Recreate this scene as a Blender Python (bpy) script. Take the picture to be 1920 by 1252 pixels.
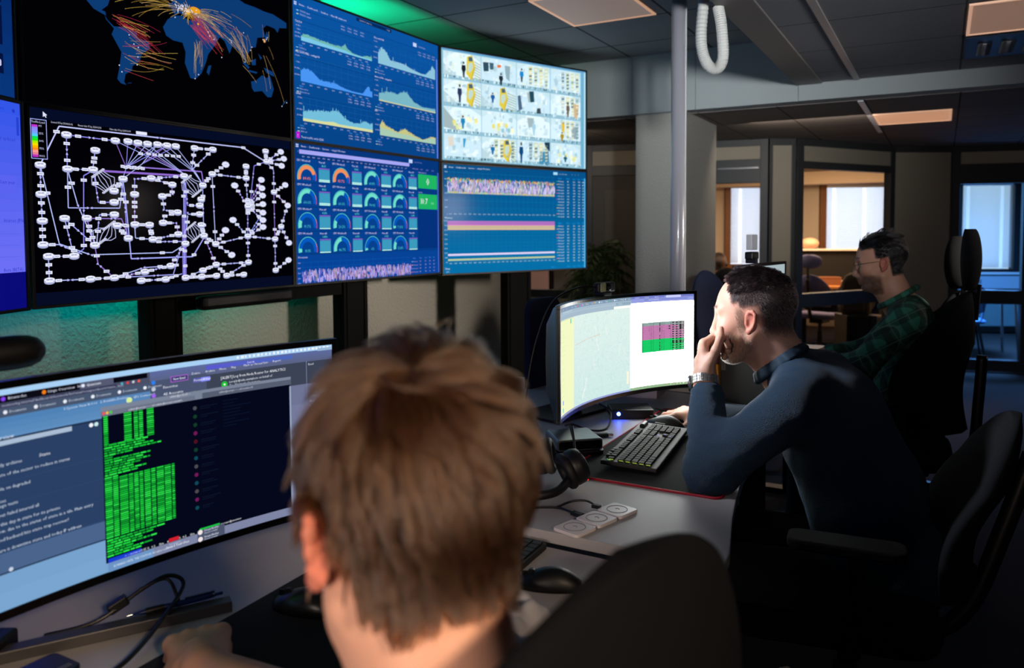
import bpy, math, random
import numpy as np
from mathutils import Vector, Matrix, noise
from mathutils.geometry import tessellate_polygon
PI = math.pi
for o in list(bpy.data.objects): bpy.data.objects.remove(o)
S = bpy.context.scene
COL = S.collection
rnd = random.Random(7)

# ------------------------------------------------------------------ camera, world, lights, exposure
cam_d = bpy.data.cameras.new('camera'); cam = bpy.data.objects.new('camera', cam_d); COL.objects.link(cam)
cam.location = (0, 0, 1.45)
cam.rotation_mode = 'XYZ'
cam.matrix_world = (Matrix.Translation((0, 0, 1.45)) @ Matrix.Rotation(math.radians(29), 4, 'Z')
                    @ Matrix.Rotation(math.radians(90 - 2.83), 4, 'X') @ Matrix.Rotation(math.radians(-0.27), 4, 'Z'))
cam_d.sensor_width = 36; cam_d.lens = 1457 / 1920 * 36; cam_d.shift_y = -118.6 / 1920
cam_d.clip_start = 0.02; cam_d.clip_end = 60
cam_d.dof.use_dof = True; cam_d.dof.focus_distance = 2.15; cam_d.dof.aperture_fstop = 3.6
S.camera = cam
S.view_settings.view_transform = 'Standard'; S.view_settings.look = 'None'
S.view_settings.exposure = 0.0; S.view_settings.gamma = 1.0; S.view_settings.use_curve_mapping = False
S.cycles.use_denoising = True
S.cycles.max_bounces = 6; S.cycles.diffuse_bounces = 3; S.cycles.glossy_bounces = 3; S.cycles.transparent_max_bounces = 12
S.cycles.sample_clamp_indirect = 4.0; S.cycles.caustics_reflective = False; S.cycles.caustics_refractive = False
W = bpy.data.worlds.new('world'); S.world = W; W.use_nodes = True
W.node_tree.nodes['Background'].inputs[0].default_value = (0.35, 0.42, 0.5, 1)
W.node_tree.nodes['Background'].inputs[1].default_value = 0.006

def area(name, loc, target, sx, sy, power, color, spread=180):
    d = bpy.data.lights.new(name, 'AREA'); d.shape = 'RECTANGLE'; d.size = sx; d.size_y = sy
    d.energy = power; d.color = color; d.spread = math.radians(spread)
    o = bpy.data.objects.new(name, d); COL.objects.link(o); o.location = loc
    o.rotation_euler = (Vector(target) - Vector(loc)).to_track_quat('-Z', 'Y').to_euler()
    return o
# area lights without modelled fixtures, added for walls, hair, neck and face
area('unseen_light', (1.7, 5.0, 1.75), (-3.1, 3.7, 1.05), 0.35, 0.35, 8.5, (1.0, 0.88, 0.76), 48)  # unseen lamp off to the right, placed from the post shadows
area('unseen_light', (1.2, -1.0, 1.95), (-1.4, 5.5, 2.35), 0.35, 0.35, 7, (0.92, 0.97, 1.0), 30)  # unseen source behind the camera, placed to cast the pole's shadow
area('unseen_light', (1.6, -0.6, 2.2), (-0.35, 0.48, 1.3), 0.3, 0.3, 2.2, (1.0, 0.74, 0.5), 34)  # warm fill added for the front man's hair
area('side_fill', (-0.45, -1.2, 1.35), (-0.45, 0.5, 1.12), 0.4, 0.4, 1.5, (1.0, 0.8, 0.68), 44)  # fill added from behind for the front man's neck and hair
area('rear_fill', (-0.9, 6.3, 2.28), (-0.9, 8.0, 0.9), 0.9, 0.5, 7, (1.0, 0.84, 0.7))  # fill added to brighten the rear partition panels
area('rear_fill', (-2.9, 6.0, 2.28), (-2.9, 7.2, 1.0), 0.4, 0.4, 4, (1.0, 0.78, 0.6))  # fill added to brighten the rear-left wall and plant
area('face_fill', (-1.95, 1.55, 1.95), (-0.47, 2.15, 1.15), 0.3, 0.3, 2.0, (0.97, 0.97, 1.0), 28)  # fill added for the sweater man's face, mimicking a brighter monitor
# coloured strips of light behind and above the video wall
area('strip_light', (-2.98, 2.9, 2.3), (-2.75, 2.9, 2.73), 1.5, 0.2, 24.0, (0.0, 1.0, 0.42))
area('strip_light', (-2.92, 1.25, 1.17), (-3.12, 1.25, 0.98), 1.7, 0.05, 1.6, (0.0, 0.4, 0.55))
area('strip_light', (-2.95, 2.4, 1.4), (-3.12, 2.4, 1.0), 0.9, 0.1, 2.2, (0.0, 0.7, 0.5))
# lamps of the rooms at the back
area('office_lamp', (-1.3, 10.2, 2.2), (-1.2, 10.6, 0), 0.8, 0.8, 90, (1.0, 0.62, 0.34))
area('office_lamp', (-2.3, 9.5, 2.2), (-2.3, 9.9, 0), 0.5, 0.5, 30, (1.0, 0.7, 0.5))
area('meeting_lamp', (0.95, 10.3, 2.25), (0.8, 10.2, 0), 0.8, 0.8, 240, (0.1, 0.36, 1.0))
area('corridor_lamp', (-5.2, 9.5, 2.2), (-5.0, 10.5, 0), 1.0, 1.0, 70, (1.0, 0.7, 0.58))

# ------------------------------------------------------------------ small helpers
def lin(h):
    if isinstance(h, str):
        h = h.lstrip('#'); h = h if len(h) == 6 else ''.join(q * 2 for q in h); c = [int(h[i:i + 2], 16) / 255 for i in (0, 2, 4)]
    else: c = h
    return tuple(x / 12.92 if x <= 0.04045 else ((x + 0.055) / 1.055) ** 2.4 for x in c)

MATS = {}
def mat(name, color, rough=0.6, metal=0.0, spec=0.5, bump=0, bscale=200, bdist=0.002, vary=0.0, vscale=30, emit=None, es=1.0,
        alpha=1, trans=0, sheen=0, coat=0, sss=0):
    if name in MATS: return MATS[name]
    m = bpy.data.materials.new(name); m.use_nodes = True; nt = m.node_tree; b = nt.nodes['Principled BSDF']
    c = (*lin(color), 1)
    b.inputs['Base Color'].default_value = c; b.inputs['Roughness'].default_value = rough
    b.inputs['Metallic'].default_value = metal; b.inputs['Specular IOR Level'].default_value = spec
    b.inputs['Sheen Weight'].default_value = sheen; b.inputs['Coat Weight'].default_value = coat
    b.inputs['Transmission Weight'].default_value = trans
    if sss:
        b.inputs['Subsurface Weight'].default_value = sss; b.inputs['Subsurface Radius'].default_value = (0.008, 0.003, 0.0015); b.inputs['Subsurface Scale'].default_value = 1.0
    tc = None
    if bump or vary:
        tc = nt.nodes.new('ShaderNodeTexCoord')
    if vary:
        n = nt.nodes.new('ShaderNodeTexNoise'); n.inputs['Scale'].default_value = vscale; n.inputs['Detail'].default_value = 4
        mx = nt.nodes.new('ShaderNodeMix'); mx.data_type = 'RGBA'
        nt.links.new(tc.outputs['Object'], n.inputs['Vector']); nt.links.new(n.outputs['Fac'], mx.inputs['Factor'])
        mx.inputs['A'].default_value = (*[x * (1 - vary) for x in c[:3]], 1); mx.inputs['B'].default_value = (*[min(1, x * (1 + vary)) for x in c[:3]], 1)
        nt.links.new(mx.outputs['Result'], b.inputs['Base Color'])
    if bump:
        n = nt.nodes.new('ShaderNodeTexNoise'); n.inputs['Scale'].default_value = bscale; n.inputs['Detail'].default_value = 3
        bp = nt.nodes.new('ShaderNodeBump'); bp.inputs['Strength'].default_value = bump; bp.inputs['Distance'].default_value = bdist
        nt.links.new(tc.outputs['Object'], n.inputs['Vector']); nt.links.new(n.outputs['Fac'], bp.inputs['Height']); nt.links.new(bp.outputs['Normal'], b.inputs['Normal'])
    if emit:
        b.inputs['Emission Color'].default_value = (*lin(emit), 1); b.inputs['Emission Strength'].default_value = es
    MATS[name] = m
    return m

def attr_mat(name, rough=0.5, sss=0, bump=0, bscale=300, bdist=0.001, spec=0.5):
    """surface colour read from a per-vertex colour of the thing itself"""
    m = mat(name, '#808080', rough, sss=sss, bump=bump, bscale=bscale, bdist=bdist, spec=spec)
    nt = m.node_tree; a = nt.nodes.new('ShaderNodeAttribute'); a.attribute_name = 'col'
    nt.links.new(a.outputs['Color'], nt.nodes['Principled BSDF'].inputs['Base Color'])
    return m

def glass_mat(name, tint='#e8f0f2', refl=0.08):
    m = bpy.data.materials.new(name); m.use_nodes = True; nt = m.node_tree; nt.nodes.clear()
    out = nt.nodes.new('ShaderNodeOutputMaterial'); mx = nt.nodes.new('ShaderNodeMixShader')
    t = nt.nodes.new('ShaderNodeBsdfTransparent'); t.inputs[0].default_value = (*lin(tint), 1)
    g = nt.nodes.new('ShaderNodeBsdfGlossy'); g.inputs['Roughness'].default_value = 0.02
    f = nt.nodes.new('ShaderNodeLayerWeight'); f.inputs[0].default_value = 0.5; p = nt.nodes.new('ShaderNodeMath'); p.operation = 'POWER'; p.inputs[1].default_value = 4
    q = nt.nodes.new('ShaderNodeMath'); q.operation = 'MULTIPLY_ADD'; q.inputs[1].default_value = 0.6; q.inputs[2].default_value = refl * 0.4
    nt.links.new(f.outputs['Facing'], p.inputs[0]); nt.links.new(p.outputs[0], q.inputs[0]); nt.links.new(q.outputs[0], mx.inputs[0]); nt.links.new(t.outputs[0], mx.inputs[1]); nt.links.new(g.outputs[0], mx.inputs[2])
    nt.links.new(mx.outputs[0], out.inputs[0]); return m

class MB:
    def __init__(s): s.v = []; s.f = []
    def add(s, vs, fs):
        n = len(s.v); s.v += [tuple(v) for v in vs]; s.f += [tuple(i + n for i in f) for f in fs]; return s
    def box(s, x0, x1, y0, y1, z0, z1, M=None):
        vs = [Vector((x, y, z)) for x in (x0, x1) for y in (y0, y1) for z in (z0, z1)]
        if M: vs = [M @ v for v in vs]
        return s.add(vs, [(0, 1, 3, 2), (4, 6, 7, 5), (0, 4, 5, 1), (2, 3, 7, 6), (0, 2, 6, 4), (1, 5, 7, 3)])
    def cbox(s, c, d, M=None):
        return s.box(c[0] - d[0] / 2, c[0] + d[0] / 2, c[1] - d[1] / 2, c[1] + d[1] / 2, c[2] - d[2] / 2, c[2] + d[2] / 2, M)
    def tube(s, path, r, n=8, closed=False, caps=True):
        P = [Vector(p) for p in path]; N = len(P); rs = r if isinstance(r, (list, tuple)) else [r] * N
        vs = []; up = None
        for i, p in enumerate(P):
            a = P[(i - 1) % N] if (closed or i > 0) else P[i]; b = P[(i + 1) % N] if (closed or i < N - 1) else P[i]
            t = (b - a).normalized()
            if up is None: up = Vector((0, 0, 1)) if abs(t.z) < 0.9 else Vector((1, 0, 0))
            x = t.cross(up)
            if x.length < 1e-5: x = t.orthogonal()
            x.normalize(); y = x.cross(t).normalized(); up = y
            for k in range(n):
                a_ = 2 * PI * k / n; vs.append(p + (x * math.cos(a_) + y * math.sin(a_)) * rs[i])
        fs = []
        for i in range(N if closed else N - 1):
            j = (i + 1) % N
            for k in range(n): fs.append((i * n + k, i * n + (k + 1) % n, j * n + (k + 1) % n, j * n + k))
        if caps and not closed: fs += [tuple(range(n))[::-1], tuple(range((N - 1) * n, N * n))]
        return s.add(vs, fs)
    def loft(s, rings, caps=True, closed=False):
        n = len(rings[0]); vs = [v for r in rings for v in r]; fs = []
        for i in range(len(rings) - (0 if closed else 1)):
            j = (i + 1) % len(rings)
            for k in range(n): fs.append((i * n + k, i * n + (k + 1) % n, j * n + (k + 1) % n, j * n + k))
        if caps and not closed: fs += [tuple(range(n))[::-1], tuple(range((len(rings) - 1) * n, len(rings) * n))]
        return s.add(vs, fs)
    def lathe(s, prof, c=(0, 0, 0), n=24, M=None):
        rings = []
        for r, z in prof:
            ring = [Vector((c[0] + r * math.cos(2 * PI * k / n), c[1] + r * math.sin(2 * PI * k / n), c[2] + z)) for k in range(n)]
            rings.append([M @ v for v in ring] if M else ring)
        return s.loft(rings)
    def prism(s, poly, z0, z1, M=None):
        n = len(poly)
        vs = [Vector((x, y, z0)) for x, y in poly] + [Vector((x, y, z1)) for x, y in poly]
        if M: vs = [M @ v for v in vs]
        return s.add(vs, [tuple(range(n))[::-1], tuple(range(n, 2 * n))] + [(k, (k + 1) % n, n + (k + 1) % n, n + k) for k in range(n)])
    def ell(s, c, r, n=16, M=None):
        m = n // 2; prof = []
        rings = []
        for i in range(m + 1):
            t = PI * i / m; rr = max(math.sin(t), 0.01); z = -math.cos(t)
            ring = [Vector((r[0] * rr * math.cos(2 * PI * k / n), r[1] * rr * math.sin(2 * PI * k / n), r[2] * z)) for k in range(n)]
            rings.append([(M @ v if M else v) + Vector(c) for v in ring])
        return s.loft(rings)

def obj(name, mb, m, parent=None, bevel=0, smooth=False, label=None, seg=2, kind=None, loc=None):
    me = bpy.data.meshes.new(name)
    vs, fs = (mb.v, mb.f) if isinstance(mb, MB) else mb
    me.from_pydata(vs, [], fs); me.validate(); me.update()
    for mm in (m if isinstance(m, (list, tuple)) else [m]): me.materials.append(mm)
    if smooth: me.polygons.foreach_set('use_smooth', [True] * len(me.polygons))
    o = bpy.data.objects.new(name, me); COL.objects.link(o)
    if parent: o.parent = parent
    if loc: o.location = loc
    if bevel:
        b = o.modifiers.new('bevel', 'BEVEL'); b.width = bevel; b.segments = seg; b.limit_method = 'ANGLE'; b.angle_limit = math.radians(40)
    if label: o['label'] = label
    if kind: o['kind'] = kind
    return o
def thing(name, label, cat, loc=(0, 0, 0), rotz=0, group=None):
    o = bpy.data.objects.new(name, None); COL.objects.link(o); o.location = loc; o.rotation_euler = (0, 0, rotz)
    o.empty_display_size = 0.05
    o['label'] = label; o['category'] = cat
    if group: o['group'] = group
    return o
def tag(o, label, cat, group=None):
    o['label'] = label; o['category'] = cat
    if group: o['group'] = group
    return o
def struct(name, mb, m, parent=None, bevel=0):
    o = obj(name, mb, m, parent, bevel)
    if not parent: o['kind'] = 'structure'
    return o
def dup(root, loc=None, rotz=None, label=None, group=None):
    def cp(o, par):
        c = o.copy(); COL.objects.link(c)
        if par: c.parent = par
        for ch in o.children: cp(ch, c)
        return c
    r = cp(root, None)
    if loc is not None: r.location = loc
    if rotz is not None: r.rotation_euler = (0, 0, rotz)
    if label: r['label'] = label
    if group: r['group'] = group
    return r
def bez(p0, p1, p2, p3, n=14):
    p = [Vector(q) for q in (p0, p1, p2, p3)]
    return [p[0] * (1 - t) ** 3 + p[1] * 3 * t * (1 - t) ** 2 + p[2] * 3 * t * t * (1 - t) + p[3] * t ** 3 for t in [i / n for i in range(n + 1)]]
def spline(pts, n=8):
    P = [Vector(p) for p in pts]; P = [P[0]] + P + [P[-1]]; out = []
    for i in range(1, len(P) - 2):
        for k in range(n):
            t = k / n; a, b, c, d = P[i - 1:i + 3]
            out.append(0.5 * ((2 * b) + (c - a) * t + (2 * a - 5 * b + 4 * c - d) * t * t + (3 * b - a - 3 * c + d) * t ** 3))
    out.append(P[-2]); return out
def rrect(w, h, r, n=5):
    out = []
    for cx, cy, a0 in ((w / 2 - r, h / 2 - r, 0), (-w / 2 + r, h / 2 - r, 90), (-w / 2 + r, -h / 2 + r, 180), (w / 2 - r, -h / 2 + r, 270)):
        for i in range(n + 1):
            a = math.radians(a0 + 90 * i / n); out.append((cx + r * math.cos(a), cy + r * math.sin(a)))
    return out

M_black = mat('black_plastic', '#0b0b0d', 0.45)
M_blackgloss = mat('black_gloss', '#060608', 0.25)
M_dark = mat('dark_metal', '#0e0e10', 0.4, 0.3)
M_white = mat('white_paint', '#cfd2d4', 0.5)
M_chrome = mat('chrome', '#b8b8bc', 0.25, 1.0)
# ------------------------------------------------------------------ room shell
def grid_mat(name, base, line, sx, sy, ox, oy, lw=0.012, rough=0.9):
    m = mat(name, base, rough, bump=0.15, bscale=90, bdist=0.003, vary=0.06, vscale=60); nt = m.node_tree; b = nt.nodes['Principled BSDF']
    g = nt.nodes.new('ShaderNodeNewGeometry'); sp = nt.nodes.new('ShaderNodeSeparateXYZ'); nt.links.new(g.outputs['Position'], sp.inputs[0])
    def ln(axis, per, off):
        a = nt.nodes.new('ShaderNodeMath'); a.operation = 'SUBTRACT'; nt.links.new(sp.outputs[axis], a.inputs[0]); a.inputs[1].default_value = off - lw / 2
        w = nt.nodes.new('ShaderNodeMath'); w.operation = 'FLOORED_MODULO'; nt.links.new(a.outputs[0], w.inputs[0]); w.inputs[1].default_value = per
        l = nt.nodes.new('ShaderNodeMath'); l.operation = 'LESS_THAN'; nt.links.new(w.outputs[0], l.inputs[0]); l.inputs[1].default_value = lw; return l
    mx = nt.nodes.new('ShaderNodeMath'); mx.operation = 'MAXIMUM'; a, c = ln('X', sx, ox), ln('Y', sy, oy)
    nt.links.new(a.outputs[0], mx.inputs[0]); nt.links.new(c.outputs[0], mx.inputs[1])
    mix = nt.nodes.new('ShaderNodeMix'); mix.data_type = 'RGBA'; nt.links.new(mx.outputs[0], mix.inputs['Factor'])
    src = b.inputs['Base Color'].links[0].from_socket; nt.links.new(src, mix.inputs['A']); mix.inputs['B'].default_value = (*lin(line), 1)
    nt.links.new(mix.outputs['Result'], b.inputs['Base Color']); return m
M_carpet = mat('dark_carpet', '#3f3733', 0.95, bump=0.6, bscale=350, bdist=0.004, vary=0.25, vscale=180, spec=0.2)
M_plaster = mat('textured_plaster', '#b4b0a6', 0.9, bump=0.9, bscale=70, bdist=0.012, spec=0.2)
M_soffit = mat('soffit_paint', '#aeb4b4', 0.8, spec=0.3)
M_ceilL = grid_mat('ceiling_tiles', '#8b8d90', '#202224', 0.6, 0.6, -2.035, 4.49, 0.014)
M_ceilR = grid_mat('low_ceiling_tiles', '#8d8c90', '#4a4a4e', 0.57, 0.62, -0.5, 4.52, 0.01)
M_ceilB = grid_mat('rear_ceiling_tiles', '#857d78', '#3a3634', 0.55, 0.6, -0.47, 6.3, 0.012)
M_frame = mat('grey_frame', '#3b3d3f', 0.45, 0.1)
M_panel = mat('wall_panel', '#a09888', 0.75, bump=0.1, bscale=60)
M_warmwall = mat('warm_wall', '#c9b8a4', 0.85)
M_glass = glass_mat('partition_glass')

struct('floor', MB().box(-8, 6, -2.5, 15, -0.1, 0), M_carpet)
struct('wall_left', MB().box(-3.32, -3.12, -2.5, 5.55, 0, 2.75), M_plaster)
struct('wall_back', MB().box(-3.32, 4.5, -2.7, -2.5, 0, 2.75), M_plaster)
struct('wall_right', MB().box(4.3, 4.5, -2.5, 9.0, 0, 2.75), M_plaster)
struct('ceiling', MB().box(-3.32, -0.85, -2.5, 5.48, 2.73, 2.85), M_ceilL)
struct('ceiling_low', MB().box(-0.71, 4.4, -2.5, 5.48, 2.42, 2.5), M_ceilR)
struct('trim_1', MB().box(-0.87, -0.71, -2.5, 5.478, 2.412, 2.73), mat('edge_trim', '#86807c', 0.6), bevel=0.004)
struct('trim_2', MB().box(-0.52, -0.485, -2.5, 5.47, 2.412, 2.42), mat('grid_bar', '#b9b2ae', 0.4))
struct('ceiling_rear', MB().box(-7, 4.4, 5.62, 14.5, 2.305, 2.4), M_ceilB)
struct('trim_3', MB().box(-0.51, -0.475, 5.63, 7.5, 2.297, 2.305), mat('grid_bar_white', '#e0e0e4', 0.35))
sf = MB()
for a, b in ((-7.0, -2.02), (-2.02, -1.55), (-1.55, -0.86), (-0.86, 4.4)): sf.box(a + 0.001, b - 0.001, 5.48, 5.62, 2.31, 2.75)
struct('wall_soffit', sf, M_soffit, bevel=0.003)
struct('trim_column', MB().box(-2.0, -1.62, 5.5, 6.35, 0, 2.308), M_plaster, bevel=0.006)

# rear partition: posts, rails, header panels, glass; every straight run is one wall
ZP = 2.305
def run(name, p, q, bays, z_list, panel=None, glass=True):
    """vertical partition from p to q; z_list: rails as (z0, z1); panel: filled spans"""
    p, q = Vector((*p, 0)), Vector((*q, 0)); d = q - p; L = d.length; ang = math.atan2(d.y, d.x)
    M = Matrix.Translation(p) @ Matrix.Rotation(ang, 4, 'Z')
    root = bpy.data.objects.new(name, None); COL.objects.link(root); root.matrix_world = M; root['kind'] = 'structure'
    fr = MB()
    for x0, x1 in bays: fr.box(x0 * L, x1 * L, -0.04, 0.04, 0, ZP)
    for z0, z1 in z_list: fr.box(0, L, -0.038, 0.038, z0, z1)
    obj('frame', fr, M_frame, root, bevel=0.004)
    if panel:
        pm = MB()
        for x0, x1, z0, z1 in panel: pm.box(x0 * L, x1 * L, -0.03, 0.03, z0, z1)
        obj('panel', pm, M_panel, root)
    if glass: obj('pane', MB().add([(0.01, 0, 0.1), (L - 0.01, 0, 0.1), (L - 0.01, 0, 2.12), (0.01, 0, 2.12)], [(0, 1, 2, 3)]), M_glass, root)
    return root
# left of the column: window bay and a closed door
run('wall_rear', (-4.05, 7.18), (-3.11, 7.16), [(0, 0.09), (0.93, 1.0)], [(2.24, ZP), (2.05, 2.13), (0.78, 0.86)], [(0.62, 0.93, 0, 2.24), (0.09, 0.62, 0, 0.78), (0, 1, 2.13, 2.24)])
dr = run('wall_rear', (-3.11, 7.16), (-1.93, 7.44), [(0, 0.05), (0.96, 1.0)], [(2.24, ZP), (2.0, 2.1)], [(0, 1, 2.1, 2.24)], glass=False)
obj('leaf', MB().box(0.06, 1.14, -0.03, 0.03, 0.01, 2.0), mat('dark_door', '#4b4540', 0.6), dr, bevel=0.004)
obj('leaf_panel', MB().box(0.18, 1.02, -0.034, 0.034, 0.12, 1.87), mat('door_panel', '#554e46', 0.6), dr, bevel=0.004)
# glazed office door
A, B_, C_, Dp, E_ = (-1.43, 7.5), (-1.22, 7.62), (-0.467, 8.83), (0.06, 9.18), (1.6, 9.52)
g = run('door_1', (-1.93, 7.44), A, [(0, 0.03), (0.86, 1.0)], [(2.24, ZP), (2.04, 2.12), (1.9, 2.03), (0, 0.2)], [(0, 1, 2.12, 2.24)])
obj('door_closer', MB().box(0.05, 0.42, -0.05, -0.03, 2.03, 2.045), M_chrome, g)
run('wall_rear', A, B_, [(0, 0.12), (0.84, 1.0)], [(2.24, ZP)], [(0.1, 0.86, 0, 2.24)], glass=False)
run('window_1', B_, C_, [(0, 0.06), (0.95, 1.0)], [(2.24, ZP), (2.03, 2.1), (0.73, 0.86), (0, 0.1)], [(0, 1, 2.1, 2.24)])
run('wall_rear', C_, Dp, [(0, 0.02), (0.96, 1.0)], [(2.24, ZP)], [(0.02, 0.97, 0, 2.24)], glass=False)
g = run('door_2', Dp, E_, [(0, 0.05), (0.95, 1.0), (0.41, 0.5)], [(2.24, ZP), (1.92, 2.12), (0.7, 0.84), (0, 0.13)], [(0, 1, 2.12, 2.24)])
obj('sill', MB().box(0, 1.5, -0.06, 0.06, 0, 0.02), M_chrome, g)
run('wall_rear', E_, (4.3, 9.6), [(0, 0.02), (0.98, 1.0)], [(2.24, ZP)], [(0.02, 0.98, 0, 2.24)], glass=False)

# rooms behind: dividing walls, facade with windows and blinds
struct('wall_divider', MB().prism([(-0.40, 8.92), (0.02, 9.2), (-0.35, 12.95), (-0.5, 12.95)], 0, ZP), M_warmwall)
struct('wall_divider', MB().prism([(-3.1, 7.22), (-3.0, 7.22), (-3.85, 12.4), (-3.95, 12.4)], 0, ZP), M_warmwall)
struct('wall_corridor', MB().box(-8, -3.7, 13.0, 13.2, 0, ZP), mat('corridor_wall', '#d8b8ac', 0.9))
struct('wall_corridor', MB().box(-8.2, -8, 5.6, 13.2, 0, ZP), mat('corridor_wall', '#d8b8ac', 0.9))
M_sky = mat('daylight', '#ffffff', 1, emit='#dfeaff', es=1.6)
M_skyB = mat('daylight_blue', '#ffffff', 1, emit='#b9d4e4', es=1.0)
M_wood = mat('oak_frame', '#7a4a22', 0.5, vary=0.25, vscale=12)
M_darkframe = mat('dark_window_frame', '#15181a', 0.5)
def slat_mat(name, c):
    m = bpy.data.materials.new(name); m.use_nodes = True; nt = m.node_tree; nt.nodes.clear()
    o = nt.nodes.new('ShaderNodeOutputMaterial'); mx = nt.nodes.new('ShaderNodeMixShader'); mx.inputs[0].default_value = 0.6
    d = nt.nodes.new('ShaderNodeBsdfDiffuse'); t = nt.nodes.new('ShaderNodeBsdfTranslucent')
    d.inputs[0].default_value = t.inputs[0].default_value = (*lin(c), 1)
    nt.links.new(d.outputs[0], mx.inputs[1]); nt.links.new(t.outputs[0], mx.inputs[2]); nt.links.new(mx.outputs[0], o.inputs[0]); return m
M_slat = slat_mat('blind_slats', '#dfe3e8')
def facade_window(name, pa, pb, z0, z1, fm, sky, label, tilt, cover=1.0, cords=(0.14, 0.64)):
    pa, pb = Vector((*pa, 0)), Vector((*pb, 0)); d = pb - pa; L = d.length
    M = Matrix.Translation(pa) @ Matrix.Rotation(math.atan2(d.y, d.x), 4, 'Z')
    root = bpy.data.objects.new(name, None); COL.objects.link(root); root.matrix_world = M; root['kind'] = 'structure'
    w = 0.09; f = MB().box(-w, 0, -0.06, 0.1, z0 - w, z1 + w).box(L, L + w, -0.06, 0.1, z0 - w, z1 + w).box(0, L, -0.06, 0.1, z1, z1 + w).box(0, L, -0.06, 0.1, z0 - w, z0)
    obj('window_frame', f, fm, root, bevel=0.005)
    obj('pane', MB().box(0, L, 0.06, 0.07, z0, z1), sky, root)
    b = thing('window_blind', label, 'blind', (0, 0, 0), 0, 'venetian blinds on the far windows'); b.matrix_world = M
    obj('head_rail', MB().box(0.005, L - 0.005, -0.03, 0.01, z1 - 0.045, z1 - 0.002), mat('head_rail', '#f0f2f4', 0.5, emit='#ffffff', es=0.0), b)
    sl = MB(); zz = z1 - 0.06; segs = [0] + list(cords) + [1]
    while zz > z0 + 0.01:
        for a, c in zip(segs[:-1], segs[1:]):
            x0, x1 = L * a + (0.022 if a else 0.006), L * c - (0.022 if c < 1 else 0.006)
            sl.add([(x0, -0.022, zz - tilt), (x1, -0.022, zz - tilt), (x1, 0.006, zz + tilt), (x0, 0.006, zz + tilt)], [(0, 1, 2, 3)])
        zz -= 0.0245
    obj('slats', sl, M_slat, b, label='thin white horizontal slats')
    cd = MB()
    for c in cords:
        for e in (-0.012, 0.012): cd.tube([(L * c + e, -0.024, z1 - 0.04), (L * c + e, -0.024, z0)], 0.002, 5)
    obj('cord', cd, M_white, b)
    return b
facade_window('window_2', (-2.955, 12.484), (-2.487, 12.67), 0.93, 2.17, M_wood, M_sky, 'white lowered blind behind the glazed office door', 0.0095, cords=(0.3,))
facade_window('window_3', (-1.56, 12.6), (-0.755, 12.96), 0.7, 2.14, M_wood, M_sky, 'white lowered blind in the wooden frame of the warm lit office', 0.0085)
facade_window('window_4', (0.216, 12.75), (0.848, 13.03), 0.9, 2.12, M_darkframe, M_skyB, 'bluish half open blind in the dark frame of the blue lit room', 0.007, cords=(0.14, 0.8))
fc = MB()
def wallspan(a, b, z0, z1): # facade piece between two plan points
    a, b = Vector((*a, 0)), Vector((*b, 0)); n = Vector((-(b - a).y, (b - a).x, 0)).normalized() * 0.12
    fc.add([a + Vector((0, 0, z0)), b + Vector((0, 0, z0)), b + n + Vector((0, 0, z0)), a + n + Vector((0, 0, z0)), a + Vector((0, 0, z1)), b + Vector((0, 0, z1)), b + n + Vector((0, 0, z1)), a + n + Vector((0, 0, z1))],
           [(3, 2, 1, 0), (4, 5, 6, 7), (0, 1, 5, 4), (1, 2, 6, 5), (2, 3, 7, 6), (3, 0, 4, 7)])
for a, b, z0, z1 in (((-4.0, 12.1), (-3.04, 12.45), 0, ZP), ((-3.04, 12.45), (-2.4, 12.71), 0, 0.84), ((-3.04, 12.45), (-2.4, 12.71), 2.26, ZP), ((-2.4, 12.71), (-1.65, 12.56), 0, ZP),
                     ((-1.65, 12.56), (-0.67, 13.0), 0, 0.61), ((-1.65, 12.56), (-0.67, 13.0), 2.23, ZP), ((-0.67, 13.0), (-0.3, 13.1), 0, ZP)): wallspan(a, b, z0, z1)
struct('wall_far', fc, M_warmwall)
fc = MB()
for a, b, z0, z1 in (((-0.45, 12.5), (0.13, 12.71), 0, ZP), ((0.13, 12.71), (0.93, 13.07), 0, 0.81), ((0.13, 12.71), (0.93, 13.07), 2.21, ZP), ((0.93, 13.07), (4.4, 14.4), 0, ZP)): wallspan(a, b, z0, z1)
struct('wall_far', fc, mat('blue_room_wall', '#9aa0a4', 0.85))
struct('wall_beam', MB().prism([(-3.8, 11.9), (-0.5, 11.9), (-0.5, 12.2), (-3.8, 12.1)], 2.12, 2.3), M_warmwall)

# ------------------------------------------------------------------ pole, hose, ceiling lights, vent
pl = thing('service_pole', 'white round cable pole running from floor to ceiling', 'pole', (-1.068, 3.5, 0))
obj('tube', MB().lathe([(0.033, 0.0), (0.033, 2.729)], n=32), mat('pole_white', '#a4a2aa', 0.28, coat=0.3), pl, smooth=True)
obj('floor_flange', MB().lathe([(0.07, 0.0), (0.07, 0.012), (0.04, 0.02)], n=32), M_white, pl)
obj('channel', MB().box(0.02, 0.037, -0.004, 0.004, 0.03, 2.7), M_white, pl)
hp = spline([(-0.93, 3.42, 2.73), (-0.925, 3.4, 2.5), (-0.93, 3.37, 2.28), (-0.905, 3.365, 2.175), (-0.865, 3.375, 2.145), (-0.838, 3.38, 2.19), (-0.845, 3.38, 2.32), (-0.865, 3.4, 2.412)], 24)
hr = [0.022 + (0.0025 if i % 2 else 0) for i in range(len(hp))]
tag(obj('cable_hose', MB().tube(hp, hr, 14), mat('hose_white', '#cfcec9', 0.5), smooth=False), 'white corrugated cable hose hanging in a loop from the ceiling edge', 'hose')
M_diff = mat('light_diffuser', '#c8c0b8', 0.6, emit='#8e7466', es=0.55)
M_diffR = mat('light_diffuser_warm', '#c8b8a8', 0.6, emit='#96715c', es=0.6)
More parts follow.
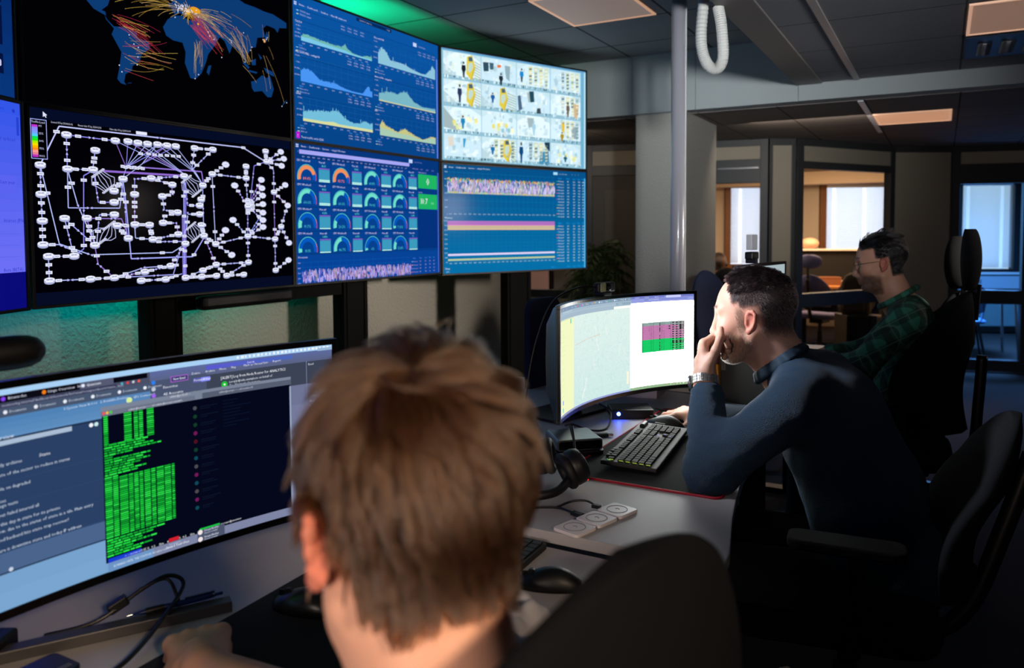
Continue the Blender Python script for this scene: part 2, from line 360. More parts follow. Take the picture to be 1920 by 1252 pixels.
def ceil_light(x0, x1, y0, y1, z, label, m):
    t = thing('ceiling_light', label, 'ceiling light', ((x0 + x1) / 2, (y0 + y1) / 2, z), 0, 'square recessed ceiling lights')
    w, h = (x1 - x0) / 2, (y1 - y0) / 2
    obj('diffuser', MB().box(-w + 0.014, w - 0.014, -h + 0.014, h - 0.014, -0.004, 0.0), m, t)
    obj('frame', MB().box(-w, w, -h, -h + 0.014, -0.008, 0).box(-w, w, h - 0.014, h, -0.008, 0).box(-w, -w + 0.014, -h + 0.014, h - 0.014, -0.008, 0).box(w - 0.014, w, -h + 0.014, h - 0.014, -0.008, 0), mat('light_rim', '#d8b8a0', 0.4, emit='#c89878', es=0.8), t)
    return t
ceil_light(-2.03, -1.5, 3.86, 4.47, 2.73, 'square pinkish ceiling light beside the round pole', M_diff)
ceil_light(0.08, 0.68, 3.92, 4.52, 2.42, 'amber ceiling light next to the ceiling vent', M_diffR)
ceil_light(-0.47, 0.04, 6.34, 6.96, 2.305, 'orange ceiling light in the rear ceiling behind the beam', mat('light_diffuser_orange', '#d8b8a0', 0.6, emit='#c08a68', es=0.9))
ceil_light(-3.1, -2.55, 7.9, 8.4, 2.305, 'small sliver of warm ceiling light right of the video wall', M_diffR) if False else None
v = thing('ceiling_vent', 'square ceiling air vent with rows of curled blades', 'vent', (0.37, 4.86, 2.42))
obj('plate', MB().box(-0.29, 0.29, -0.27, 0.27, -0.006, 0), mat('vent_plate', '#2f4050', 0.5, 0.3), v, bevel=0.002)
for i in range(4):
    bl = MB()
    for k in range(9):
        y = -0.13 + k * 0.034; x = -0.2 + i * 0.105
        bl.tube([(x + 0.03 * math.cos(a), y + 0.014 * math.sin(a), -0.012) for a in [2 * PI * j / 10 for j in range(8)]], 0.004, 5)
    obj('blade_row', bl, M_chrome, v)
# ------------------------------------------------------------------ screens: pictures made of flat coloured shapes
def emis(name, strength, sampled):
    m = bpy.data.materials.new(name); m.use_nodes = True; nt = m.node_tree; nt.nodes.clear()
    o = nt.nodes.new('ShaderNodeOutputMaterial'); ad = nt.nodes.new('ShaderNodeAddShader')
    e = nt.nodes.new('ShaderNodeEmission'); a = nt.nodes.new('ShaderNodeAttribute'); a.attribute_name = 'col'
    g = nt.nodes.new('ShaderNodeBsdfGlossy'); g.inputs['Color'].default_value = (0.0006, 0.0006, 0.0006, 1); g.inputs['Roughness'].default_value = 0.12
    e.inputs['Strength'].default_value = strength; nt.links.new(a.outputs['Color'], e.inputs['Color'])
    nt.links.new(e.outputs[0], ad.inputs[0]); nt.links.new(g.outputs[0], ad.inputs[1]); nt.links.new(ad.outputs[0], o.inputs['Surface'])
    m.cycles.emission_sampling = 'FRONT' if sampled else 'NONE'
    return m
GLY = {}
_fc = bpy.data.curves.new('glyphs', 'FONT'); _fo = bpy.data.objects.new('glyphs', _fc); COL.objects.link(_fo)
_fc.resolution_u = 1; _fc.size = 1
def glyph(ch):
    if ch in GLY: return GLY[ch]
    if ch == ' ': GLY[ch] = ([], [], 0.3); return GLY[ch]
    _fc.body = ch; dg = bpy.context.evaluated_depsgraph_get(); dg.update()
    me = _fo.evaluated_get(dg).to_mesh()
    vs = [(v.co.x, v.co.y) for v in me.vertices]; fs = [tuple(p.vertices) for p in me.polygons]
    if vs:
        x0 = min(v[0] for v in vs); x1 = max(v[0] for v in vs); vs = [(x - x0 + 0.04, y) for x, y in vs]; w = x1 - x0 + 0.1
    else: w = 0.3
    _fo.evaluated_get(dg).to_mesh_clear()
    GLY[ch] = (vs, fs, w); return GLY[ch]
class Canvas:
    def __init__(s, w, h, bg): s.w, s.h = w, h; s.v = []; s.f = []; s.c = []; s.m = []; s.rect(0, 0, w, h, bg, 0, True)
    def face(s, pts, c, L, big=False):
        n = len(s.v); s.v += [(p[0], p[1], L) for p in pts]; s.f.append(tuple(range(n, n + len(pts)))); s.c.append(lin(c) if isinstance(c, str) else c); s.m.append(0 if big else 1)
    def rect(s, x0, y0, x1, y1, c, L=1, big=False):
        x0, x1 = max(0, min(x0, x1)), min(s.w, max(x0, x1)); y0, y1 = max(0, min(y0, y1)), min(s.h, max(y0, y1))
        if x1 <= x0 or y1 <= y0: return
        n = max(1, int((x1 - x0) / 170)) if s.w > 2000 else 1
        for i in range(n):
            a, b = x0 + (x1 - x0) * i / n, x0 + (x1 - x0) * (i + 1) / n
            s.face([(a, y0), (b, y0), (b, y1), (a, y1)], c, L, big)
    def grad(s, x0, y0, x1, y1, ca, cb, n=8, L=1, big=False, vert=True):
        ca, cb = lin(ca), lin(cb)
        for i in range(n):
            c = tuple(a + (b - a) * (i + .5) / n for a, b in zip(ca, cb))
            if vert: s.rect(x0, y0 + (y1 - y0) * i / n, x1, y0 + (y1 - y0) * (i + 1) / n, c, L, big)
            else: s.rect(x0 + (x1 - x0) * i / n, y0, x0 + (x1 - x0) * (i + 1) / n, y1, c, L, big)
    def poly(s, pts, c, L=1, big=False):
        pts = [(min(max(x, 0), s.w), min(max(y, 0), s.h)) for x, y in pts]
        for t in tessellate_polygon([[Vector((x, y, 0)) for x, y in pts]]): s.face([pts[i] for i in t], c, L, big)
    def line(s, pts, w, c, L=1):
        for (x0, y0), (x1, y1) in zip(pts[:-1], pts[1:]):
            d = math.hypot(x1 - x0, y1 - y0) or 1; nx, ny = -(y1 - y0) / d * w / 2, (x1 - x0) / d * w / 2
            s.face([(x0 + nx, y0 + ny), (x1 + nx, y1 + ny), (x1 - nx, y1 - ny), (x0 - nx, y0 - ny)], c, L)
    def disc(s, x, y, rx, ry, c, L=1, n=12, big=False):
        s.face([(x + rx * math.cos(2 * PI * k / n), y + ry * math.sin(2 * PI * k / n)) for k in range(n)], c, L, big)
    def arc(s, x, y, r0, r1, a0, a1, c, L=1, n=14):
        for i in range(n):
            a, b = [math.radians(a0 + (a1 - a0) * k / n) for k in (i, i + 1)]
            s.face([(x - r0 * math.cos(a), y - r0 * math.sin(a)), (x - r1 * math.cos(a), y - r1 * math.sin(a)), (x - r1 * math.cos(b), y - r1 * math.sin(b)), (x - r0 * math.cos(b), y - r0 * math.sin(b))], c, L)
    def text(s, t, x, y, h, c, L=2, align='l', xs=1.0):
        """baseline-left at x, y (y down), capital height h"""
        k = h / 0.7
        if align != 'l':
            tw = sum(glyph(ch)[2] for ch in t) * k * xs; x -= tw if align == 'r' else tw / 2
        for ch in t:
            vs, fs, w = glyph(ch)
            if x > s.w - h: break
            for f in fs:
                P = [(x + vs[i][0] * k * xs, y - vs[i][1] * k) for i in f]
                if x > -h: s.face([(min(max(a, 0), s.w), b) for a, b in P], c, L)
            x += w * k * xs
        return x
    def build(s, name, fmap, parent, strength=1.0, label=None, gap=0.00025):
        me = bpy.data.meshes.new(name)
        me.from_pydata([fmap(x, y, L * gap) for x, y, L in s.v], [], s.f)
        a = me.color_attributes.new('col', 'FLOAT_COLOR', 'CORNER')
        buf = np.empty((sum(len(f) for f in s.f), 4), np.float32); i = 0
        for f, c in zip(s.f, s.c): buf[i:i + len(f)] = (*c, 1); i += len(f)
        a.data.foreach_set('color', buf.ravel())
        me.polygons.foreach_set('material_index', s.m)
        me.materials.append(emis(name + '_lit', strength, True)); me.materials.append(emis(name + '_fine', strength, False))
        o = bpy.data.objects.new(name, me); COL.objects.link(o); o.parent = parent
        if label: o['label'] = label
        return o

def area_chart(c, x0, y0, x1, y1, prof, col, col2=None, prof2=None, n=150, noise=0.05, seed=1, L=2):
    r = random.Random(seed); N = n
    def val(p, t):
        for (a, va), (b, vb) in zip(p[:-1], p[1:]):
            if a <= t <= b: return va + (vb - va) * (t - a) / (b - a + 1e-9)
        return p[-1][1]
    for i in range(N):
        t = (i + .5) / N; xa, xb = x0 + (x1 - x0) * i / N, x0 + (x1 - x0) * (i + 1) / N
        v = val(prof, t); v *= 1 + (r.random() - .5) * 2 * noise * (1 + 2 * (r.random() < 0.12))
        if r.random() < noise * 0.25: v *= 1.5
        c.rect(xa, y1 - (y1 - y0) * min(v, 1), xb + .4, y1, col, L)
        if prof2:
            v2 = val(prof2, t) * (1 + (r.random() - .5) * 2 * noise)
            c.rect(xa, y1 - (y1 - y0) * v2, xb + .4, y1, col2, L + 1)
def spikes(c, x0, x1, ya, yb, cols, n, seed, L=2):
    r = random.Random(seed)
    for i in range(n):
        x = x0 + (x1 - x0) * i / n; w = (x1 - x0) / n
        for k in range(3):
            a = ya + (yb - ya) * r.random() * .75; b = a + (yb - ya) * (0.15 + .35 * r.random())
            c.rect(x + w * .3 * k, a, x + w * (.3 * k + .75), min(b, yb), cols[r.randrange(len(cols))], L + k)

# --- world map of traffic
def scr_map():
    c = Canvas(1600, 900, '#020205')
    LA = {'sa': [(393, 431), (408, 453), (440, 476), (490, 468), (562, 479), (566, 506), (631, 511), (635, 546), (590, 579), (575, 620), (535, 651), (530, 675), (495, 697), (486, 737), (498, 750), (469, 747), (450, 728), (463, 672), (476, 593), (450, 553), (427, 517), (440, 487), (400, 451)], 'na': [(120, 180), (300, 120), (520, 130), (480, 250), (430, 330), (411, 382), (378, 412), (397, 415), (401, 433), (369, 425), (338, 415), (300, 380), (220, 300), (160, 240)], 'af': [(746, 370), (789, 340), (847, 330), (866, 346), (937, 334), (957, 346), (991, 406), (1016, 434), (1059, 426), (998, 502), (981, 552), (949, 617), (907, 654), (877, 651), (845, 578), (851, 519), (833, 473), (775, 473), (734, 457), (716, 417)], 'md': [(1018, 558), (1000, 617), (985, 602), (997, 566)], 'eu': [(789, 336), (771, 316), (767, 284), (802, 239), (850, 170), (1088, 130), (1198, 141), (1266, 160), (1336, 161), (1408, 169), (1482, 169), (1590, 196), (1590, 228), (1530, 240), (1517, 271), (1492, 251), (1430, 246), (1399, 272), (1418, 318), (1355, 336), (1341, 394), (1306, 405), (1281, 446), (1260, 437), (1270, 498), (1248, 484), (1218, 446), (1168, 420), (1146, 470), (1113, 407), (1081, 391), (1053, 425), (1005, 444), (968, 381), (918, 331), (897, 303), (857, 328), (818, 319)], 'i1': [(1239, 504), (1279, 532), (1291, 521), (1256, 496)], 'i2': [(1304, 478), (1339, 462), (1338, 499), (1309, 504)], 'i3': [(1279, 537), (1349, 538), (1343, 548), (1278, 546)], 'i4': [(1399, 502), (1472, 516), (1484, 542), (1422, 530)], 'i5': [(1358, 427), (1388, 448), (1376, 460)], 'jp': [(1429, 283), (1447, 307), (1421, 350), (1409, 334)], 'au': [(1300, 601), (1336, 591), (1385, 550), (1422, 562), (1447, 539), (1476, 619), (1456, 669), (1425, 673), (1383, 643), (1322, 657), (1305, 637)], 'nz': [(1560, 682), (1586, 668), (1537, 715)], 'uk': [(753, 284), (776, 282), (771, 304), (752, 304)], 'gl': [(498, 742), (528, 734), (524, 738)]}
    for k, p in LA.items(): c.poly(p, '#0c3a72', 1)
    r = random.Random(3)
    def curve(a, b, bulge, col, w=1.6, t0=0, t1=1, L=2):
        mx, my = (a[0] + b[0]) / 2, (a[1] + b[1]) / 2; dx, dy = b[0] - a[0], b[1] - a[1]
        q = (mx - dy * bulge, my + dx * bulge); pts = []
        for i in range(13):
            t = t0 + (t1 - t0) * i / 12
            pts.append(((1 - t) ** 2 * a[0] + 2 * t * (1 - t) * q[0] + t * t * b[0], (1 - t) ** 2 * a[1] + 2 * t * (1 - t) * q[1] + t * t * b[1]))
        c.line(pts, w * .7, col, L)
    Y = ['#d8b04a', '#e8c860', '#b8923c', '#c8a060', '#e0b878']; Rd = ['#c83a48', '#b02a48', '#d84a50', '#a83040']
    hub = (872, 300)
    for i in range(44):
        b = (r.uniform(300, 700), r.uniform(240, 470)); t0 = r.uniform(0.05, .55); curve(hub, b, r.uniform(.1, .3), r.choice(Y), 1.5, t0, min(1, t0 + r.uniform(.15, .45)))
    for i in range(22):
        b = (r.uniform(395, 430), r.uniform(415, 470)); a = (r.uniform(640, 740), r.uniform(430, 600)); curve(b, a, r.uniform(-.12, -.02), r.choice(Rd + Y[:2]), 1.7, r.uniform(0, .3), r.uniform(.6, 1))
    for i in range(18):
        a = (r.uniform(480, 560), r.uniform(500, 690)); curve(a, (a[0] + r.uniform(100, 280), a[1] + r.uniform(-60, 90)), r.uniform(-.2, .2), r.choice(Y + Rd), 1.5)
    for i in range(70):
        b = (r.uniform(1000, 1420), r.uniform(300, 520)); t0 = r.uniform(0, .6); curve(hub, b, r.uniform(-.32, -.1), r.choice(Y + Y + Rd[:1]), 1.6, t0, min(1, t0 + r.uniform(.2, .4)))
    for i in range(40):
        a = (r.uniform(880, 950), r.uniform(300, 380)); curve(a, (a[0] + r.uniform(40, 190), a[1] + r.uniform(40, 130)), r.uniform(-.1, .1), r.choice(Rd), 1.8)
    for i in range(14):
        a = (1256, 480); curve((r.uniform(1130, 1280), r.uniform(300, 400)), (1250 + r.uniform(-20, 60), 490 + r.uniform(-30, 20)), r.uniform(-.2, .1), r.choice(Y), 1.6)
    for i in range(16):
        a = (r.uniform(900, 960), r.uniform(430, 500)); curve(a, (a[0] + r.uniform(-30, 15), a[1] + r.uniform(60, 170)), r.uniform(-.1, .1), r.choice(Y), 1.5)
    for a, b in (((1560, 690), (1420, 430)), ((1420, 640), (1390, 520)), ((1450, 620), (1400, 430)), ((1340, 600), (1240, 520)), ((1480, 440), (1440, 370)), ((1400, 330), (1395, 250)), ((1440, 340), (1445, 280))): curve(a, b, .08, r.choice(Y), 1.5)
    for i in range(46):
        a = 2 * PI * r.random(); d = r.uniform(18, 62); curve((872, 305), (872 + d * math.cos(a), 305 + d * math.sin(a) * 1.1), r.uniform(-.2, .2), '#d8a838', 2.2, 0, 1, 3)
    c.disc(918, 282, 34, 17, '#e8a020', 4, 16); c.disc(872, 300, 13, 13, '#f0b430', 4); c.disc(935, 352, 6, 6, '#f0a020', 4); c.disc(1409, 343, 9, 11, '#d89828', 4)
    for i in range(60):
        x, y = (r.gauss(822, 24), r.gauss(285, 14)) if i < 40 else (r.gauss(900, 40), r.gauss(290, 14)); c.disc(x, y, 3, 3, '#dfe6ff', 5, 8)
    for x, y in ((1409, 345), (1425, 330), (1398, 338), (1038, 413), (1089, 502), (569, 552), (520, 500), (545, 540), (907, 650), (930, 625), (1256, 496), (1430, 320), (1150, 390), (1160, 395), (1300, 420), (1310, 400), (1250, 330), (1160, 405), (1000, 380), (1010, 400), (475, 690), (462, 660), (1580, 685), (1540, 712), (565, 600), (560, 640), (790, 350)): c.disc(x, y, 3.2, 3.2, '#e4e8ff', 5, 8)
    return c

# --- network weather map
def scr_net():
    c = Canvas(1600, 900, '#020206')
    c.rect(0, 0, 1600, 50, '#050c26', 1); c.rect(0, 842, 1600, 900, '#050c24', 1)
    R_ = [(168, 109), (414, 112), (483, 109), (538, 111), (593, 111), (651, 108), (709, 108), (762, 107), (882, 106), (1004, 103), (308, 169), (42, 259), (168, 268), (293, 263), (1394, 78), (41, 392), (42, 513), (42, 622), (65, 676), (66, 789), (186, 678), (146, 500), (254, 498), (449, 299), (609, 286), (399, 361), (398, 417), (397, 478), (410, 532), (469, 596), (291, 628), (263, 791), (387, 791), (535, 814), (557, 770), (711, 745), (679, 815), (803, 813), (908, 813), (917, 779), (1008, 750), (1009, 813), (1081, 816), (1205, 816), (1243, 745), (734, 313), (672, 377), (511, 373), (763, 460), (672, 516), (508, 526), (591, 528), (609, 603), (764, 577), (807, 628), (930, 586), (914, 527), (905, 467), (906, 419), (917, 385), (930, 307), (809, 263), (996, 240), (1239, 249), (1240, 180), (1399, 139), (1456, 322), (1248, 414), (1243, 591), (1457, 610), (1509, 533), (1009, 633), (1457, 802)]
    K = [(1091, 180), (1518, 70), (1542, 111), (1523, 156), (1356, 252), (1359, 302), (1363, 346), (1364, 398), (1363, 449), (1362, 494), (1362, 536), (1153, 296), (1550, 273), (1568, 400), (1573, 635), (1135, 496), (1079, 555), (1120, 698), (1566, 743)]
    Lc = ['#8f8af0', '#a8acff', '#b4bcff', '#9a74d8', '#b8c4ff']; r = random.Random(5)
    def box(x, y, w=30, h=14): c.rect(x - w / 2, y - h / 2, x + w / 2, y + h / 2, '#e6e9ff', 6); c.rect(x - w / 3, y - 1.5, x + w / 3, y + 2, '#9aa0c0', 7)
    def link(pts, col=None, w=4.5, lab=True):
        col = col or r.choice(Lc); c.line(pts, w, col, 3)
        ds = [math.dist(a, b) for a, b in zip(pts[:-1], pts[1:])]; T = sum(ds)
        def at(t):
            q = t * T
            for (a, b), d in zip(zip(pts[:-1], pts[1:]), ds):
                if q <= d: return (a[0] + (b[0] - a[0]) * q / d, a[1] + (b[1] - a[1]) * q / d), math.atan2(b[1] - a[1], b[0] - a[0])
                q -= d
            return pts[-1], 0
        (x, y), a = at(.5)
        for sgn in (1, -1):
            ux, uy = math.cos(a) * sgn, math.sin(a) * sgn
            c.face([(x - ux * 1, y - uy * 1), (x - ux * 14 - uy * 6, y - uy * 14 + ux * 6), (x - ux * 14 + uy * 6, y - uy * 14 - ux * 6)], '#b9b6ff', 5)
        c.line([(x - math.cos(a) * 4, y - math.sin(a) * 4), (x + math.cos(a) * 4, y + math.sin(a) * 4)], 4.8, '#020206', 4)
        if lab:
            m = min(.42, 34 / max(T, 1) + .04)
            for t in ((max(m, .22) if T < 200 else m + .05), 1 - (max(m, .22) if T < 200 else m + .05)): (x, y), _ = at(t); box(x, y)
    P = dict(top=[(48, 246), (135, 73), (1221, 71), (1376, 133)], l1=[(42, 259), (118, 619), (269, 674), (725, 674), (784, 643)], l2=[(42, 622), (115, 622), (226, 669)], m1=[(168, 268), (166, 450), (285, 448), (428, 445), (449, 316)], m2=[(168, 268), (212, 434), (292, 621)], m3=[(293, 267), (246, 295), (235, 645), (186, 678)], m4=[(254, 498), (436, 498), (470, 584)], m5=[(397, 478), (319, 480), (302, 613)], m6=[(297, 275), (316, 420), (392, 417)], b9=[(449, 299), (462, 417), (483, 700), (854, 700), (930, 598)], q1=[(511, 373), (515, 295), (609, 286)], q2=[(672, 377), (683, 449), (763, 460)], q3=[(734, 313), (732, 364), (672, 377)], q4=[(763, 460), (682, 481), (672, 516)], q5=[(672, 516), (755, 517), (764, 577)], q6=[(511, 373), (508, 526), (510, 595), (609, 603)], v4=[(906, 419), (827, 420), (819, 294)], v5=[(905, 467), (827, 468), (819, 551)], v6=[(930, 307), (930, 586)], w1=[(1399, 139), (1303, 172), (1268, 388)], w2=[(1399, 139), (1457, 188), (1456, 322)], x1=[(291, 628), (305, 721), (387, 791)], x2=[(387, 791), (552, 748), (711, 745)], x3=[(387, 791), (727, 793), (773, 671)], x4=[(930, 586), (991, 713), (1008, 750)], x5=[(603, 615), (785, 616)], x6=[(437, 316), (457, 417), (462, 592)], x7=[(679, 815), (781, 791)])
    for k, p in P.items(): link(p, '#c4c8ff' if k == 'top' else None, 6 if k in ('top', 'b9') else 4.5)
    c.line([(343, 266), (792, 261)], 10, '#9068d0', 3); c.line([(472, 234), (925, 231), (936, 297)], 6, '#9a7ae0', 3)
    for a, b in (((809, 263), (797, 810)), ((794, 478), (789, 810)), ((819, 294), (806, 810))): c.line([a, b], 7, r.choice(['#8a78e0', '#a0a4ff']), 3)
    for t in (.2, .4, .6, .75, .9): box(803, 263 + t * 540, 26)
    E = [(0, 1), (0, 12), (12, 13), (10, 13), (11, 15), (15, 16), (16, 17), (18, 20), (18, 19), (19, 31), (31, 32), (21, 20), (21, 30), (22, 30), (25, 23), (24, 61), (24, 45), (47, 50), (50, 51), (51, 52), (52, 53), (62, 60), (62, 63), (63, 64), (63, 67), (62, 71), (67, 68), (68, 71), (68, 69), (68, 44), (44, 40), (44, 42), (40, 37), (40, 42), (42, 43), (71, 55), (65, 14), (66, 69), (69, 72), (70, 69), (37, 38), (38, 41), (39, 40), (32, 34), (34, 35), (33, 36), (35, 54), (29, 28), (56, 55), (8, 9), (5, 6)]
    for a, b in E: link([R_[a], R_[b]])
    for i in range(1, 7): c.line([R_[i], (470, 240), (449, 299)], 3.2, r.choice(Lc), 3)
    for i in range(1, 8): c.line([R_[i], (809, 250)] if i < 5 else [R_[i], (840 + i * 6, 232), (930, 300)], 3.2, r.choice(Lc), 3); box(R_[i][0] + (809 - R_[i][0]) * .35, R_[i][1] + 52, 26, 13)
    for i in (6, 7, 5): c.line([R_[i], (560, 215), (449, 299)], 3.2, r.choice(Lc), 3)
    for i in (8, 9): link([R_[i], (845 + i * 2, 225)])
    for x in range(8): box(450 + x * 16, 236 + (x % 2) * 3, 22, 14)
    for a, b in ((62, 0), (65, 1), (65, 2), (65, 3), (67, 4), (67, 5), (67, 6), (67, 7), (67, 8), (68, 9), (68, 10), (67, 11), (66, 12), (66, 13), (70, 14), (68, 15), (71, 16), (71, 17), (72, 18), (67, 9), (68, 8)):
        p, q = R_[a], K[b]; link([p, q], r.choice(['#7a90ff', '#60c8ff', '#a070e0', '#8080f8']), 4)
    c.line([R_[66], K[13]], 4, '#e02030', 4) ; link([K[13], R_[70]])
    for i in range(6): box(1248, 385 + i * 14, 34, 13)
    for (x0, y0), (x1, y1) in (((318, 278), (372, 352)), ((824, 278), (890, 352)), ((368, 532), (318, 618)), ((846, 532), (880, 600))):
        for k in range(-5, 6, 2):
            b = k * 13; mx, my = (x0 + x1) / 2 + b * .9, (y0 + y1) / 2 - b * (x1 - x0) / abs(y1 - y0) * .45
            c.line([(x0 + b * .35, y0 - b * .2), ((x0 + mx) / 2 + b * .25, (y0 + my) / 2), (mx, my), ((x1 + mx) / 2 + b * .25, (y1 + my) / 2), (x1 + b * .35, y1 - b * .2)], 3, '#c8ccf8', 4)
        for k in range(-4, 5): box(x0 + k * 7, y0 - k * 5, 13, 8); box(x1 + k * 7, y1 - k * 5, 13, 8)
    for x, y in R_:
        c.disc(x, y + 6, 25, 11, '#a9aed6', 8, 14); c.rect(x - 25, y - 6, x + 25, y + 6, '#bcc1e6', 8); c.disc(x, y - 6, 25, 10, '#eef0ff', 9, 14)
        c.line([(x - 14, y - 8), (x + 14, y - 4)], 2, '#7880b0', 10); c.line([(x - 14, y - 3), (x + 14, y - 9)], 2, '#7880b0', 10); c.rect(x - 18, y + 2, x + 18, y + 7, '#eef0ff', 10)
    for x, y in K:
        for k in range(8): c.disc(x + 16 * math.cos(k * PI / 4), y + 9 * math.sin(k * PI / 4), 11, 9, '#d9dcfa', 8, 10)
        c.disc(x, y, 18, 12, '#e4e6ff', 9); c.rect(x - 8, y - 1, x + 8, y + 1.5, '#9096c0', 10)
    # legend
    c.rect(2, 52, 76, 232, '#aab4ff', 11); c.rect(5, 55, 73, 229, '#020206', 12); c.text('Traffic Load', 6, 70, 10, '#d8dcff', 13, xs=.8)
    bars = ['#c030d0', '#8f86f0', '#8a90ff', '#70a8ff', '#50d0ff', '#10e060', '#20f010', '#b0f000', '#f8e000', '#ffb800', '#ff9020', '#ff9a90', '#e08090', '#c030c0']
    for i, b in enumerate(bars): c.rect(8, 78 + i * 10.4, 34, 78 + (i + 1) * 10.4, b, 13)
    for i, t in enumerate(('0%', '25%', '50%', '75%', '100%')): c.text(t, 38, 86 + i * 34, 9, '#c8ccf0', 13)
    for t, x in (('Created: 05 Sep 2024 10:26:02', 95), ('Newest data: 05 Sep 2024 10:25:01', 224), ('Oldest data: 05 Sep 2024 10:20:05', 383)): c.text(t, x, 62, 9, '#d0d4ee', 13, xs=.62)
    c.rect(528, 52, 590, 68, '#e8eaff', 13)
    c.poly([(60, 14), (60, 40), (67, 34), (73, 42), (77, 40), (72, 32), (80, 30)], '#dfe4ff', 13)
    return c

GRID = '#0a5aa8'
def topbar(c, crumbs, bg, tx='#c8d4ff', right=True, y=38):
    for i in range(2):
        for j in range(2): c.rect(18 + i * 12, y - 20 + j * 12, 27 + i * 12, y - 11 + j * 12, tx, 3)
    x = 62
    for i, t in enumerate(crumbs):
        x = c.text(t, x, y - 2, 13, tx, 3) + 10
        if i < len(crumbs) - 1: x = c.text('>', x, y - 2, 10, '#5a9aff', 3) + 10
def scr_traffic():
    c = Canvas(1600, 900, '#07488c')
    c.grad(0, 0, 1600, 900, '#0a55a4', '#064488', 10, 1, True)
    c.rect(0, 0, 1600, 3, '#0b62b4', 2)
    topbar(c, ('Home', 'Dashboards', 'Sandbox', 'Main HR dashboard'), 0, y=62)
    c.rect(610, 4, 1000, 28, '#052a5c', 2); c.text('Search or jump to...', 640, 22, 12, '#a8b8f0', 3); c.text('+ Add', 940, 22, 11, '#a8b8f0', 3)
    c.rect(1265, 40, 1310, 68, '#c4d4ff', 3); c.text('Last 24 hours', 1335, 62, 11, '#a8b8f0', 3)
    for y0, y1, x0, x1 in ((78, 150, 15, 785), (150, 372, 15, 785), (378, 612, 15, 785), (618, 845, 15, 785), (78, 112, 790, 1560), (118, 375, 790, 1560), (382, 624, 790, 1560), (630, 880, 790, 1560)):
        c.rect(x0, y0, x1, y0 + 3, '#063a78', 2)
    rows = [(0, 75, 212, 770, 275, 'TX/DX', 1, [(0, .5), (.04, .75), (.1, .72), (.25, .62), (.45, .52), (.55, .62), (.6, .95), (.63, .55), (.7, .25), (.85, .18), (.92, .42), (1, .4)], '#6fb8b0', '#7cc8e8', [(0, .4), (.1, .45), (.3, .34), (.6, .3), (.7, .14), (1, .16)]),
            (1, 66, 400, 770, 530, 'Microsoft PNI2 - nwbgp001', 2, [(0, .5), (.05, .66), (.14, .6), (.25, .26), (.45, .28), (.6, .12), (.7, .08), (.85, .08), (.9, .36), (.95, .58), (.97, .3), (1, .3)], '#4a96f4', None, None),
            (2, 80, 660, 770, 778, 'LINX', 3, [(0, .5), (.2, .7), (.35, .75), (.45, .92), (.5, .85), (.58, .5), (.7, .36), (.8, .4), (.88, .58), (.95, .5), (1, .55)], '#74c0dc', '#d8dca0', [(0, .14), (.3, .16), (.4, .22), (.5, .14), (1, .16)]),
            (3, 842, 150, 1556, 275, 'Microsoft PNI', 4, [(0, .7), (.05, .92), (.13, .8), (.2, .36), (.3, .4), (.45, .36), (.6, .2), (.75, .12), (.82, .16), (.9, .5), (.95, .8), (1, .55)], '#8cc4dc', None, None),
            (4, 846, 424, 1556, 540, 'Amazon PNI - nwbgp002', 5, [(0, .45), (.1, .62), (.2, .7), (.3, .66), (.42, .95), (.48, .85), (.6, .4), (.75, .22), (1, .28)], '#7ab8c8', '#c8cfa0', [(0, .08), (.5, .07), (1, .09)]),
            (5, 852, 666, 1556, 786, 'NIX', 6, [(0, .6), (.04, .9), (.1, .62), (.2, .5), (.3, .36), (.42, .66), (.5, .5), (.62, .3), (.75, .16), (.85, .3), (.9, .45), (1, .42)], '#c8c884', '#a8ccb4', [(0, .45), (.1, .42), (.3, .3), (.5, .3), (.75, .12), (.9, .36), (1, .34)])]
    for i, x0, y0, x1, y1, t, sd, pr, c1, c2, p2 in rows:
        left = i < 3; tx = 24 if left else 798
        for k in range(11): x = x0 + (x1 - x0) * k / 11; c.rect(x, y0 - 30, x + 1.4, y1, '#1a68b4', 2)
        for k in range(4): y = y0 - 30 + (y1 - y0 + 30) * k / 4; c.rect(x0, y, x1, y + 1.4, '#1a68b4', 2); c.text(('1.5 Gb/s', '1 Gb/s', '500 Mb/s', '250 Mb/s')[k], x0 - 4, y + 8, 9, '#b8c8f8', 3, 'r')
        area_chart(c, x0, y0, x1, y1, pr, c1, c2, p2, 130, .07, sd, 3)
        c.text(t, tx, y0 - 44, 13, '#d4dcff', 3)
        for k in range(10): c.text('%02d:00' % ((12 + 2 * k) % 24), x0 + 10 + (x1 - x0) * k / 10.2, y1 + 20, 10, '#c0ccf8', 3, xs=.85)
        for k, (nm, cc) in enumerate((('in', '#7cc8e8'), ('out', '#b8d8b0'))): c.rect(tx + 6, y1 + 46 + k * 20, tx + 24, y1 + 51 + k * 20, cc, 3); c.text(t.split(' ')[0] + ' ' + nm, tx + 32, y1 + 53 + k * 20, 10, '#a8bcf4', 3)
        c.text('Name', tx + 30, y1 + 36, 10, '#4a9cff', 3)
        rr = random.Random(sd)
        for k in range(4):
            x = x1 - 250 + k * 66; c.text(('Mean', 'Last *', 'Max', 'Min')[k], x, y1 + 34, 10, '#5aa2ff', 3)
            for q in range(2): c.text('%d.%d Mb/s' % (rr.randint(10, 99), rr.randint(0, 9)), x - 8, y1 + 53 + q * 19, 10, '#b8c8fa', 3, xs=.75)
    for xx in (540, 1330):
        for k in range(4):
            for q in range(2): c.text('%d kb/s' % rnd.randint(100, 999), xx - 90 + k * 66 if xx < 900 else xx + k * 62, 105 + q * 20, 10, '#b0c0f4', 3, xs=.8)
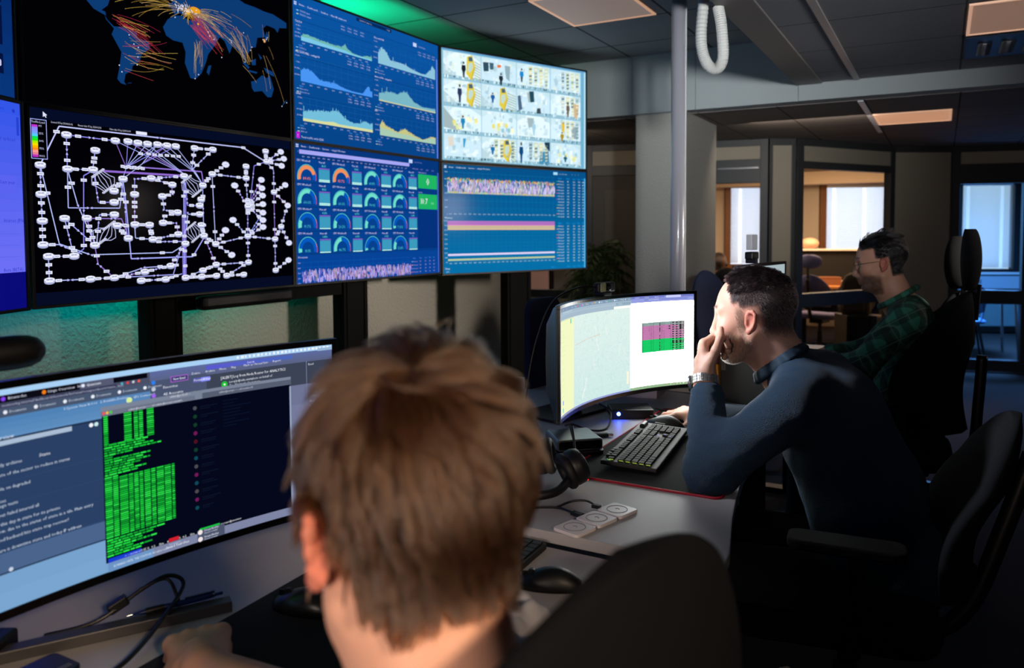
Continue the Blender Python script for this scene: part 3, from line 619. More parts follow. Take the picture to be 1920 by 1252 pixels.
    c.text('TX/DX input', 66, 98, 11, '#a8bcf4', 3); c.text('TX/DX output', 66, 120, 11, '#a8bcf4', 3); c.rect(38, 90, 56, 96, '#7cc8ff', 3); c.rect(38, 112, 56, 118, '#b8d8b0', 3)
    c.rect(18, 852, 48, 892, '#c010d8', 3); c.text('!', 29, 884, 20, '#ffd0ff', 4); c.text('Total traffic with CDN', 60, 888, 14, '#c8d4ff', 3)
    c.rect(1574, 110, 1588, 896, '#6a84f0', 3)
    return c
def scr_gauges():
    c = Canvas(1600, 900, '#063c86')
    c.grad(0, 0, 1600, 900, '#05357a', '#07459a', 10, 1, True)
    topbar(c, ('Home', 'Dashboards', 'Servers', 'icinga2 Workers'), 0, y=26)
    c.rect(46, 40, 1206, 66, '#a4a6f4', 3); c.text('0', 30, 58, 12, '#78a8ff', 3)
    for k in range(24): c.text('%02d:00' % ((13 + k) % 24), 70 + k * 47, 88, 10, '#b4c0fa', 3, xs=.8)
    c.rect(1200, 10, 1246, 38, '#bcd4ff', 3); c.text('Last 24 hours', 1270, 32, 12, '#7f90e8', 3)
    c.text('Worker15', 1245, 84, 12, '#8f8ff0', 3)
    for k in range(3): c.text('100%', 1350 + k * 76, 84, 11, '#8a90ee', 3)
    cells = [('84.4%', .844), ('83.7%', .837), ('68.8%', .688), ('56.7%', .567), ('60.6%', .606), ('60.6%', .606), ('74.4%', .744), ('66.2%', .662), ('19.7%', .197), ('20.2%', .202), ('21.1%', .211), ('7.20%', .072), ('10.1%', .101), ('46.7%', .467), ('6%', .06), ('22.8%', .228)]
    mems = ['18.2%', '17.8%', '17.5%', '48.5%', '18.2%', '17%', '21%', '75%', '4.23%', '4.77%', '6.06%', '2.98%', '5.87%', '6.37%', '3.05%', '1%']
    xs = [(13, 214, 330), (338, 540, 655), (665, 860, 985), (985, 1190, 1306)]
    ys = [98, 252, 408, 566]
    for r_ in range(4):
        for k in range(4):
            i = r_ * 4 + k; x0, xm, x1 = xs[k]; y = ys[r_]; t, v = cells[i]
            for a, b in ((x0, xm - 5), (xm, x1)): c.rect(a, y - 4, b, y + 148, '#06418e', 2); c.rect(a, y - 6, b, y - 3, '#042c66', 3)
            c.text('CPU Worker%d' % (i + 1), x0 + 8, y + 17, 14, '#d0d6ff', 4); c.text('Mem #%d' % (i + 1), xm + 6, y + 17, 13, '#c8d0ff', 4)
            cx, cy = (x0 + xm) / 2 - 4, y + 118; ro, ri = 80, 54
            col = '#f0905c' if v > .8 else '#6fe0cc'
            c.arc(cx, cy, ri, ro, -12, 192, '#0658c0', 4, 20); c.arc(cx, cy, ri, ro, -12, -12 + 204 * v, col, 5, 20)
            c.arc(cx, cy, ro + 2, ro + 6, -12, 150, '#58d8d0', 5, 20); c.arc(cx, cy, ro + 2, ro + 6, 150, 168, '#f0905c', 5, 4); c.arc(cx, cy, ro + 2, ro + 6, 168, 192, '#e04050', 5, 4)
            c.text(t, cx, cy + 14, 19, '#f08060' if v > .8 else '#48c8d0', 5, 'm')
            c.text(mems[i], (xm + x1) / 2 - 4, y + 40, 13, '#68e8d8', 4, 'm')
            mx0, mx1 = xm + 5, x1 - 8; c.rect(mx0, y + 48, mx1, y + 56, '#7c5cc8', 4)
            for q in range(9): c.rect(mx0, y + 58 + q * 8, mx1, y + 64.5 + q * 8, '#3f9fc0', 4); c.rect(mx0, y + 64.5 + q * 8, mx1, y + 66 + q * 8, '#2c86b4', 4)
            n = 2 if r_ < 2 else 1
            for q in range(n): c.rect(mx0, y + 132 - q * 9, mx1, y + 139.5 - q * 9, '#b8f4ec', 5)
    c.text('Failed pulse jobs', 1322, 108, 11, '#b4c4ff', 3); c.rect(1318, 116, 1575, 226, '#1fb464', 3); c.text('0', 1447, 198, 56, '#eef4ff', 4, 'm')
    c.text('Latency', 1322, 262, 11, '#b4c4ff', 3); c.rect(1318, 270, 1575, 388, '#1fb464', 3); c.text('10.7', 1350, 348, 44, '#eef4ff', 4); c.text('ms', 1490, 348, 24, '#8fe0b0', 4)
    c.rect(1310, 392, 1580, 700, '#04327c', 2)
    c.rect(10, 708, 1585, 711, '#042c66', 3)
    c.text('Processes', 20, 736, 14, '#c4d0ff', 3)
    for k in range(5): c.text(('900', '800', '700', '600', '500')[k], 16, 772 + k * 33, 11, '#a8bcff', 3)
    for k in range(17): c.rect(60 + k * 70, 752, 61.5 + k * 70, 898, '#0d5cb8', 2)
    for k in range(4): c.rect(50, 762 + k * 33, 1215, 764 + k * 33, '#0d5cb8', 2)
    spikes(c, 52, 1215, 806, 898, ['#c8b4f4', '#a8a4f4', '#d8c4f8', '#7888e8', '#c890b8', '#b8a078', '#6a60c8'], 170, 4, 4)
    for k in range(5):
        for q in range(6):
            x = 1240 + (0, 85, 155, 215, 270, 320)[q]
            if q < 5: c.text(('Name', 'Mean', 'Last *', 'Max', 'Min')[q] if k == 0 else ('Worker%d' % k if q == 0 else str(rnd.randint(500, 900))), x, 778 + k * 27, 11, '#4a8cff' if k == 0 else '#9a98f0', 3)
        if k: c.rect(1222, 770 + k * 27, 1236, 775 + k * 27, ('#80c8ff', '#f0a060', '#60a0ff', '#f06060')[k - 1], 3)
    c.rect(1583, 90, 1593, 896, '#5a70e0', 3)
    return c
def scr_graph():
    c = Canvas(1600, 900, '#06588f')
    c.grad(0, 0, 1600, 900, '#06508a', '#0670a8', 10, 1, True)
    topbar(c, ('Home', 'Dashboards', 'Servers', 'icinga2 Workers'), 0, '#d8ecf8', y=30)
    c.rect(1195, 14, 1245, 38, '#a8e0ff', 3); c.text('Last 24 hours', 1262, 34, 12, '#a0c4e8', 3)
    for k in range(3): c.text('+', 1420 + k * 40, 34, 12, '#a0d0f0', 3)
    for k in range(7):
        y = 62 + k * 58; c.text(('900', '800', '700', '600', '500', '400', '0')[k], 50, y + 6, 13, '#b8e0f8', 3, 'r')
        if k < 6: c.rect(60, y, 1210, y + 1.6, '#0a80b8', 2)
    for k in range(24):
        x = 62 + k * 49
        for a, b in ((56, 400), (462, 800)): c.rect(x, a, x + 1.6, b, '#0a80b8', 2)
        for y in (412, 822): c.text('%02d:00' % ((13 + k) % 24), x, y, 11, '#c8ecfa', 3, xs=.85)
    spikes(c, 46, 1210, 112, 236, ['#e8d8f8', '#c8b8f8', '#f0e8ff', '#9aa0f0', '#e8b0d0', '#c8d868', '#d8a0e8', '#b8d8f8'], 230, 9, 3)
    for k in range(160):
        x = 46 + k * 7.27; y = 104 + 18 * rnd.random(); c.rect(x, y, x + 6, y + 26 * rnd.random() + 6, rnd.choice(['#e8b020', '#f0c830', '#f08838', '#40c878', '#5090f0', '#e8d8f8']), 7)
        c.rect(x, 218 + 8 * rnd.random(), x + 6, 236, rnd.choice(['#d8d848', '#88d0d0', '#e8a0c8', '#c8d060']), 7)
    c.text('Memory', 20, 446, 15, '#d8f0fc', 3)
    c.rect(46, 464, 1210, 500, '#b070c0', 3); c.rect(46, 498, 1210, 502, '#e888c8', 4); c.rect(46, 502, 1210, 538, '#cbb898', 3); c.rect(46, 534, 1210, 539, '#f0c890', 4)
    for k in range(10): c.text(('100%', '90%', '80%', '70%', '60%', '50%', '40%', '20%', '10%', '0%')[k], 46, 470 + k * 38, 12, '#b8e0f8', 3, 'r')
    for k in range(8): c.rect(60, 560 + k * 30, 1210, 561.6 + k * 30, '#0a80b8', 2)
    c.rect(48, 738, 1210, 752, '#e4d8f8', 4); c.rect(48, 752, 1210, 756, '#98b8f0', 3); c.rect(48, 780, 1210, 794, '#b8cc98', 4); c.rect(48, 794, 1210, 797, '#7ab0c0', 3)
    dots = ['#20c060', '#e0c020', '#2090f0', '#f07030', '#f05080', '#20a0f0', '#a060f0', '#3070f0', '#20c080', '#e8d040', '#20b0ff', '#f08060']
    for y0, n in ((60, 13), (470, 13)):
        for q in range(5): c.text(('Name', 'Mean', 'Last *', 'Max', 'Min')[q], (1262, 1365, 1440, 1505, 1560)[q] - 10, y0 + 14, 13, '#20a8ff', 3)
        for k in range(n):
            y = y0 + 42 + k * 27; c.rect(1234, y - 8, 1250, y - 3, dots[k % 12], 3)
            for q in range(5): c.text('Worker%d' % (k + 1) if q == 0 else str(rnd.randint(500, 900)), (1252, 1362, 1436, 1500, 1552)[q], y, 13, '#c0e4fa', 3, xs=.95)
    c.text('Swap', 18, 866, 15, '#d8f0fc', 3); c.text('80%', 30, 892, 12, '#b8e0f8', 3)
    for q in range(5): c.text(('Name', 'Mean', 'Last *', 'Max', 'Min')[q], (1170, 1362, 1436, 1500, 1552)[q], 886, 13, '#20a8ff', 3)
    c.rect(1578, 56, 1592, 896, '#58b4e8', 3)
    return c
def scr_cctv():
    c = Canvas(1600, 900, '#7fb4cc')
    c.rect(0, 0, 1600, 12, '#5f98c4', 1); c.rect(1582, 8, 1597, 896, '#bfe0f0', 1); c.rect(1540, 10, 1580, 890, '#6aa8c6', 1)
    r = random.Random(12)
    X = [(22, 396), (402, 774), (780, 1160), (1168, 1534)]; Yy = [(20, 236), (242, 456), (462, 676), (682, 892)]
    for j in range(4):
        for i in range(4):
            x0, x1 = X[i]; y0, y1 = Yy[j]; w, h = x1 - x0, y1 - y0; k = j * 4 + i
            P = lambda u, v: (x0 + u * w, y0 + v * h)
            q = lambda pts, col, L=3: c.poly([P(*p) for p in pts], col, L)
            c.rect(x0, y0, x1, y1, r.choice(['#cfe8f4', '#d8eef8', '#c6e2f0', '#dceef4']), 2, True)
            q([(0, 0), (.3, 0), (0, .3)], '#c4dee6'); q([(1, 0), (.7, 0), (1, .25)], '#bcdae4'); c.rect(x0, y0 + h * .87, x1, y1, '#8fb8c8', 4)
            for s_ in range(22): u = r.random(); c.rect(x0 + u * w, y0 + h * .88, x0 + (u + .03) * w, y0 + h * (.9 + .1 * r.random()), r.choice(['#5f94ac', '#b8dce8', '#2c5464', '#dff2f8']), 5)
            for s_ in range(34):
                u, v = .02 + r.random() * .86, .02 + r.random() * .78; a_ = .02 + .09 * r.random(); b_ = .04 + .16 * r.random(); q([(u, v), (u + a_, max(0, v - .03)), (u + a_ * .9, v + b_), (u - .01, v + b_ * .8)], r.choice(['#c4e0ea', '#d4e8ee', '#e6f6fa', '#b4d2dc', '#d8e6dc', '#c0dae4', '#dceef2', '#a8c8d4']), 3)
            if k in (0, 4, 5, 13):     # yellow rack leaning on the right
                o_ = .0 if k != 5 else -.1
                q([(.62 + o_, .1), (.76 + o_, .02), (.84 + o_, .4), (.74 + o_, .98), (.6 + o_, .75)], '#d8c440', 6); q([(.66 + o_, .34), (.77 + o_, .3), (.78 + o_, .5), (.7 + o_, .7), (.64 + o_, .62)], '#b8d0c8', 7)
                q([(.66 + o_, .1), (.76 + o_, .08), (.78 + o_, .24), (.67 + o_, .26)], '#486070', 7)
                for s_ in range(7): y = .22 + s_ * .1; q([(.82 + o_, y), (.99, y + .1), (.99, y + .15), (.82 + o_, y + .05)], '#a8bcae', 6); 
                q([(.8 + o_, .5), (.86 + o_, .4), (.76 + o_, .95), (.72 + o_, .95)], '#c8b040', 7)
                q([(0, .45), (.3, .8), (.4, .95), (0, .95)], '#b4ced6', 3)
            if k in (2, 13, 14, 11, 7, 3):  # upright racks
                for s_ in range(4): a = .34 + s_ * .16; q([(a, .08), (a + .12, .05), (a + .1, .8), (a + .03, .85)], r.choice(['#c8d4b4', '#b8ccd0', '#a8c0c8', '#d8d8a8']), 5); [q([(a + .02, .15 + t * .14), (a + .11, .13 + t * .14), (a + .1, .2 + t * .14), (a + .025, .22 + t * .14)], r.choice(['#88a4b0', '#e0e8d8', '#5c7c8c']), 6) for t in range(5)]
            if k in (8, 6, 10): q([(0, .05), (.42, .75), (.4, .9), (0, .8)] if k == 8 else [(.3, .1), (.5, .1), (.5, .45), (.34, .5)], '#9cb0b4', 4)
            if k in (8, 9, 15):
                for s_ in range(12): u, v = .2 + .7 * r.random(), .3 + .5 * r.random(); q([(u, v), (u + .08, v - .05), (u + .1, v + .12), (u + .02, v + .15)], r.choice(['#e0d870', '#d8e0a0', '#c8d8d8', '#f0f0c8', '#90c0d0']), 6)
            if k == 1: q([(.04, .2), (.2, .18), (.2, .52), (.06, .55)], '#2c4c5c', 6); q([(.22, .18), (.34, .17), (.34, .42), (.24, .45)], '#3c6070', 6); q([(.44, .22), (.55, .2), (.56, .3), (.45, .33)], '#e07038', 6); q([(.66, .2), (.82, .2), (.8, .8), (.7, .7)], '#8ca8b4', 5); c.disc(*P(.04, .9), 6, 8, '#101820', 7)
            if k == 6: q([(.36, .05), (.5, .02), (.52, .45), (.4, .5)], '#204858', 6); q([(.02, .3), (.1, .25), (.16, .8), (.05, .9)], '#486480', 6); q([(.6, .7), (.7, .68), (.72, .9), (.58, .92)], '#384850', 6)
            if k == 14: q([(.82, .02), (.99, .0), (.99, .4), (.85, .2)], '#16384c', 6); q([(.7, .5), (.95, .3), (.98, .95), (.65, .95)], '#3888b0', 5)
            man = {0: (.53, .3, .9, '#16222c'), 1: (.55, .52, 1.0, '#1c2c34'), 2: (.14, .2, .75, '#1884c8'), 3: (.16, .3, .7, '#a8c8d4'), 4: (.42, .15, .85, '#2a3458'), 5: (.31, .3, .7, '#1c5c9c'), 7: (.57, .3, .9, '#6c5a50'), 8: (.5, .3, .8, '#1c80b0'), 10: (.5, .2, .8, '#9cc8dc'), 11: (.37, .55, .95, '#a08818'), 13: (.3, .3, .7, '#186ca8'), 14: (.12, .1, .95, '#0c4478'), 15: (.48, .5, .8, '#1c5c74')}.get(k)
            if man:
                u, a, b, col = man; hh = b - a
                c.disc(*P(u, a + hh * .08), w * .025, h * hh * .09, col if k in (10, 3) else '#3c3434', 8, 10)
                q([(u - .05, a + hh * .22), (u + .05, a + hh * .22), (u + .06, a + hh * .5), (u + .035, a + hh * .62), (u - .035, a + hh * .62), (u - .06, a + hh * .5)], col, 8); q([(u - .035, a + hh * .6), (u + .035, a + hh * .6), (u + .02, b), (u - .02, b)], col if k not in (0, 2) else '#3a4650', 8)
            if k == 11: q([(.36, .15), (.46, .2), (.44, .6), (.38, .5)], '#e0b828', 7); q([(.72, .25), (.92, .3), (.86, .8), (.7, .75)], '#8ca4ac', 6)
            if k == 7: q([(.75, .3), (.95, .35), (.88, .95), (.78, .9)], '#c8b088', 6)
            if k == 12: q([(.5, .15), (.58, .14), (.54, .5), (.51, .5)], '#3498c8', 6); q([(.1, .15), (.24, .1), (.26, .45), (.12, .5)], '#d4d0c4', 5)
    return c
def scr_page():   # bright blue page, right edge of it in view
    c = Canvas(1600, 900, '#4c5cf0')
    c.grad(0, 0, 1600, 740, '#2f55e8', '#6e70f6', 14, 1, True); c.rect(0, 740, 1600, 900, '#0a0a78', 2, True)
    for t, x, y in (('Contact', 1430, 40), ('Recently updated', 1405, 168), ('Last year ...', 1468, 355), ('Internet (IPN)', 1480, 520), ('Beta (BETA)', 1470, 790)): c.text(t, x, min(y, 735), 15, '#2438c8', 3)
    for y in (420, 470, 520, 570, 620, 670): c.rect(900, y, 1570, y + 2, '#5a60e8', 3)
    c.disc(1560, 36, 9, 8, '#2438c8', 3); c.rect(1575, 60, 1590, 140, '#2640d0', 3); c.rect(1300, 320, 1565, 395, '#5a62f0', 2)
    return c
def scr_dark():
    c = Canvas(1600, 900, '#06245c')
    c.grad(0, 0, 1600, 900, '#041a50', '#08367c', 10, 1, True)
    for y in (462, 560, 640, 762): c.rect(1470, y - 40, 1540, y + 44, '#04123c', 2)
    c.arc(1505, 464, 13, 17, 0, 360, '#c8ccf0', 3); c.rect(1484, 462, 1526, 466, '#c8ccf0', 3); c.rect(1503, 444, 1507, 484, '#c8ccf0', 3)
    c.rect(1488, 560, 1524, 565, '#c8ccf0', 3); c.rect(1503, 544, 1508, 582, '#c8ccf0', 3); c.rect(1488, 638, 1524, 643, '#c8ccf0', 3)
    c.poly([(1505, 736), (1528, 752), (1528, 772), (1505, 788), (1482, 772), (1482, 752)], '#c8ccf0', 3); c.poly([(1505, 746), (1520, 756), (1505, 766), (1490, 756)], '#04123c', 4)
    return c

# ------------------------------------------------------------------ the video wall
TV_W, TV_H = 1.21, 0.681
def tv(name_label, x, y, ang, z0, canvas, w=TV_W, h=TV_H, strength=1.0, logo=False):
    """x, y: left end of the lit picture; ang: plan direction of its lower edge; local X along the picture, local -Y towards the room"""
    t = thing('wall_display', name_label, 'screen', (x, y, z0), math.radians(ang), 'video wall screens')
    b = 0.011; D_ = 0.055
    ca = MB().box(-b, w + b, 0.004, D_, -b, h + b).box(0.2, w - 0.2, D_, D_ + 0.03, 0.1, h - 0.1)
    obj('housing', ca, M_black, t, bevel=0.003)
    bz = MB().box(-b, 0, -0.004, 0.006, -b, h + b).box(w, w + b, -0.004, 0.006, -b, h + b).box(0, w, -0.004, 0.006, h, h + b).box(0, w, -0.004, 0.006, -b, 0)
    obj('bezel', bz, mat('bezel', '#0d0c0b', 0.5), t, bevel=0.0015)
    canvas.build('display', lambda px, py, L: (px / canvas.w * w, 0.003 - L, h - py / canvas.h * h), t, strength)
    return t
TX = -2.724
tv('upper screen showing a dark blue world map with glowing arcs', TX, 1.522, 90, 1.902, scr_map(), 1.222, 0.687)
tv('lower screen showing a black network diagram of linked nodes', TX, 1.536, 90, 1.204, scr_net())
tv('upper blue screen with six traffic area charts', TX, 2.774, 90, 1.902, scr_traffic(), 1.222, 0.687)
tv('lower blue screen with round percentage gauges and green tiles', TX, 2.77, 90, 1.204, scr_gauges(), 1.222)
a3 = math.degrees(math.atan2(1.117, 0.466))
tv('pale screen showing a grid of sixteen camera pictures', -2.75, 4.065, a3, 1.905, scr_cctv(), 1.24, 0.695, 1.15)
tv('teal blue screen with a jagged line graph and value table', -2.75, 4.07, a3, 1.19, scr_graph(), 1.24, 0.69)
a0 = 90 + 24
dx, dy = math.cos(math.radians(a0)), math.sin(math.radians(a0))
tv('bright violet blue page screen cut off at lower left', -2.705 - 1.21 * dx, 1.497 - 1.21 * dy, a0, 1.204, scr_page())
tv('dark blue screen with map control icons cut off at upper left', -2.705 - 1.222 * dx, 1.482 - 1.222 * dy, a0, 1.902, scr_dark(), 1.222, 0.687)

st = thing('screen_stand', 'black steel floor stand carrying the video wall', 'stand', (-2.86, 2.8, 0))
M_steel = mat('black_steel', '#050506', 0.8, 0.0, spec=.2)
def post(x, y, w, rot=0, ztop=2.5):
    M = Matrix.Translation((x, y, 0)) @ Matrix.Rotation(math.radians(rot), 4, 'Z')
    p = obj('post', MB().box(-0.04, 0.04, -w / 2, w / 2, 0.02, ztop).box(0.04, 0.046, -w / 2 + 0.02, -w / 2 + 0.035, 0.04, ztop).box(0.04, 0.046, w / 2 - 0.035, w / 2 - 0.02, 0.04, ztop), M_steel, st, bevel=0.004); p.matrix_local = Matrix.Translation((2.86, -2.8, 0)) @ M
    f = obj('foot', MB().box(-0.06, 0.5, -w / 2, w / 2, 0, 0.03), M_steel, st, bevel=0.006); f.matrix_local = p.matrix_local
post(-2.86, 2.12, 0.155); post(-2.86, 3.315, 0.2); post(-2.57, 4.69, 0.21, a3 - 90)
obj('cross_rail', MB().box(-0.02, 0.03, -0.6, 0.53, 1.12, 1.19), M_steel, st, bevel=0.003)
obj('cross_rail', MB().box(-0.03, 0.0, -1.25, 0.6, 2.1, 2.18), M_steel, st, bevel=0.003)
sb = thing('sound_bar', 'slim black sound bar under the network diagram screen', 'speaker', (-2.74, 2.44, 1.155))
obj('body', MB().box(-0.04, 0.03, -0.22, 0.3, -0.03, 0.03), M_black, sb, bevel=0.02, seg=3)
# ------------------------------------------------------------------ desks
M_desk = mat('desk_top', '#b9b6b8', 0.5, spec=0.4, bump=0.04, bscale=500, bdist=0.0005)
M_deskedge = mat('desk_edge', '#8f8c92', 0.5)
def desk(label, poly, z, legs, th=0.026):
    t = thing('desk', label, 'desk', (poly[0][0], poly[0][1], 0), 0, None); o = Vector(poly[0])
    P = [(x - o.x, y - o.y) for x, y in poly]
    obj('desktop', MB().prism(P, z - th, z), M_desk, t, bevel=0.002)
    for x0, x1, y in legs:
        x0, x1, y = x0 - o.x, x1 - o.x, y - o.y; xm = (x0 + x1) / 2
        l = MB().box(xm - 0.05, xm + 0.05, y - 0.03, y + 0.03, 0.03, z - th).box(x0, x1, y - 0.04, y + 0.04, 0, 0.03).box(x0 + .06, x1 - .06, y - 0.02, y + 0.02, z - th - 0.04, z - th)
        obj('leg', l, M_dark, t, bevel=0.004)
    return t
D1Z, D2Z, D3Z = 0.76, 0.79, 0.80
desk('white desk with the large curved monitor nearest the camera', [(-1.72, -0.3), (-0.62, -0.3), (-0.68, 0.1), (-0.74, 0.5), (-0.68, 0.9), (-0.56, 1.3), (-0.5, 1.502), (-1.72, 1.502)], D1Z, [(-1.5, -0.75, 0.1), (-1.5, -0.75, 1.3)])
desk('white desk with the curved front edge holding the black keyboard', [(-1.72, 1.512), (-0.366, 1.512), (-0.37, 1.583), (-0.412, 1.787), (-0.434, 1.92), (-0.461, 2.13), (-0.466, 2.35), (-0.44, 2.65), (-0.38, 2.95), (-0.366, 3.10), (-1.72, 3.10)], D2Z, [(-1.5, -0.55, 1.75), (-1.5, -0.55, 2.85)])
desk('white desk of the man in the plaid shirt', [(-1.0, 3.14), (-0.36, 3.14), (-0.4, 3.4), (-0.42, 3.7), (-0.38, 4.2), (-0.36, 4.7), (-1.0, 4.7)], D3Z, [(-0.95, -0.45, 3.4), (-0.95, -0.45, 4.45)])

# ------------------------------------------------------------------ curved monitors
def monitor(name, label, cat, x0, y0, th, R_, zb, w, h, canvas, zdesk, strength=1.0, bezel=0.012, thick=0.035, bulge=0.05, shell=None, chin=0.014, stand=True, group=None, ny=0.0):
    t = thing(name, label, cat, (x0, y0, zdesk), th, group); zz = zb - zdesk
    def C(s, z, d=0.0): # s metres along the arc, d behind the picture
        a = s / R_; r = R_ + d; return (R_ - r * math.cos(a), r * math.sin(a), zz + z)
    canvas.build('display', lambda px, py, L: C((px / canvas.w - .5) * w, h * (1 - py / canvas.h), -L), t, strength)
    n = 40; S0 = [-w / 2 - bezel + (w + 2 * bezel) * i / n for i in range(n + 1)]
    def strip(z0, z1, d0, d1, ss=S0):
        m = MB(); m.loft([[C(s, z0, d0), C(s, z1, d0), C(s, z1, d1), C(s, z0, d1)] for s in ss]); return m
    hs = MB(); rings = []
    for s in S0:
        u = abs(s) / (w / 2 + bezel); b = thick + bulge * (1 - u ** 2.5) - .02 * u ** 6
        zt, zl = h + bezel, -chin; zc = (zt + zl) / 2; hh = (zt - zl) / 2
        rings.append([C(s, zl, 0.004), C(s, zt, 0.004), C(s, zt, 0.012)] + [C(s, zc + hh * f, 0.012 + (b - 0.012) * g) for f, g in ((.9, .55), (.6, .95), (0, 1), (-.6, .95), (-.9, .55))] + [C(s, zl, 0.012)])
    hs.loft(rings); obj('housing', hs, shell or M_black, t, smooth=False, bevel=0.002)
    bz = strip(-chin, 0, -0.003, 0.006); bz2 = strip(h, h + bezel, -0.003, 0.006)
    bz.add(bz2.v, bz2.f)
    for ss in ([-w / 2 - bezel, -w / 2], [w / 2, w / 2 + bezel]): q = strip(0, h, -0.003, 0.006, ss); bz.add(q.v, q.f)
    obj('bezel', bz, M_blackgloss, t, bevel=0.001)
    if stand:
        obj('stand_neck', MB().box(-0.105 - bulge, -0.06 - bulge, ny - 0.035, ny + 0.035, 0.01, zz + h * .5), M_black, t, bevel=0.008)
        obj('stand_arm', MB().box(-0.07 - bulge, -0.03, ny - 0.05, ny + 0.05, zz + h * .35, zz + h * .5), M_black, t, bevel=0.006)
        obj('stand_base', MB().prism(rrect(0.2, 0.3, 0.03), 0, 0.012, Matrix.Translation((-0.12 - bulge, ny, 0))), M_black, t, bevel=0.003)
    return t, C

def scr_work():
    c = Canvas(3440, 1440, '#5c86b4')
    c.grad(0, 0, 3440, 1440, '#4f7fb4', '#7aa6d0', 12, 1, True)
    c.grad(0, 180, 1490, 420, '#4c80b4', '#6a98c8', 6, 2, True)
    c.rect(0, 0, 3440, 38, '#a8d0f4', 6, True)
    for k in range(24): c.rect(2560 + k * 36, 8, 2560 + k * 36 + rnd.randint(12, 26), 28, '#eef6ff', 7)
    # browser
    c.rect(0, 38, 1850, 122, '#4a4f66', 3); c.rect(0, 38, 1345, 86, '#0c0c16', 4); c.rect(1345, 38, 1580, 86, '#565a72', 4); c.rect(1580, 42, 1830, 78, '#070714', 5); c.rect(0, 86, 1600, 120, '#3b4058', 4)
    c.text('Bitwarden', 880, 70, 18, '#d8dcf0', 6); c.disc(850, 62, 14, 14, '#8a40f0', 6); c.disc(1105, 62, 14, 14, '#f08020', 6); c.text('Icinga Overview  365', 1130, 70, 18, '#d8dcf0', 6); c.text('Quantum', 1390, 70, 18, '#f0f2ff', 6); c.disc(1365, 62, 12, 12, '#e8f0ff', 6)
    c.text('monitoring.internal/dashboards/network/list?view=compact&sort=state_desc', 840, 112, 17, '#aeb6d0', 6)
    for k, col in enumerate(('#50b0c0', '#e04050', '#c8ccd8', '#f06040')): c.disc(1640 + k * 42, 62 + 30, 10, 10, col, 6)
    c.rect(0, 122, 1850, 182, '#47556e', 3)
    for k in range(6): c.disc(860 + k * 190, 150, 13, 13, '#e8eef8', 6); c.text('Documents', 885 + k * 190, 158, 17, '#c8d2e4', 6, xs=.9)
    c.text('3 System View 10.0.0.1', 1230, 208, 17, '#d8e6f8', 6); c.text('2 Available Devices', 1480, 206, 17, '#d8e6f8', 6); c.disc(1690, 222, 22, 22, '#d8f09a', 6); c.text('GPS Connected', 1720, 214, 17, '#d8e6f8', 6)
    c.text('Overview', 760, 322, 24, '#e0ecfa', 6)
    c.rect(0, 318, 1490, 1180, '#2a4064', 4, True); c.rect(0, 330, 1280, 362, '#a9bdd4', 6); c.rect(0, 318, 1500, 330, '#1c2c48', 5)
    c.disc(1412, 350, 15, 15, '#f0f4f8', 6); c.disc(1448, 350, 15, 15, '#c8e8e8', 6)
    c.text('State', 1060, 490, 22, '#e8eef8', 6)
    lines = [(496, 960, 'Backup of daily archives'), (560, 1250, 'Report on node environment state of the sector to reduce in status'), (650, 1005, 'Services available on degraded'), (730, 850, 'Interfaces'), (760, 920, 'State of a storage tests'), (820, 1090, 'Uplink report out failed interval all'), (880, 1230, 'Rule to reachable state this day in state for its private'), (925, 1470, 'Availability for the latest state for LTDP now, due to the status of state in a tile. Main entry'), (980, 1240, 'Lost timer while non-updated backend hits state trap recover?'), (1050, 1330, 'Upward it fails because there is downtime state and today IP address')]
    for y, x1, t in lines: c.text(t, x1 - 14 * len(t) * .9, y, 21, '#cfdcec', 6, xs=.95)
    for k in range(4): c.rect(0, 600 + k * 150, 1490, 602 + k * 150, '#33507a', 5)
    c.rect(0, 1060, 1490, 1190, '#4a648c', 5, True); c.rect(0, 1190, 1500, 1200, '#24344e', 5)
    c.disc(860, 1180, 14, 14, '#c8d4e8', 6)
    # mail window
    c.grad(1850, 38, 3440, 150, '#5d6aa0', '#586078', 5, 3, True); c.grad(2300, 52, 3060, 86, '#5a58d0', '#4a68b8', 6, 4, False, False); c.text('Search', 2650, 76, 16, '#e8e8ff', 6)
    c.rect(1850, 110, 2300, 300, '#4a5470', 4, True); c.rect(2300, 126, 3440, 320, '#3c4354', 4, True)
    for k, cc in enumerate(('#2a80f0', '#c0c8d8', '#a060f0', '#c8d0e0')): c.disc(1875, 122 + k * 50, 16, 16, cc, 6)
    c.rect(2010, 96, 2150, 142, '#b060d0', 5); c.rect(2015, 101, 2145, 137, '#3a3c70', 6); c.text('New Email', 2030, 127, 18, '#f0f0ff', 7, xs=.85)
    c.text('Favorites', 1950, 180, 20, '#f0f4ff', 6); c.text('All Accounts', 1950, 232, 20, '#f0f4ff', 6)
    for k, t in enumerate(('Delete', 'Archive', 'Move', 'Flag', 'Mark as Unread', 'Sync', 'Report')): c.text(t, (2180, 2290, 2410, 2510, 2620, 2790, 2880)[k], 106 - k * 2, 17, '#e4e8f4', 6)
    c.rect(2190, 138, 2260, 172, '#5a60b0', 6); c.rect(2250, 138, 2330, 172, '#8890ff', 6); c.text('Focused', 2196, 162, 18, '#ffffff', 7); c.text('Other', 2268, 162, 18, '#ffffff', 7)
    c.text('[ALERT] Log from Node Router for ANALYTICS', 2420, 178, 22, '#f0f4fc', 6, xs=.85); c.disc(2450, 222, 26, 26, '#18c030', 6, 18); c.disc(2450, 222, 9, 9, '#d8f8dc', 7)
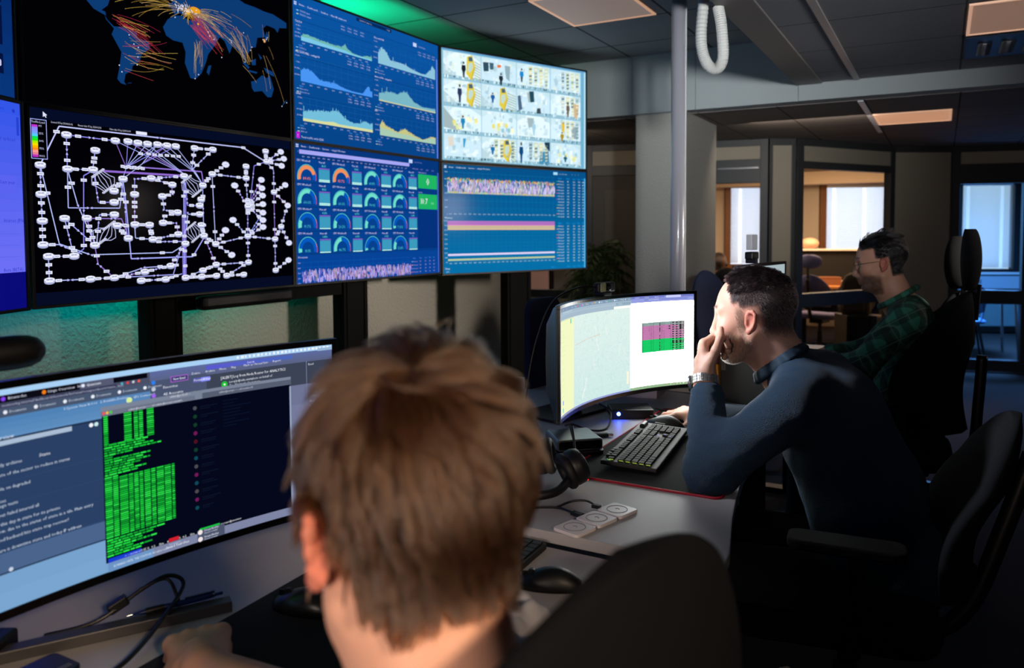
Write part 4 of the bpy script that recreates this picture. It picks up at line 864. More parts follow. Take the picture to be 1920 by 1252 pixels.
    c.text('noreply@telia.example.no on behalf of', 2490, 216, 19, '#e0e6f2', 6, xs=.85); c.text('To:  Network Operations', 2490, 244, 17, '#c0c8d8', 6); c.disc(2198, 258, 22, 22, '#18c030', 6); c.text('noreply@telia.no', 2230, 256, 18, '#e8ecf8', 6)
    c.rect(3190, 120, 3194, 760, '#8890b8', 6); c.text('Email', 3210, 160, 17, '#d8dcec', 6)
    for k in range(9): c.text(('Inbox', 'Drafts', 'Archive', 'Sent items', 'Deleted', 'Junk', 'Notes', 'Outbox', 'RSS')[k], 3215, 400 + k * 42, 18, '#d0d4e8', 6)
    c.grad(3040, 300, 3440, 1440, '#6a7090', '#8e92b8', 6, 3, True); c.rect(3300, 20, 3440, 44, '#98b8d8', 7)
    # terminal
    c.rect(1480, 238, 3042, 306, '#7a8498', 7); c.rect(2260, 262, 3042, 306, '#565e72', 8); c.rect(1480, 270, 2200, 306, '#6c7488', 8)
    for k, cc in enumerate(('#f05860', '#f0b840', '#50c850')): c.disc(1500 + k * 26, 284, 11, 11, cc, 9)
    c.text('admin@netops: ~ - ssh admin@netops.example', 1680, 298, 17, '#d8dce8', 9, xs=.85); c.text('admin@netops: ~ - ssh monitor01', 2400, 286, 17, '#c8ccd8', 9, xs=.85); c.text('admin@probe01: ~', 2000, 258, 17, '#d8dce8', 9, xs=.85)
    c.rect(1486, 306, 3030, 1372, '#04081a', 8, True); c.rect(3026, 320, 3040, 1372, '#9aa8c0', 9)
    G = ['#20e040', '#18c838', '#30f050', '#14a830']
    def rows(x0, x1, y0, y1, step=15, hh=9):
        y = y0
        while y < y1: c.rect(x0, y, x1, y + hh, rnd.choice(G), 9); y += step
    for a, b in ((1497, 1528), (1645, 1700), (1718, 1748), (1756, 1786), (1816, 1868)): rows(a, b, 308, 508 if a < 1800 else 506)
    y = 515
    for wds in (300, 260, 340, 420, 180, 60, 340, 250, 330, 260, 190, 300, 210):
        x = 1497
        while x < 1497 + wds: w_ = rnd.randint(18, 60); c.rect(x, y, x + w_, y + 10, rnd.choice(G), 9); x += w_ + 7
        y += 18
    for a, b in ((1494, 1545), (1552, 1590), (1600, 1660), (1668, 1700), (1708, 1740), (1748, 1775), (1785, 1830), (1838, 1870), (1880, 1935), (1942, 1990), (1998, 2020)): rows(a, b, 765 if a > 1560 else 750, 1200)
    y = 1206
    for wds in (430, 300, 260, 340, 180, 330, 220):
        x = 1497
        while x < 1497 + wds: w_ = rnd.randint(18, 60); c.rect(x, y, x + w_, y + 11, rnd.choice(G), 9); x += w_ + 7
        y += 19
    c.rect(1500, 1342, 1745, 1372, '#1840d0', 10); c.text('~ - network', 1620, 1366, 18, '#c0d0ff', 11)
    for k in range(10): c.text(('35 %', '0.2', '12m', '80 %')[k % 4], 1760 + k * 62, 1368, 17, '#e4e8e8', 10)
    c.rect(1960, 1340, 2040, 1368, '#d02030', 10); c.rect(2210, 1336, 2380, 1360, '#18c040', 10); c.text('netops@monitor', 2390, 1356, 17, '#e4e8f0', 10)
    for k in range(13): c.disc(2196, 372 + k * 66, 16, 16, ('#4a4e58', '#103c28', '#103c28', '#701858', '#501020', '#103c28', '#0e4858', '#4a4a50', '#701858', '#0e4858', '#50484c', '#701858', '#0e4858')[k], 9); c.rect(2240, 364 + k * 66, 2240 + rnd.randint(90, 160), 370 + k * 66, '#10172e', 9); c.rect(2240, 380 + k * 66, 2240 + rnd.randint(60, 140), 385 + k * 66, '#10172e', 9)
    for k in range(9): c.rect(2430, 350 + k * 26, 2430 + rnd.randint(80, 300), 355 + k * 26, '#0e1630', 9)
    # bottom row
    c.rect(1500, 1372, 3440, 1440, '#7d84a4', 7); c.rect(1500, 1376, 1840, 1440, '#6c94c4', 8); c.text('RUNNING UNTIL THE STATION: All rights reserved', 1540, 1416, 17, '#d8e8f8', 9, xs=.8)
    c.text('Saved Searches', 1935, 1414, 20, '#f4f6ff', 9); c.text('Subscriptions', 1960, 1394, 15, '#c0c8e0', 9, xs=.8); c.rect(2190, 1350, 2420, 1440, '#4c546c', 10)
    for k in range(2): c.disc(2214, 1366 + k * 56, 20, 20, '#f0e4e4', 11); c.text('Stream Notifier', 2246, 1368 + k * 52, 16, '#f0f4ff', 11, xs=.8); c.text('Shared on behalf', 2246, 1388 + k * 50, 14, '#c8cede', 11, xs=.8)
    return c
def scr_map_sheet():
    c = Canvas(3440, 1440, '#cfe4dc')
    WH = (9.0, 9.2, 9.0)   # glaring white page, brighter than the camera can hold
    c.rect(2190, 100, 3440, 1400, WH, 2, True)
    c.rect(0, 0, 2200, 160, '#9fb4c4', 3, True); c.rect(0, 0, 2200, 50, '#7c93ab', 4); c.rect(0, 92, 2200, 96, '#b8ccd4', 4)
    for k in range(16): c.disc(130 + k * 130, 26, 13, 13, rnd.choice(['#40c080', '#e07060', '#5090e0', '#d060c0', '#e0b040', '#e8eef4']), 5); c.text('Tab page', 150 + k * 130, 34, 17, '#e4ecf4', 5, xs=.7)
    c.text('https://map.example/norway/terrain', 180, 78, 18, '#dfe8f0', 5); c.rect(1850, 66, 2190, 104, '#8aa4b4', 6); c.text('2 Layers', 1900, 94, 18, '#e8f0f4', 7); c.rect(1800, 120, 2196, 158, '#f4f8f0', 6)
    c.rect(0, 160, 640, 1440, '#e8eebc', 3, True); c.rect(0, 160, 640, 175, '#cfdac0', 4)
    c.rect(500, 178, 540, 240, '#60c8b8', 5); c.rect(150, 1230, 190, 1290, '#8090f0', 5); c.rect(150, 1330, 190, 1390, '#60c8c0', 5)
    for k in range(30): c.rect(60, 300 + k * 30, 60 + rnd.randint(60, 260), 304 + k * 30, '#d4dcac', 4)
    r = random.Random(21)
    c.grad(640, 160, 2190, 1420, '#d6e8e2', '#c6e0dc', 8, 3, True)
    for k in range(16):  # pale ridges
        x = r.uniform(680, 2150); y = r.uniform(180, 1350); a = r.uniform(-.5, .5); L_ = r.uniform(80, 420); w = r.uniform(10, 44)
        pts = [(x + math.sin(a) * L_ * t / 6 + r.uniform(-14, 14), y + math.cos(a) * L_ * t / 6) for t in range(7)]
        pts = [(min(max(px, 645), 2185), min(max(py, 165), 1415)) for px, py in pts]
        c.line(pts, w, r.choice(['#dcebe4', '#deebe5', '#c8e0dc', '#cce2de', '#d8e4e2']), 4)
    for k in range(1500):  # contour strokes
        x = r.uniform(650, 2170); y = r.uniform(175, 1400); n = noise.noise(Vector((x / 260, y / 260, 3.1))); a = n * 5 + .6; L_ = r.uniform(18, 60)
        c.line([(x, y), (x + math.cos(a) * L_ * .5, y + math.sin(a) * L_ * .5), (x + math.cos(a + .5) * L_, y + math.sin(a + .5) * L_)], 2.4, r.choice(['#b4d2d4', '#bcd8d8', '#a8c8cc', '#dceae6', '#e4eeea']), 5)
    c.line([(690, 565), (1100, 520), (1426, 499)], 5, '#e0a8a0', 6); c.disc(1430, 498, 14, 14, '#e0d0a0', 7)
    c.rect(2105, 1130, 2150, 1320, '#f0ecd4', 6)
    c.rect(2200, 0, 3440, 100, '#8f97d8', 4, True); c.rect(2200, 0, 3440, 34, '#6f78c0', 5); c.rect(2920, 4, 3200, 40, '#c4c8f0', 6)
    for k in range(5): c.text('Browser tab', 2290 + k * 200, 28, 17, '#eef0ff', 7, xs=.6)
    c.text('intranet.example/status', 2570, 66, 18, '#e8ecff', 7, xs=.8); c.rect(2480, 44, 3330, 74, '#7c86cc', 5)
    # coloured table
    X0, X1, Y0, Y1 = 2425, 3272, 412, 882
    c.rect(X0, Y0, X1, Y1, '#1c2822', 6, True)
    n = 26
    for k in range(n):
        y0, y1 = Y0 + (Y1 - Y0) * k / n, Y0 + (Y1 - Y0) * (k + 1) / n
        col = '#8fa6a2' if k < 3 else ('#c47cae' if k < 15 else '#18cc66')
        ext = 3042 if k % 2 else r.choice([3042, 3262, 3180, 3262]); c.rect(X0 + 4, y0 + .5, ext, y1 - 1.5, col, 7, True)
        for q in range(14):
            x = X0 + 18 + q * 43; c.rect(x, y0 + 6, x + r.randint(10, 28), y0 + 11, '#5c3a58' if 3 <= k < 15 else ('#0a7a38' if k >= 15 else '#40504c'), 8)
        c.rect(2790, y0, 2806, y1, '#302838', 9) if r.random() < .5 else None
        for q in range(3): c.rect(3072 + q * 70, y0 + 5, 3110 + q * 70, y0 + 11, '#e8c8d8' if k < 15 else '#90f0b0', 8)
    c.rect(2190, 1395, 3440, 1440, '#8fb088', 4); c.rect(0, 1415, 2190, 1440, '#8f98d0', 7)
    for k in range(8): c.disc(2960 + k * 60, 1418, 9, 9, r.choice(['#f0e0c0', '#e0a0a0', '#c0f0c0', '#ffffff']), 6)
    return c
mon1, C1 = monitor('curved_monitor', 'large curved monitor with green terminal text nearest the camera', 'monitor', -1.2141, 0.8421, -0.1442, 1.8, 0.8809, 0.8, 0.337, scr_work(), D1Z, ny=-0.33)
mon2, C2 = monitor('curved_monitor', 'strongly curved monitor showing a pale map beside a white page', 'monitor', -0.9987, 2.4994, -0.2588, 0.8, 0.8834, 0.8, 0.335, scr_map_sheet(), D2Z, strength=1.12, thick=0.03, bulge=0.09, shell=mat('teal_lit_shell', '#1d3546', 0.4))  # shell's blue puts the wall screens' teal light into its colour
def scr_small():
    c = Canvas(1600, 900, '#12303c'); c.rect(0, 0, 1600, 120, '#a8b8bc', 2, True); c.rect(0, 120, 1600, 900, '#123240', 2, True); c.rect(0, 120, 1600, 220, '#7fa0a0', 3)
    for k in range(10): c.rect(220 + k * 60, 50, 250 + k * 60, 84, '#405058', 4)
    c.rect(950, 40, 1120, 84, '#303c44', 4); c.rect(0, 130, 900, 900, '#6c9ca0', 4, True); c.rect(1000, 150, 1180, 210, '#e8f0ec', 5)
    return c
mon3, C3 = monitor('monitor', 'monitor of the third desk seen behind the dark haired head', 'monitor', -0.64, 3.19, -0.15, 3.0, 1.0, 0.54, 0.31, scr_small(), D3Z, bulge=0.02)

# webcams
def webcam(label, loc, rot, light=False):
    w = thing('webcam', label, 'webcam', loc, rot)
    obj('body', MB().prism(rrect(0.03, 0.094, 0.012), 0.012, 0.045), M_black, w, bevel=0.005)
    obj('lens', MB().lathe([(0.0, 0), (0.013, 0), (0.013, 0.006), (0.009, 0.008), (0, 0.008)], n=18, M=Matrix.Translation((0.014, 0, 0.029)) @ Matrix.Rotation(PI / 2, 4, 'Y')), M_blackgloss, w)
    obj('clip', MB().box(-0.03, 0.016, -0.02, 0.02, 0, 0.013), M_black, w, bevel=0.003)
    return w
wc = webcam('black webcam on top of the curved map monitor', (-1.008, 2.47, 1.233), -0.26)
obj('front_plate', MB().prism(rrect(0.03, 0.026, 0.006), -0.0, 0.004, Matrix.Translation((0.0155, -0.03, 0.03)) @ Matrix.Rotation(PI / 2, 4, 'Y')), mat('pale_plate', '#b8c090', 0.4), wc)
cabl = spline([(-1.02, 2.43, 1.262), (-1.06, 2.38, 1.266), (-1.13, 2.32, 1.22), (-1.17, 2.28, 1.1), (-1.19, 2.25, 0.95), (-1.2, 2.24, 0.797)], 8)
obj('cable', MB().tube([Vector(p) - Vector((-1.008, 2.47, 1.233)) for p in cabl], 0.003, 6), M_black, wc).matrix_local = Matrix.Rotation(0.26, 4, 'Z')
w3 = thing('webcam', 'small webcam with a pale square light panel on the third monitor', 'webcam', (-0.65, 3.1, 1.325), -0.2)
obj('body', MB().cbox((0, 0, 0.03), (0.035, 0.06, 0.03)), M_black, w3, bevel=0.006)
obj('clip', MB().box(-0.02, 0.02, -0.012, 0.012, 0, 0.02), M_black, w3)
obj('light_panel', MB().box(-0.012, 0.012, -0.028, 0.028, 0.052, 0.112), mat('light_panel', '#a8a8ac', 0.4, emit='#707078', es=0.5), w3, bevel=0.003)
lb = thing('conference_bar', 'black camera bar with rounded end on top of the nearest monitor', 'camera', (-1.235, 0.6, 1.242), math.radians(-8))
obj('body', MB().loft([[(-0.03 + 0.0, y, 0.028) if False else (0.028 * math.cos(a) * f, y, 0.03 + 0.026 * math.sin(a) * f) for a in [2 * PI * k / 18 for k in range(18)]] for y, f in ((-0.32, 1), (0.06, 1), (0.078, .93), (0.09, .75), (0.097, .45), (0.1, .1))]), M_black, lb, smooth=True)
obj('mount', MB().box(-0.03, 0.02, -0.2, -0.06, -0.012, 0.012), M_black, lb, bevel=0.003)

# ------------------------------------------------------------------ things on the middle desk
def at(t, x, y, z): return (x - t.location.x, y - t.location.y, z - t.location.z)
pad = thing('mouse_pad', 'black desk mat with red stitched edge under the black keyboard', 'desk mat', (-0.68, 2.33, D2Z))
pm = rrect(0.43, 0.88, 0.022)
obj('mat', MB().prism(pm, 0, 0.0035), mat('mat_black', '#0a0b0d', 0.95, bump=0.2, bscale=900, bdist=0.0004), pad)
obj('edge_stitching', MB().tube([(x, y, 0.003) for x, y in pm], 0.0034, 6, closed=True), mat('red_edge', '#a8102c', 0.6), pad)
# mark on the mat: small pale lettering
def flat_text(s, size, M, m, name, parent, ext=0.0003):
    vs, fs = [], []; x = 0; k = size / 0.7
    for ch in s:
        g, f, w = glyph(ch); n = len(vs); vs += [M @ Vector((x + a * k, b * k, ext)) for a, b in g]; fs += [tuple(i + n for i in q) for q in f]; x += w * k
    return obj(name, (vs, fs), m, parent)
flat_text('SVIVE', 0.016, Matrix.Translation((0.172, -0.405, 0.0036)) @ Matrix.Rotation(PI / 2, 4, 'Z'), mat('pale_print', '#a8a8ac', 0.6), 'printed_mark', pad)

kb = thing('keyboard', 'full size black keyboard with backlit keys on the red edged mat', 'keyboard', (-0.668, 1.985, D2Z + 0.0035), math.radians(96 - 90))
# local: X across its depth (towards the user = +X), Y along its length
KT = Matrix.Rotation(math.radians(3), 4, 'Y')
obj('case', MB().prism([(0.008, 0.0), (0.008, 0.47), (-0.15, 0.47), (-0.15, 0.0)], 0.008, 0.02, KT), mat('keyboard_case', '#0c0f10', 0.6, 0.0), kb, bevel=0.003)
keys = MB(); u = 0.0192; rowsx = [-0.012, -0.031, -0.05, -0.069, -0.088, -0.116]
def key(x, y, w, h=0.0165, z0=0.021, z1=0.0265):
    a, b, c_, d = x - 0.0165, x, y, y + w - 0.0025
    keys.add([KT @ Vector(p) for p in ((a, c_, z0), (b, c_, z0), (b, d, z0), (a, d, z0), (a + .001, c_ + .001, z1), (b - .001, c_ + .001, z1), (b - .001, d - .001, z1), (a + .001, d - .001, z1))], [(3, 2, 1, 0), (4, 5, 6, 7), (0, 1, 5, 4), (1, 2, 6, 5), (2, 3, 7, 6), (3, 0, 4, 7)])
layout = [[1.25, 1.25, 1.25, 6.25, 1.25, 1.25, 1.25, 1.25], [1.25, 1] + [1] * 10 + [2.75], [1.75] + [1] * 11 + [1, 1.25], [1.5] + [1] * 12 + [1.5], [1] * 13 + [2], [1, 0] + [1] * 4 + [0] + [1] * 4 + [0] + [1] * 4]
for r_, row in enumerate(layout):
    y = 0.012
    for w in row:
        if w == 0: y += u * .5; continue
        key(rowsx[r_], y, w * u); y += w * u
    y = 0.012 + 15.25 * u
    if r_ in (3, 4, 5): [key(rowsx[r_], y + k * u, u) for k in range(3)]
    if r_ == 0: [key(rowsx[r_], y + k * u, u) for k in range(3)]
    if r_ == 1: key(rowsx[r_], y + u, u)
    y = 0.012 + 18.5 * u
    if r_ < 5: [key(rowsx[r_], y + k * u, u) for k in range(4)]
obj('keys', keys, mat('keycaps', '#161b19', 0.7), kb)
gk = MB()
for y in (0.04, 0.058, 0.085, 0.103): gk.lathe([(0.0075, 0), (0.0075, 0.006), (0.005, 0.008)], (-0.138, y, 0.02), 12, KT)
obj('media_buttons', gk, M_black, kb)
rl = MB()
for k in range(6): rl.add([KT @ Vector(p) for p in ((rowsx[k] + .0, 0.0105, 0.022), (rowsx[k] - .012, 0.0105, 0.022), (rowsx[k] - .012, 0.0105, 0.0245), (rowsx[k], 0.0105, 0.0245))], [(0, 1, 2, 3)])
obj('key_glow', rl, mat('key_glow', '#101010', 0.5, emit='#a8c040', es=0.6), kb)
bl = MB()
for x, y in ((-0.05, 0.315), (-0.031, 0.332), (-0.012, 0.315)): bl.add([KT @ Vector((x - 0.008 + a, y + b, 0.0268)) for a, b in ((-.002, -.003), (.002, 0), (-.002, .003))], [(0, 1, 2)])
obj('arrow_glow', bl, mat('arrow_glow', '#101040', 0.5, emit='#3050ff', es=1.5), kb)
lg = MB()
for a0_, a1_, rr in ((40, 330, 0.006),): lg.tube([KT @ Vector((-0.128 + rr * math.cos(math.radians(a)), 0.018 + rr * math.sin(math.radians(a)), 0.0205)) for a in range(a0_, a1_, 20)] + [KT @ Vector((-0.128, 0.018, 0.0205))], 0.0012, 5)
obj('logo', lg, mat('logo_glow', '#203018', 0.5, emit='#8cd890', es=0.8), kb)
obj('volume_roller', MB().tube([(KT @ Vector((-0.128, 0.40, 0.023))), (KT @ Vector((-0.128, 0.445, 0.023)))], 0.009, 14), mat('roller', '#1c2422', 0.4, 0.5), kb)

def mouse(label, loc, rot, sc=1.0, m=None):
    t = thing('computer_mouse', label, 'mouse', loc, rot)
    rings = []
    for i in range(13):
        s = i / 12; x = (-0.06 + 0.12 * s) * sc; w = 0.034 * sc * max(0.25, math.sin(PI * (0.08 + 0.86 * s)) ** 0.55) * (1 - 0.12 * math.sin(PI * s)); h = 0.04 * sc * (max(0.02, math.sin(PI * min(1, 0.1 + 0.82 * s ** 1.2))) ** 0.7)
        rings.append([(x, w * math.cos(a) * (1 if a <= PI else 1), max(0.001, h * max(0, math.sin(a)) ** 0.8)) for a in [PI * k / 12 for k in range(13)]])
    obj('shell', MB().loft(rings), m or M_black, t, smooth=True)
    obj('scroll_wheel', MB().tube([(-0.036 * sc, -0.004, 0.026 * sc), (-0.036 * sc, 0.004, 0.026 * sc)], 0.009 * sc, 14), M_dark, t)
    obj('button_gap', MB().box(-0.056 * sc, -0.01 * sc, -0.0006, 0.0006, 0.0005, 0.03 * sc), M_blackgloss, t)
    return t
m2 = mouse('black mouse under the hand beside the keyboard', (-0.80, 2.50, D2Z + 0.0036), math.radians(-12), 1.08)
obj('side_buttons', MB().box(-0.02, 0.02, -0.037, -0.031, 0.017, 0.023), mat('grey_button', '#888a8c', 0.4), m2, bevel=0.002)

ch = thing('wireless_charger', 'white three panel folding wireless charger on the middle desk', 'charger', (-0.68, 1.62, D2Z), math.radians(-16))
M_chg = mat('charger_white', '#f2eaea', 0.35)
for k in range(3):
    y = (k - 1) * 0.077
    p = obj('charging_panel', MB().prism(rrect(0.072, 0.072, 0.01), 0, 0.0075, Matrix.Translation((0, y, 0))), M_chg, ch, bevel=0.002)
    obj('ring_mark', MB().tube([(0.024 * math.cos(a), y + 0.024 * math.sin(a), 0.0077) for a in [2 * PI * j / 28 for j in range(28)]], 0.0009, 5, closed=True), mat('ring_grey', '#8c8c96', 0.5), p)
    obj('centre_mark', MB().tube([(0.005 * math.cos(a), y + 0.005 * math.sin(a), 0.0077) for a in [PI * j / 10 for j in range(11)]], 0.0008, 5), mat('ring_amber', '#b08c70', 0.5) if k == 2 else mat('ring_grey', '#8c8c96', 0.5), p)
    if k < 2: obj('hinge', MB().box(-0.03, 0.03, y + 0.0365, y + 0.0405, 0.001, 0.0045), mat('hinge_grey', '#9c98a0', 0.5), ch)
obj('status_light', MB().cbox((-0.0365, -0.012, 0.004), (0.002, 0.003, 0.002)).cbox((-0.0365, 0.01, 0.004), (0.002, 0.003, 0.002)), mat('amber_led', '#400', 0.5, emit='#ff6040', es=3), ch)
cc = thing('charging_cable', 'black usb cable ending at the white folding charger', 'cable', (-0.72, 1.62, D2Z))
cp = spline([(0.0, -0.003, 0.006), (-0.03, 0.01, 0.006), (-0.07, 0.02, 0.006), (-0.12, 0.0, 0.004), (-0.18, -0.05, 0.004), (-0.28, -0.07, 0.004)], 8)
obj('wire', MB().tube(cp, 0.0028, 6), M_black, cc)
obj('plug', MB().box(-0.028, 0.003, -0.005, 0.012, 0.001, 0.009, Matrix.Rotation(math.radians(-15), 4, 'Z')), M_black, cc, bevel=0.002)
obj('wire_loop', MB().tube(spline([(-0.07, 0.02, 0.006), (-0.05, 0.06, 0.012), (-0.02, 0.075, 0.014), (0.005, 0.07, 0.01)], 6), 0.0025, 6), M_black, cc)
obj('spare_plug', MB().box(0.0, 0.022, 0.062, 0.074, 0.003, 0.012), M_black, cc, bevel=0.002)

hs = thing('headset', 'black gaming headset with boom microphone lying on the middle desk', 'headset', (-0.845, 1.80, D2Z + 0.012), math.radians(20))
def cup(M_): 
    c_ = obj('ear_cup', MB().lathe([(0.005, -0.022), (0.038, -0.022), (0.046, -0.012), (0.046, 0.006), (0.04, 0.02), (0.022, 0.026), (0.003, 0.026)], n=26), M_black, hs, smooth=True); c_.matrix_local = M_
    g_ = obj('ear_pad', MB().tube([(0.036 * math.cos(a), 0.036 * math.sin(a), -0.026) for a in [2 * PI * j / 24 for j in range(24)]], 0.013, 10, closed=True), mat('leatherette', '#0c0c0e', 0.6), c_, smooth=True)
    return c_
c1 = cup(Matrix.Translation((0.03, -0.02, 0.05)) @ Matrix.Rotation(math.radians(65), 4, 'Y') @ Matrix.Rotation(math.radians(-25), 4, 'X'))
obj('light_mark', MB().cbox((0.042, 0, 0.012), (0.004, 0.018, 0.004)), mat('red_led', '#300', 0.5, emit='#ff2418', es=2.5), c1)
c2 = cup(Matrix.Translation((-0.07, 0.05, 0.05)) @ Matrix.Rotation(math.radians(-100), 4, 'Y'))
obj('headband', MB().tube(spline([(0.02, -0.05, 0.03), (-0.01, -0.13, 0.018), (-0.08, -0.16, 0.016), (-0.13, -0.1, 0.018), (-0.11, 0.0, 0.03), (-0.075, 0.03, 0.05)], 6), 0.011, 10), M_black, hs, smooth=True)
obj('microphone_boom', MB().tube([(0.03, -0.01, 0.06), (0.02, 0.05, 0.1), (0.01, 0.09, 0.125)], [0.0035, 0.0035, 0.006], 8), M_black, hs)

dk = thing('docking_station', 'silver docking station with rounded black front on the middle desk', 'dock', (-0.965, 2.12, D2Z), math.radians(42))
obj('shell', MB().prism(rrect(0.14, 0.034, 0.008), 0.0, 0.13, Matrix.Translation((0, 0, 0.034)) @ Matrix.Rotation(PI / 2, 4, 'X') @ Matrix.Translation((0, 0, -0.065))), mat('dock_silver', '#7c828a', 0.35, 0.7), dk, bevel=0.002)
obj('front_panel', MB().prism(rrect(0.13, 0.024, 0.006), 0, 0.003, Matrix.Translation((0, -0.0665, 0.034)) @ Matrix.Rotation(PI / 2, 4, 'X') @ Matrix.Translation((0, 0, -0.002))), M_blackgloss, dk)
obj('foot_plate', MB().prism(rrect(0.15, 0.15, 0.02), 0, 0.016), M_black, dk, bevel=0.002)
uc = thing('usb_cable', 'black video cable with silver plug lying beside the docking station', 'cable', (-0.93, 2.31, D2Z))
obj('plug_body', MB().box(-0.06, 0.0, -0.008, 0.008, 0.002, 0.014, Matrix.Rotation(math.radians(40), 4, 'Z')), M_black, uc, bevel=0.002)
obj('metal_plug', MB().box(0.0, 0.016, -0.006, 0.006, 0.004, 0.0115, Matrix.Rotation(math.radians(40), 4, 'Z')), M_chrome, uc)
obj('wire', MB().tube(spline([(-0.045, -0.038, 0.008), (-0.09, -0.06, 0.006), (-0.13, -0.03, 0.006), (-0.15, 0.0, 0.006)], 8), 0.0035, 6), M_black, uc)
bb = thing('small_box', 'flat black box with a glowing blue light under the map monitor', 'box', (-0.97, 2.62, D2Z), math.radians(30))
obj('case', MB().box(-0.075, 0.075, -0.055, 0.055, 0.0, 0.034), M_black, bb, bevel=0.004)
obj('blue_light', MB().lathe([(0.0, 0), (0.006, 0), (0.006, 0.002), (0, 0.002)], n=12, M=Matrix.Translation((-0.05, -0.055, 0.02)) @ Matrix.Rotation(PI / 2, 4, 'X')), mat('blue_led', '#002', 0.5, emit='#3050ff', es=120), bb)
bb['label'] = 'flat black box with a glowing blue light under the map monitor'
wb = thing('carton', 'white carton standing behind the map monitor', 'box', (-1.07, 3.0, D2Z), math.radians(5))
obj('box_body', MB().box(-0.09, 0.09, -0.08, 0.08, 0, 0.13), mat('carton_white', '#b8b4c0', 0.7), wb, bevel=0.002)
obj('box_lid', MB().box(-0.092, 0.092, -0.082, 0.082, 0.095, 0.132), mat('carton_lid', '#aaa6b4', 0.7), wb, bevel=0.002)
for i, (lab, pts) in enumerate((('black cable looping beside the white carton', [(-0.9, 2.69, 0.81), (-0.84, 2.74, 0.795), (-0.78, 2.84, 0.82), (-0.82, 2.87, 0.9), (-0.9, 2.86, 0.92), (-1.0, 2.8, 0.87)]),
                             ('thin black cable coiled under the left end of the map monitor', [(-1.1, 2.35, 0.8), (-1.05, 2.3, 0.82), (-1.0, 2.33, 0.8), (-0.97, 2.4, 0.795), (-0.99, 2.48, 0.83), (-1.04, 2.5, 0.85)]),
                             ('black cable with white plug running past the mouse', [(-0.83, 2.62, 0.80), (-0.8, 2.6, 0.796), (-0.74, 2.64, 0.796), (-0.7, 2.8, 0.796), (-0.78, 3.0, 0.8)]))):
    q = thing('cable', lab, 'cable', (pts[0][0], pts[0][1], D2Z))
    obj('wire', MB().tube([Vector(p) - Vector((pts[0][0], pts[0][1], D2Z)) for p in spline(pts, 8)], 0.0035, 6), M_black, q)
    if i == 2: obj('plug', MB().box(-0.03, 0.0, -0.008, 0.008, 0.003, 0.014), M_white, q, bevel=0.002)
tw = thing('computer_tower', 'dark computer case with a small pale maker plate behind the raised fist', 'computer', (-0.6, 3.03, D2Z), math.radians(-8))
obj('case', MB().box(-0.14, 0.12, -0.045, 0.045, 0, 0.195), mat('tower_dark', '#15171a', 0.5), tw, bevel=0.004)
pt = obj('maker_plate', MB().box(-0.135, -0.119, -0.0465, -0.045, 0.125, 0.175), mat('plate_grey', '#5c5e60', 0.4), tw)
flat_text('Lenovo', 0.009, Matrix.Translation((-0.124, -0.0467, 0.13)) @ Matrix.Rotation(PI / 2, 4, 'X') @ Matrix.Rotation(PI / 2, 4, 'Z'), mat('plate_dark', '#1c1c1e', 0.5), 'printed_name', pt, ext=0.0002)
yb = thing('folder_box', 'yellow magazine box beside the dark computer case', 'folder', (-0.795, 3.02, D2Z), math.radians(-5))
obj('box_body', MB().prism([(-0.05, 0), (0.05, 0), (0.05, 0.17), (-0.05, 0.2)], -0.03, 0.03, Matrix.Rotation(PI / 2, 4, 'X')), mat('folder_yellow', '#c8880c', 0.6), yb, bevel=0.002)
obj('papers', MB().box(-0.04, 0.04, -0.02, 0.02, 0.15, 0.215), mat('paper', '#c4c8d4', 0.8), yb)

# dark dividers seen behind the middle monitor
def divider(label, x, y, rot, w, h, z0):
    t = thing('desk_divider', label, 'divider', (x, y, z0), rot)
    obj('fabric_panel', MB().prism(rrect(w, h, 0.06), -0.015, 0.015, Matrix.Translation((0, 0, h / 2)) @ Matrix.Rotation(PI / 2, 4, 'X') @ Matrix.Rotation(PI / 2, 4, 'Y').inverted() if False else Matrix.Translation((0, 0, h / 2)) @ Matrix.Rotation(PI / 2, 4, 'X')), mat('navy_fabric', '#0f1c3c', 0.9), t, bevel=0.004)
    obj('clamp', MB().box(-0.05, 0.05, -0.012, 0.012, -0.02, 0.03), M_dark, t)
divider('dark navy fabric divider left of the curved map monitor', -1.5, 2.98, math.radians(78), 0.22, 0.44, D2Z - 0.06)
divider('dark navy fabric divider between the middle desk and the third desk', -1.3, 3.12, math.radians(2), 0.5, 0.33, D2Z - 0.06)

# ------------------------------------------------------------------ things on the nearest desk
p1 = thing('mouse_pad', 'black desk mat on the nearest desk under the resting hand', 'desk mat', (-0.93, 0.95, D1Z))
obj('mat', MB().prism(rrect(0.36, 0.8, 0.015), 0, 0.0035), mat('mat_black', '#0a0b0d', 0.95), p1, bevel=0.001)
p1.rotation_euler.z = math.radians(2)
ms1 = mouse('black mouse on the black mat of the nearest desk', (-1.0, 1.03, D1Z + 0.0036), math.radians(12), 1.05, mat('mouse_gloss', '#16181a', 0.3))
bar = thing('stand_foot_bar', 'flat grey metal bar lying below the nearest monitor', 'bar', (-1.215, 0.84, D1Z), math.radians(58))
obj('body', MB().box(-0.28, 0.155, -0.014, 0.014, 0, 0.02), mat('bar_grey', '#5c5a5c', 0.5, 0.6), bar, bevel=0.002)
pen = thing('pen', 'blue translucent pen resting on the grey metal bar', 'pen', (-1.192, 0.9, D1Z + 0.026), math.radians(62))
obj('barrel', MB().lathe([(0.0012, -0.072), (0.0035, -0.058), (0.005, -0.045), (0.0052, 0.05), (0.004, 0.066)], n=14, M=Matrix.Rotation(PI / 2, 4, 'Y')), mat('pen_blue', '#0e2c6c', 0.3), pen, smooth=True)
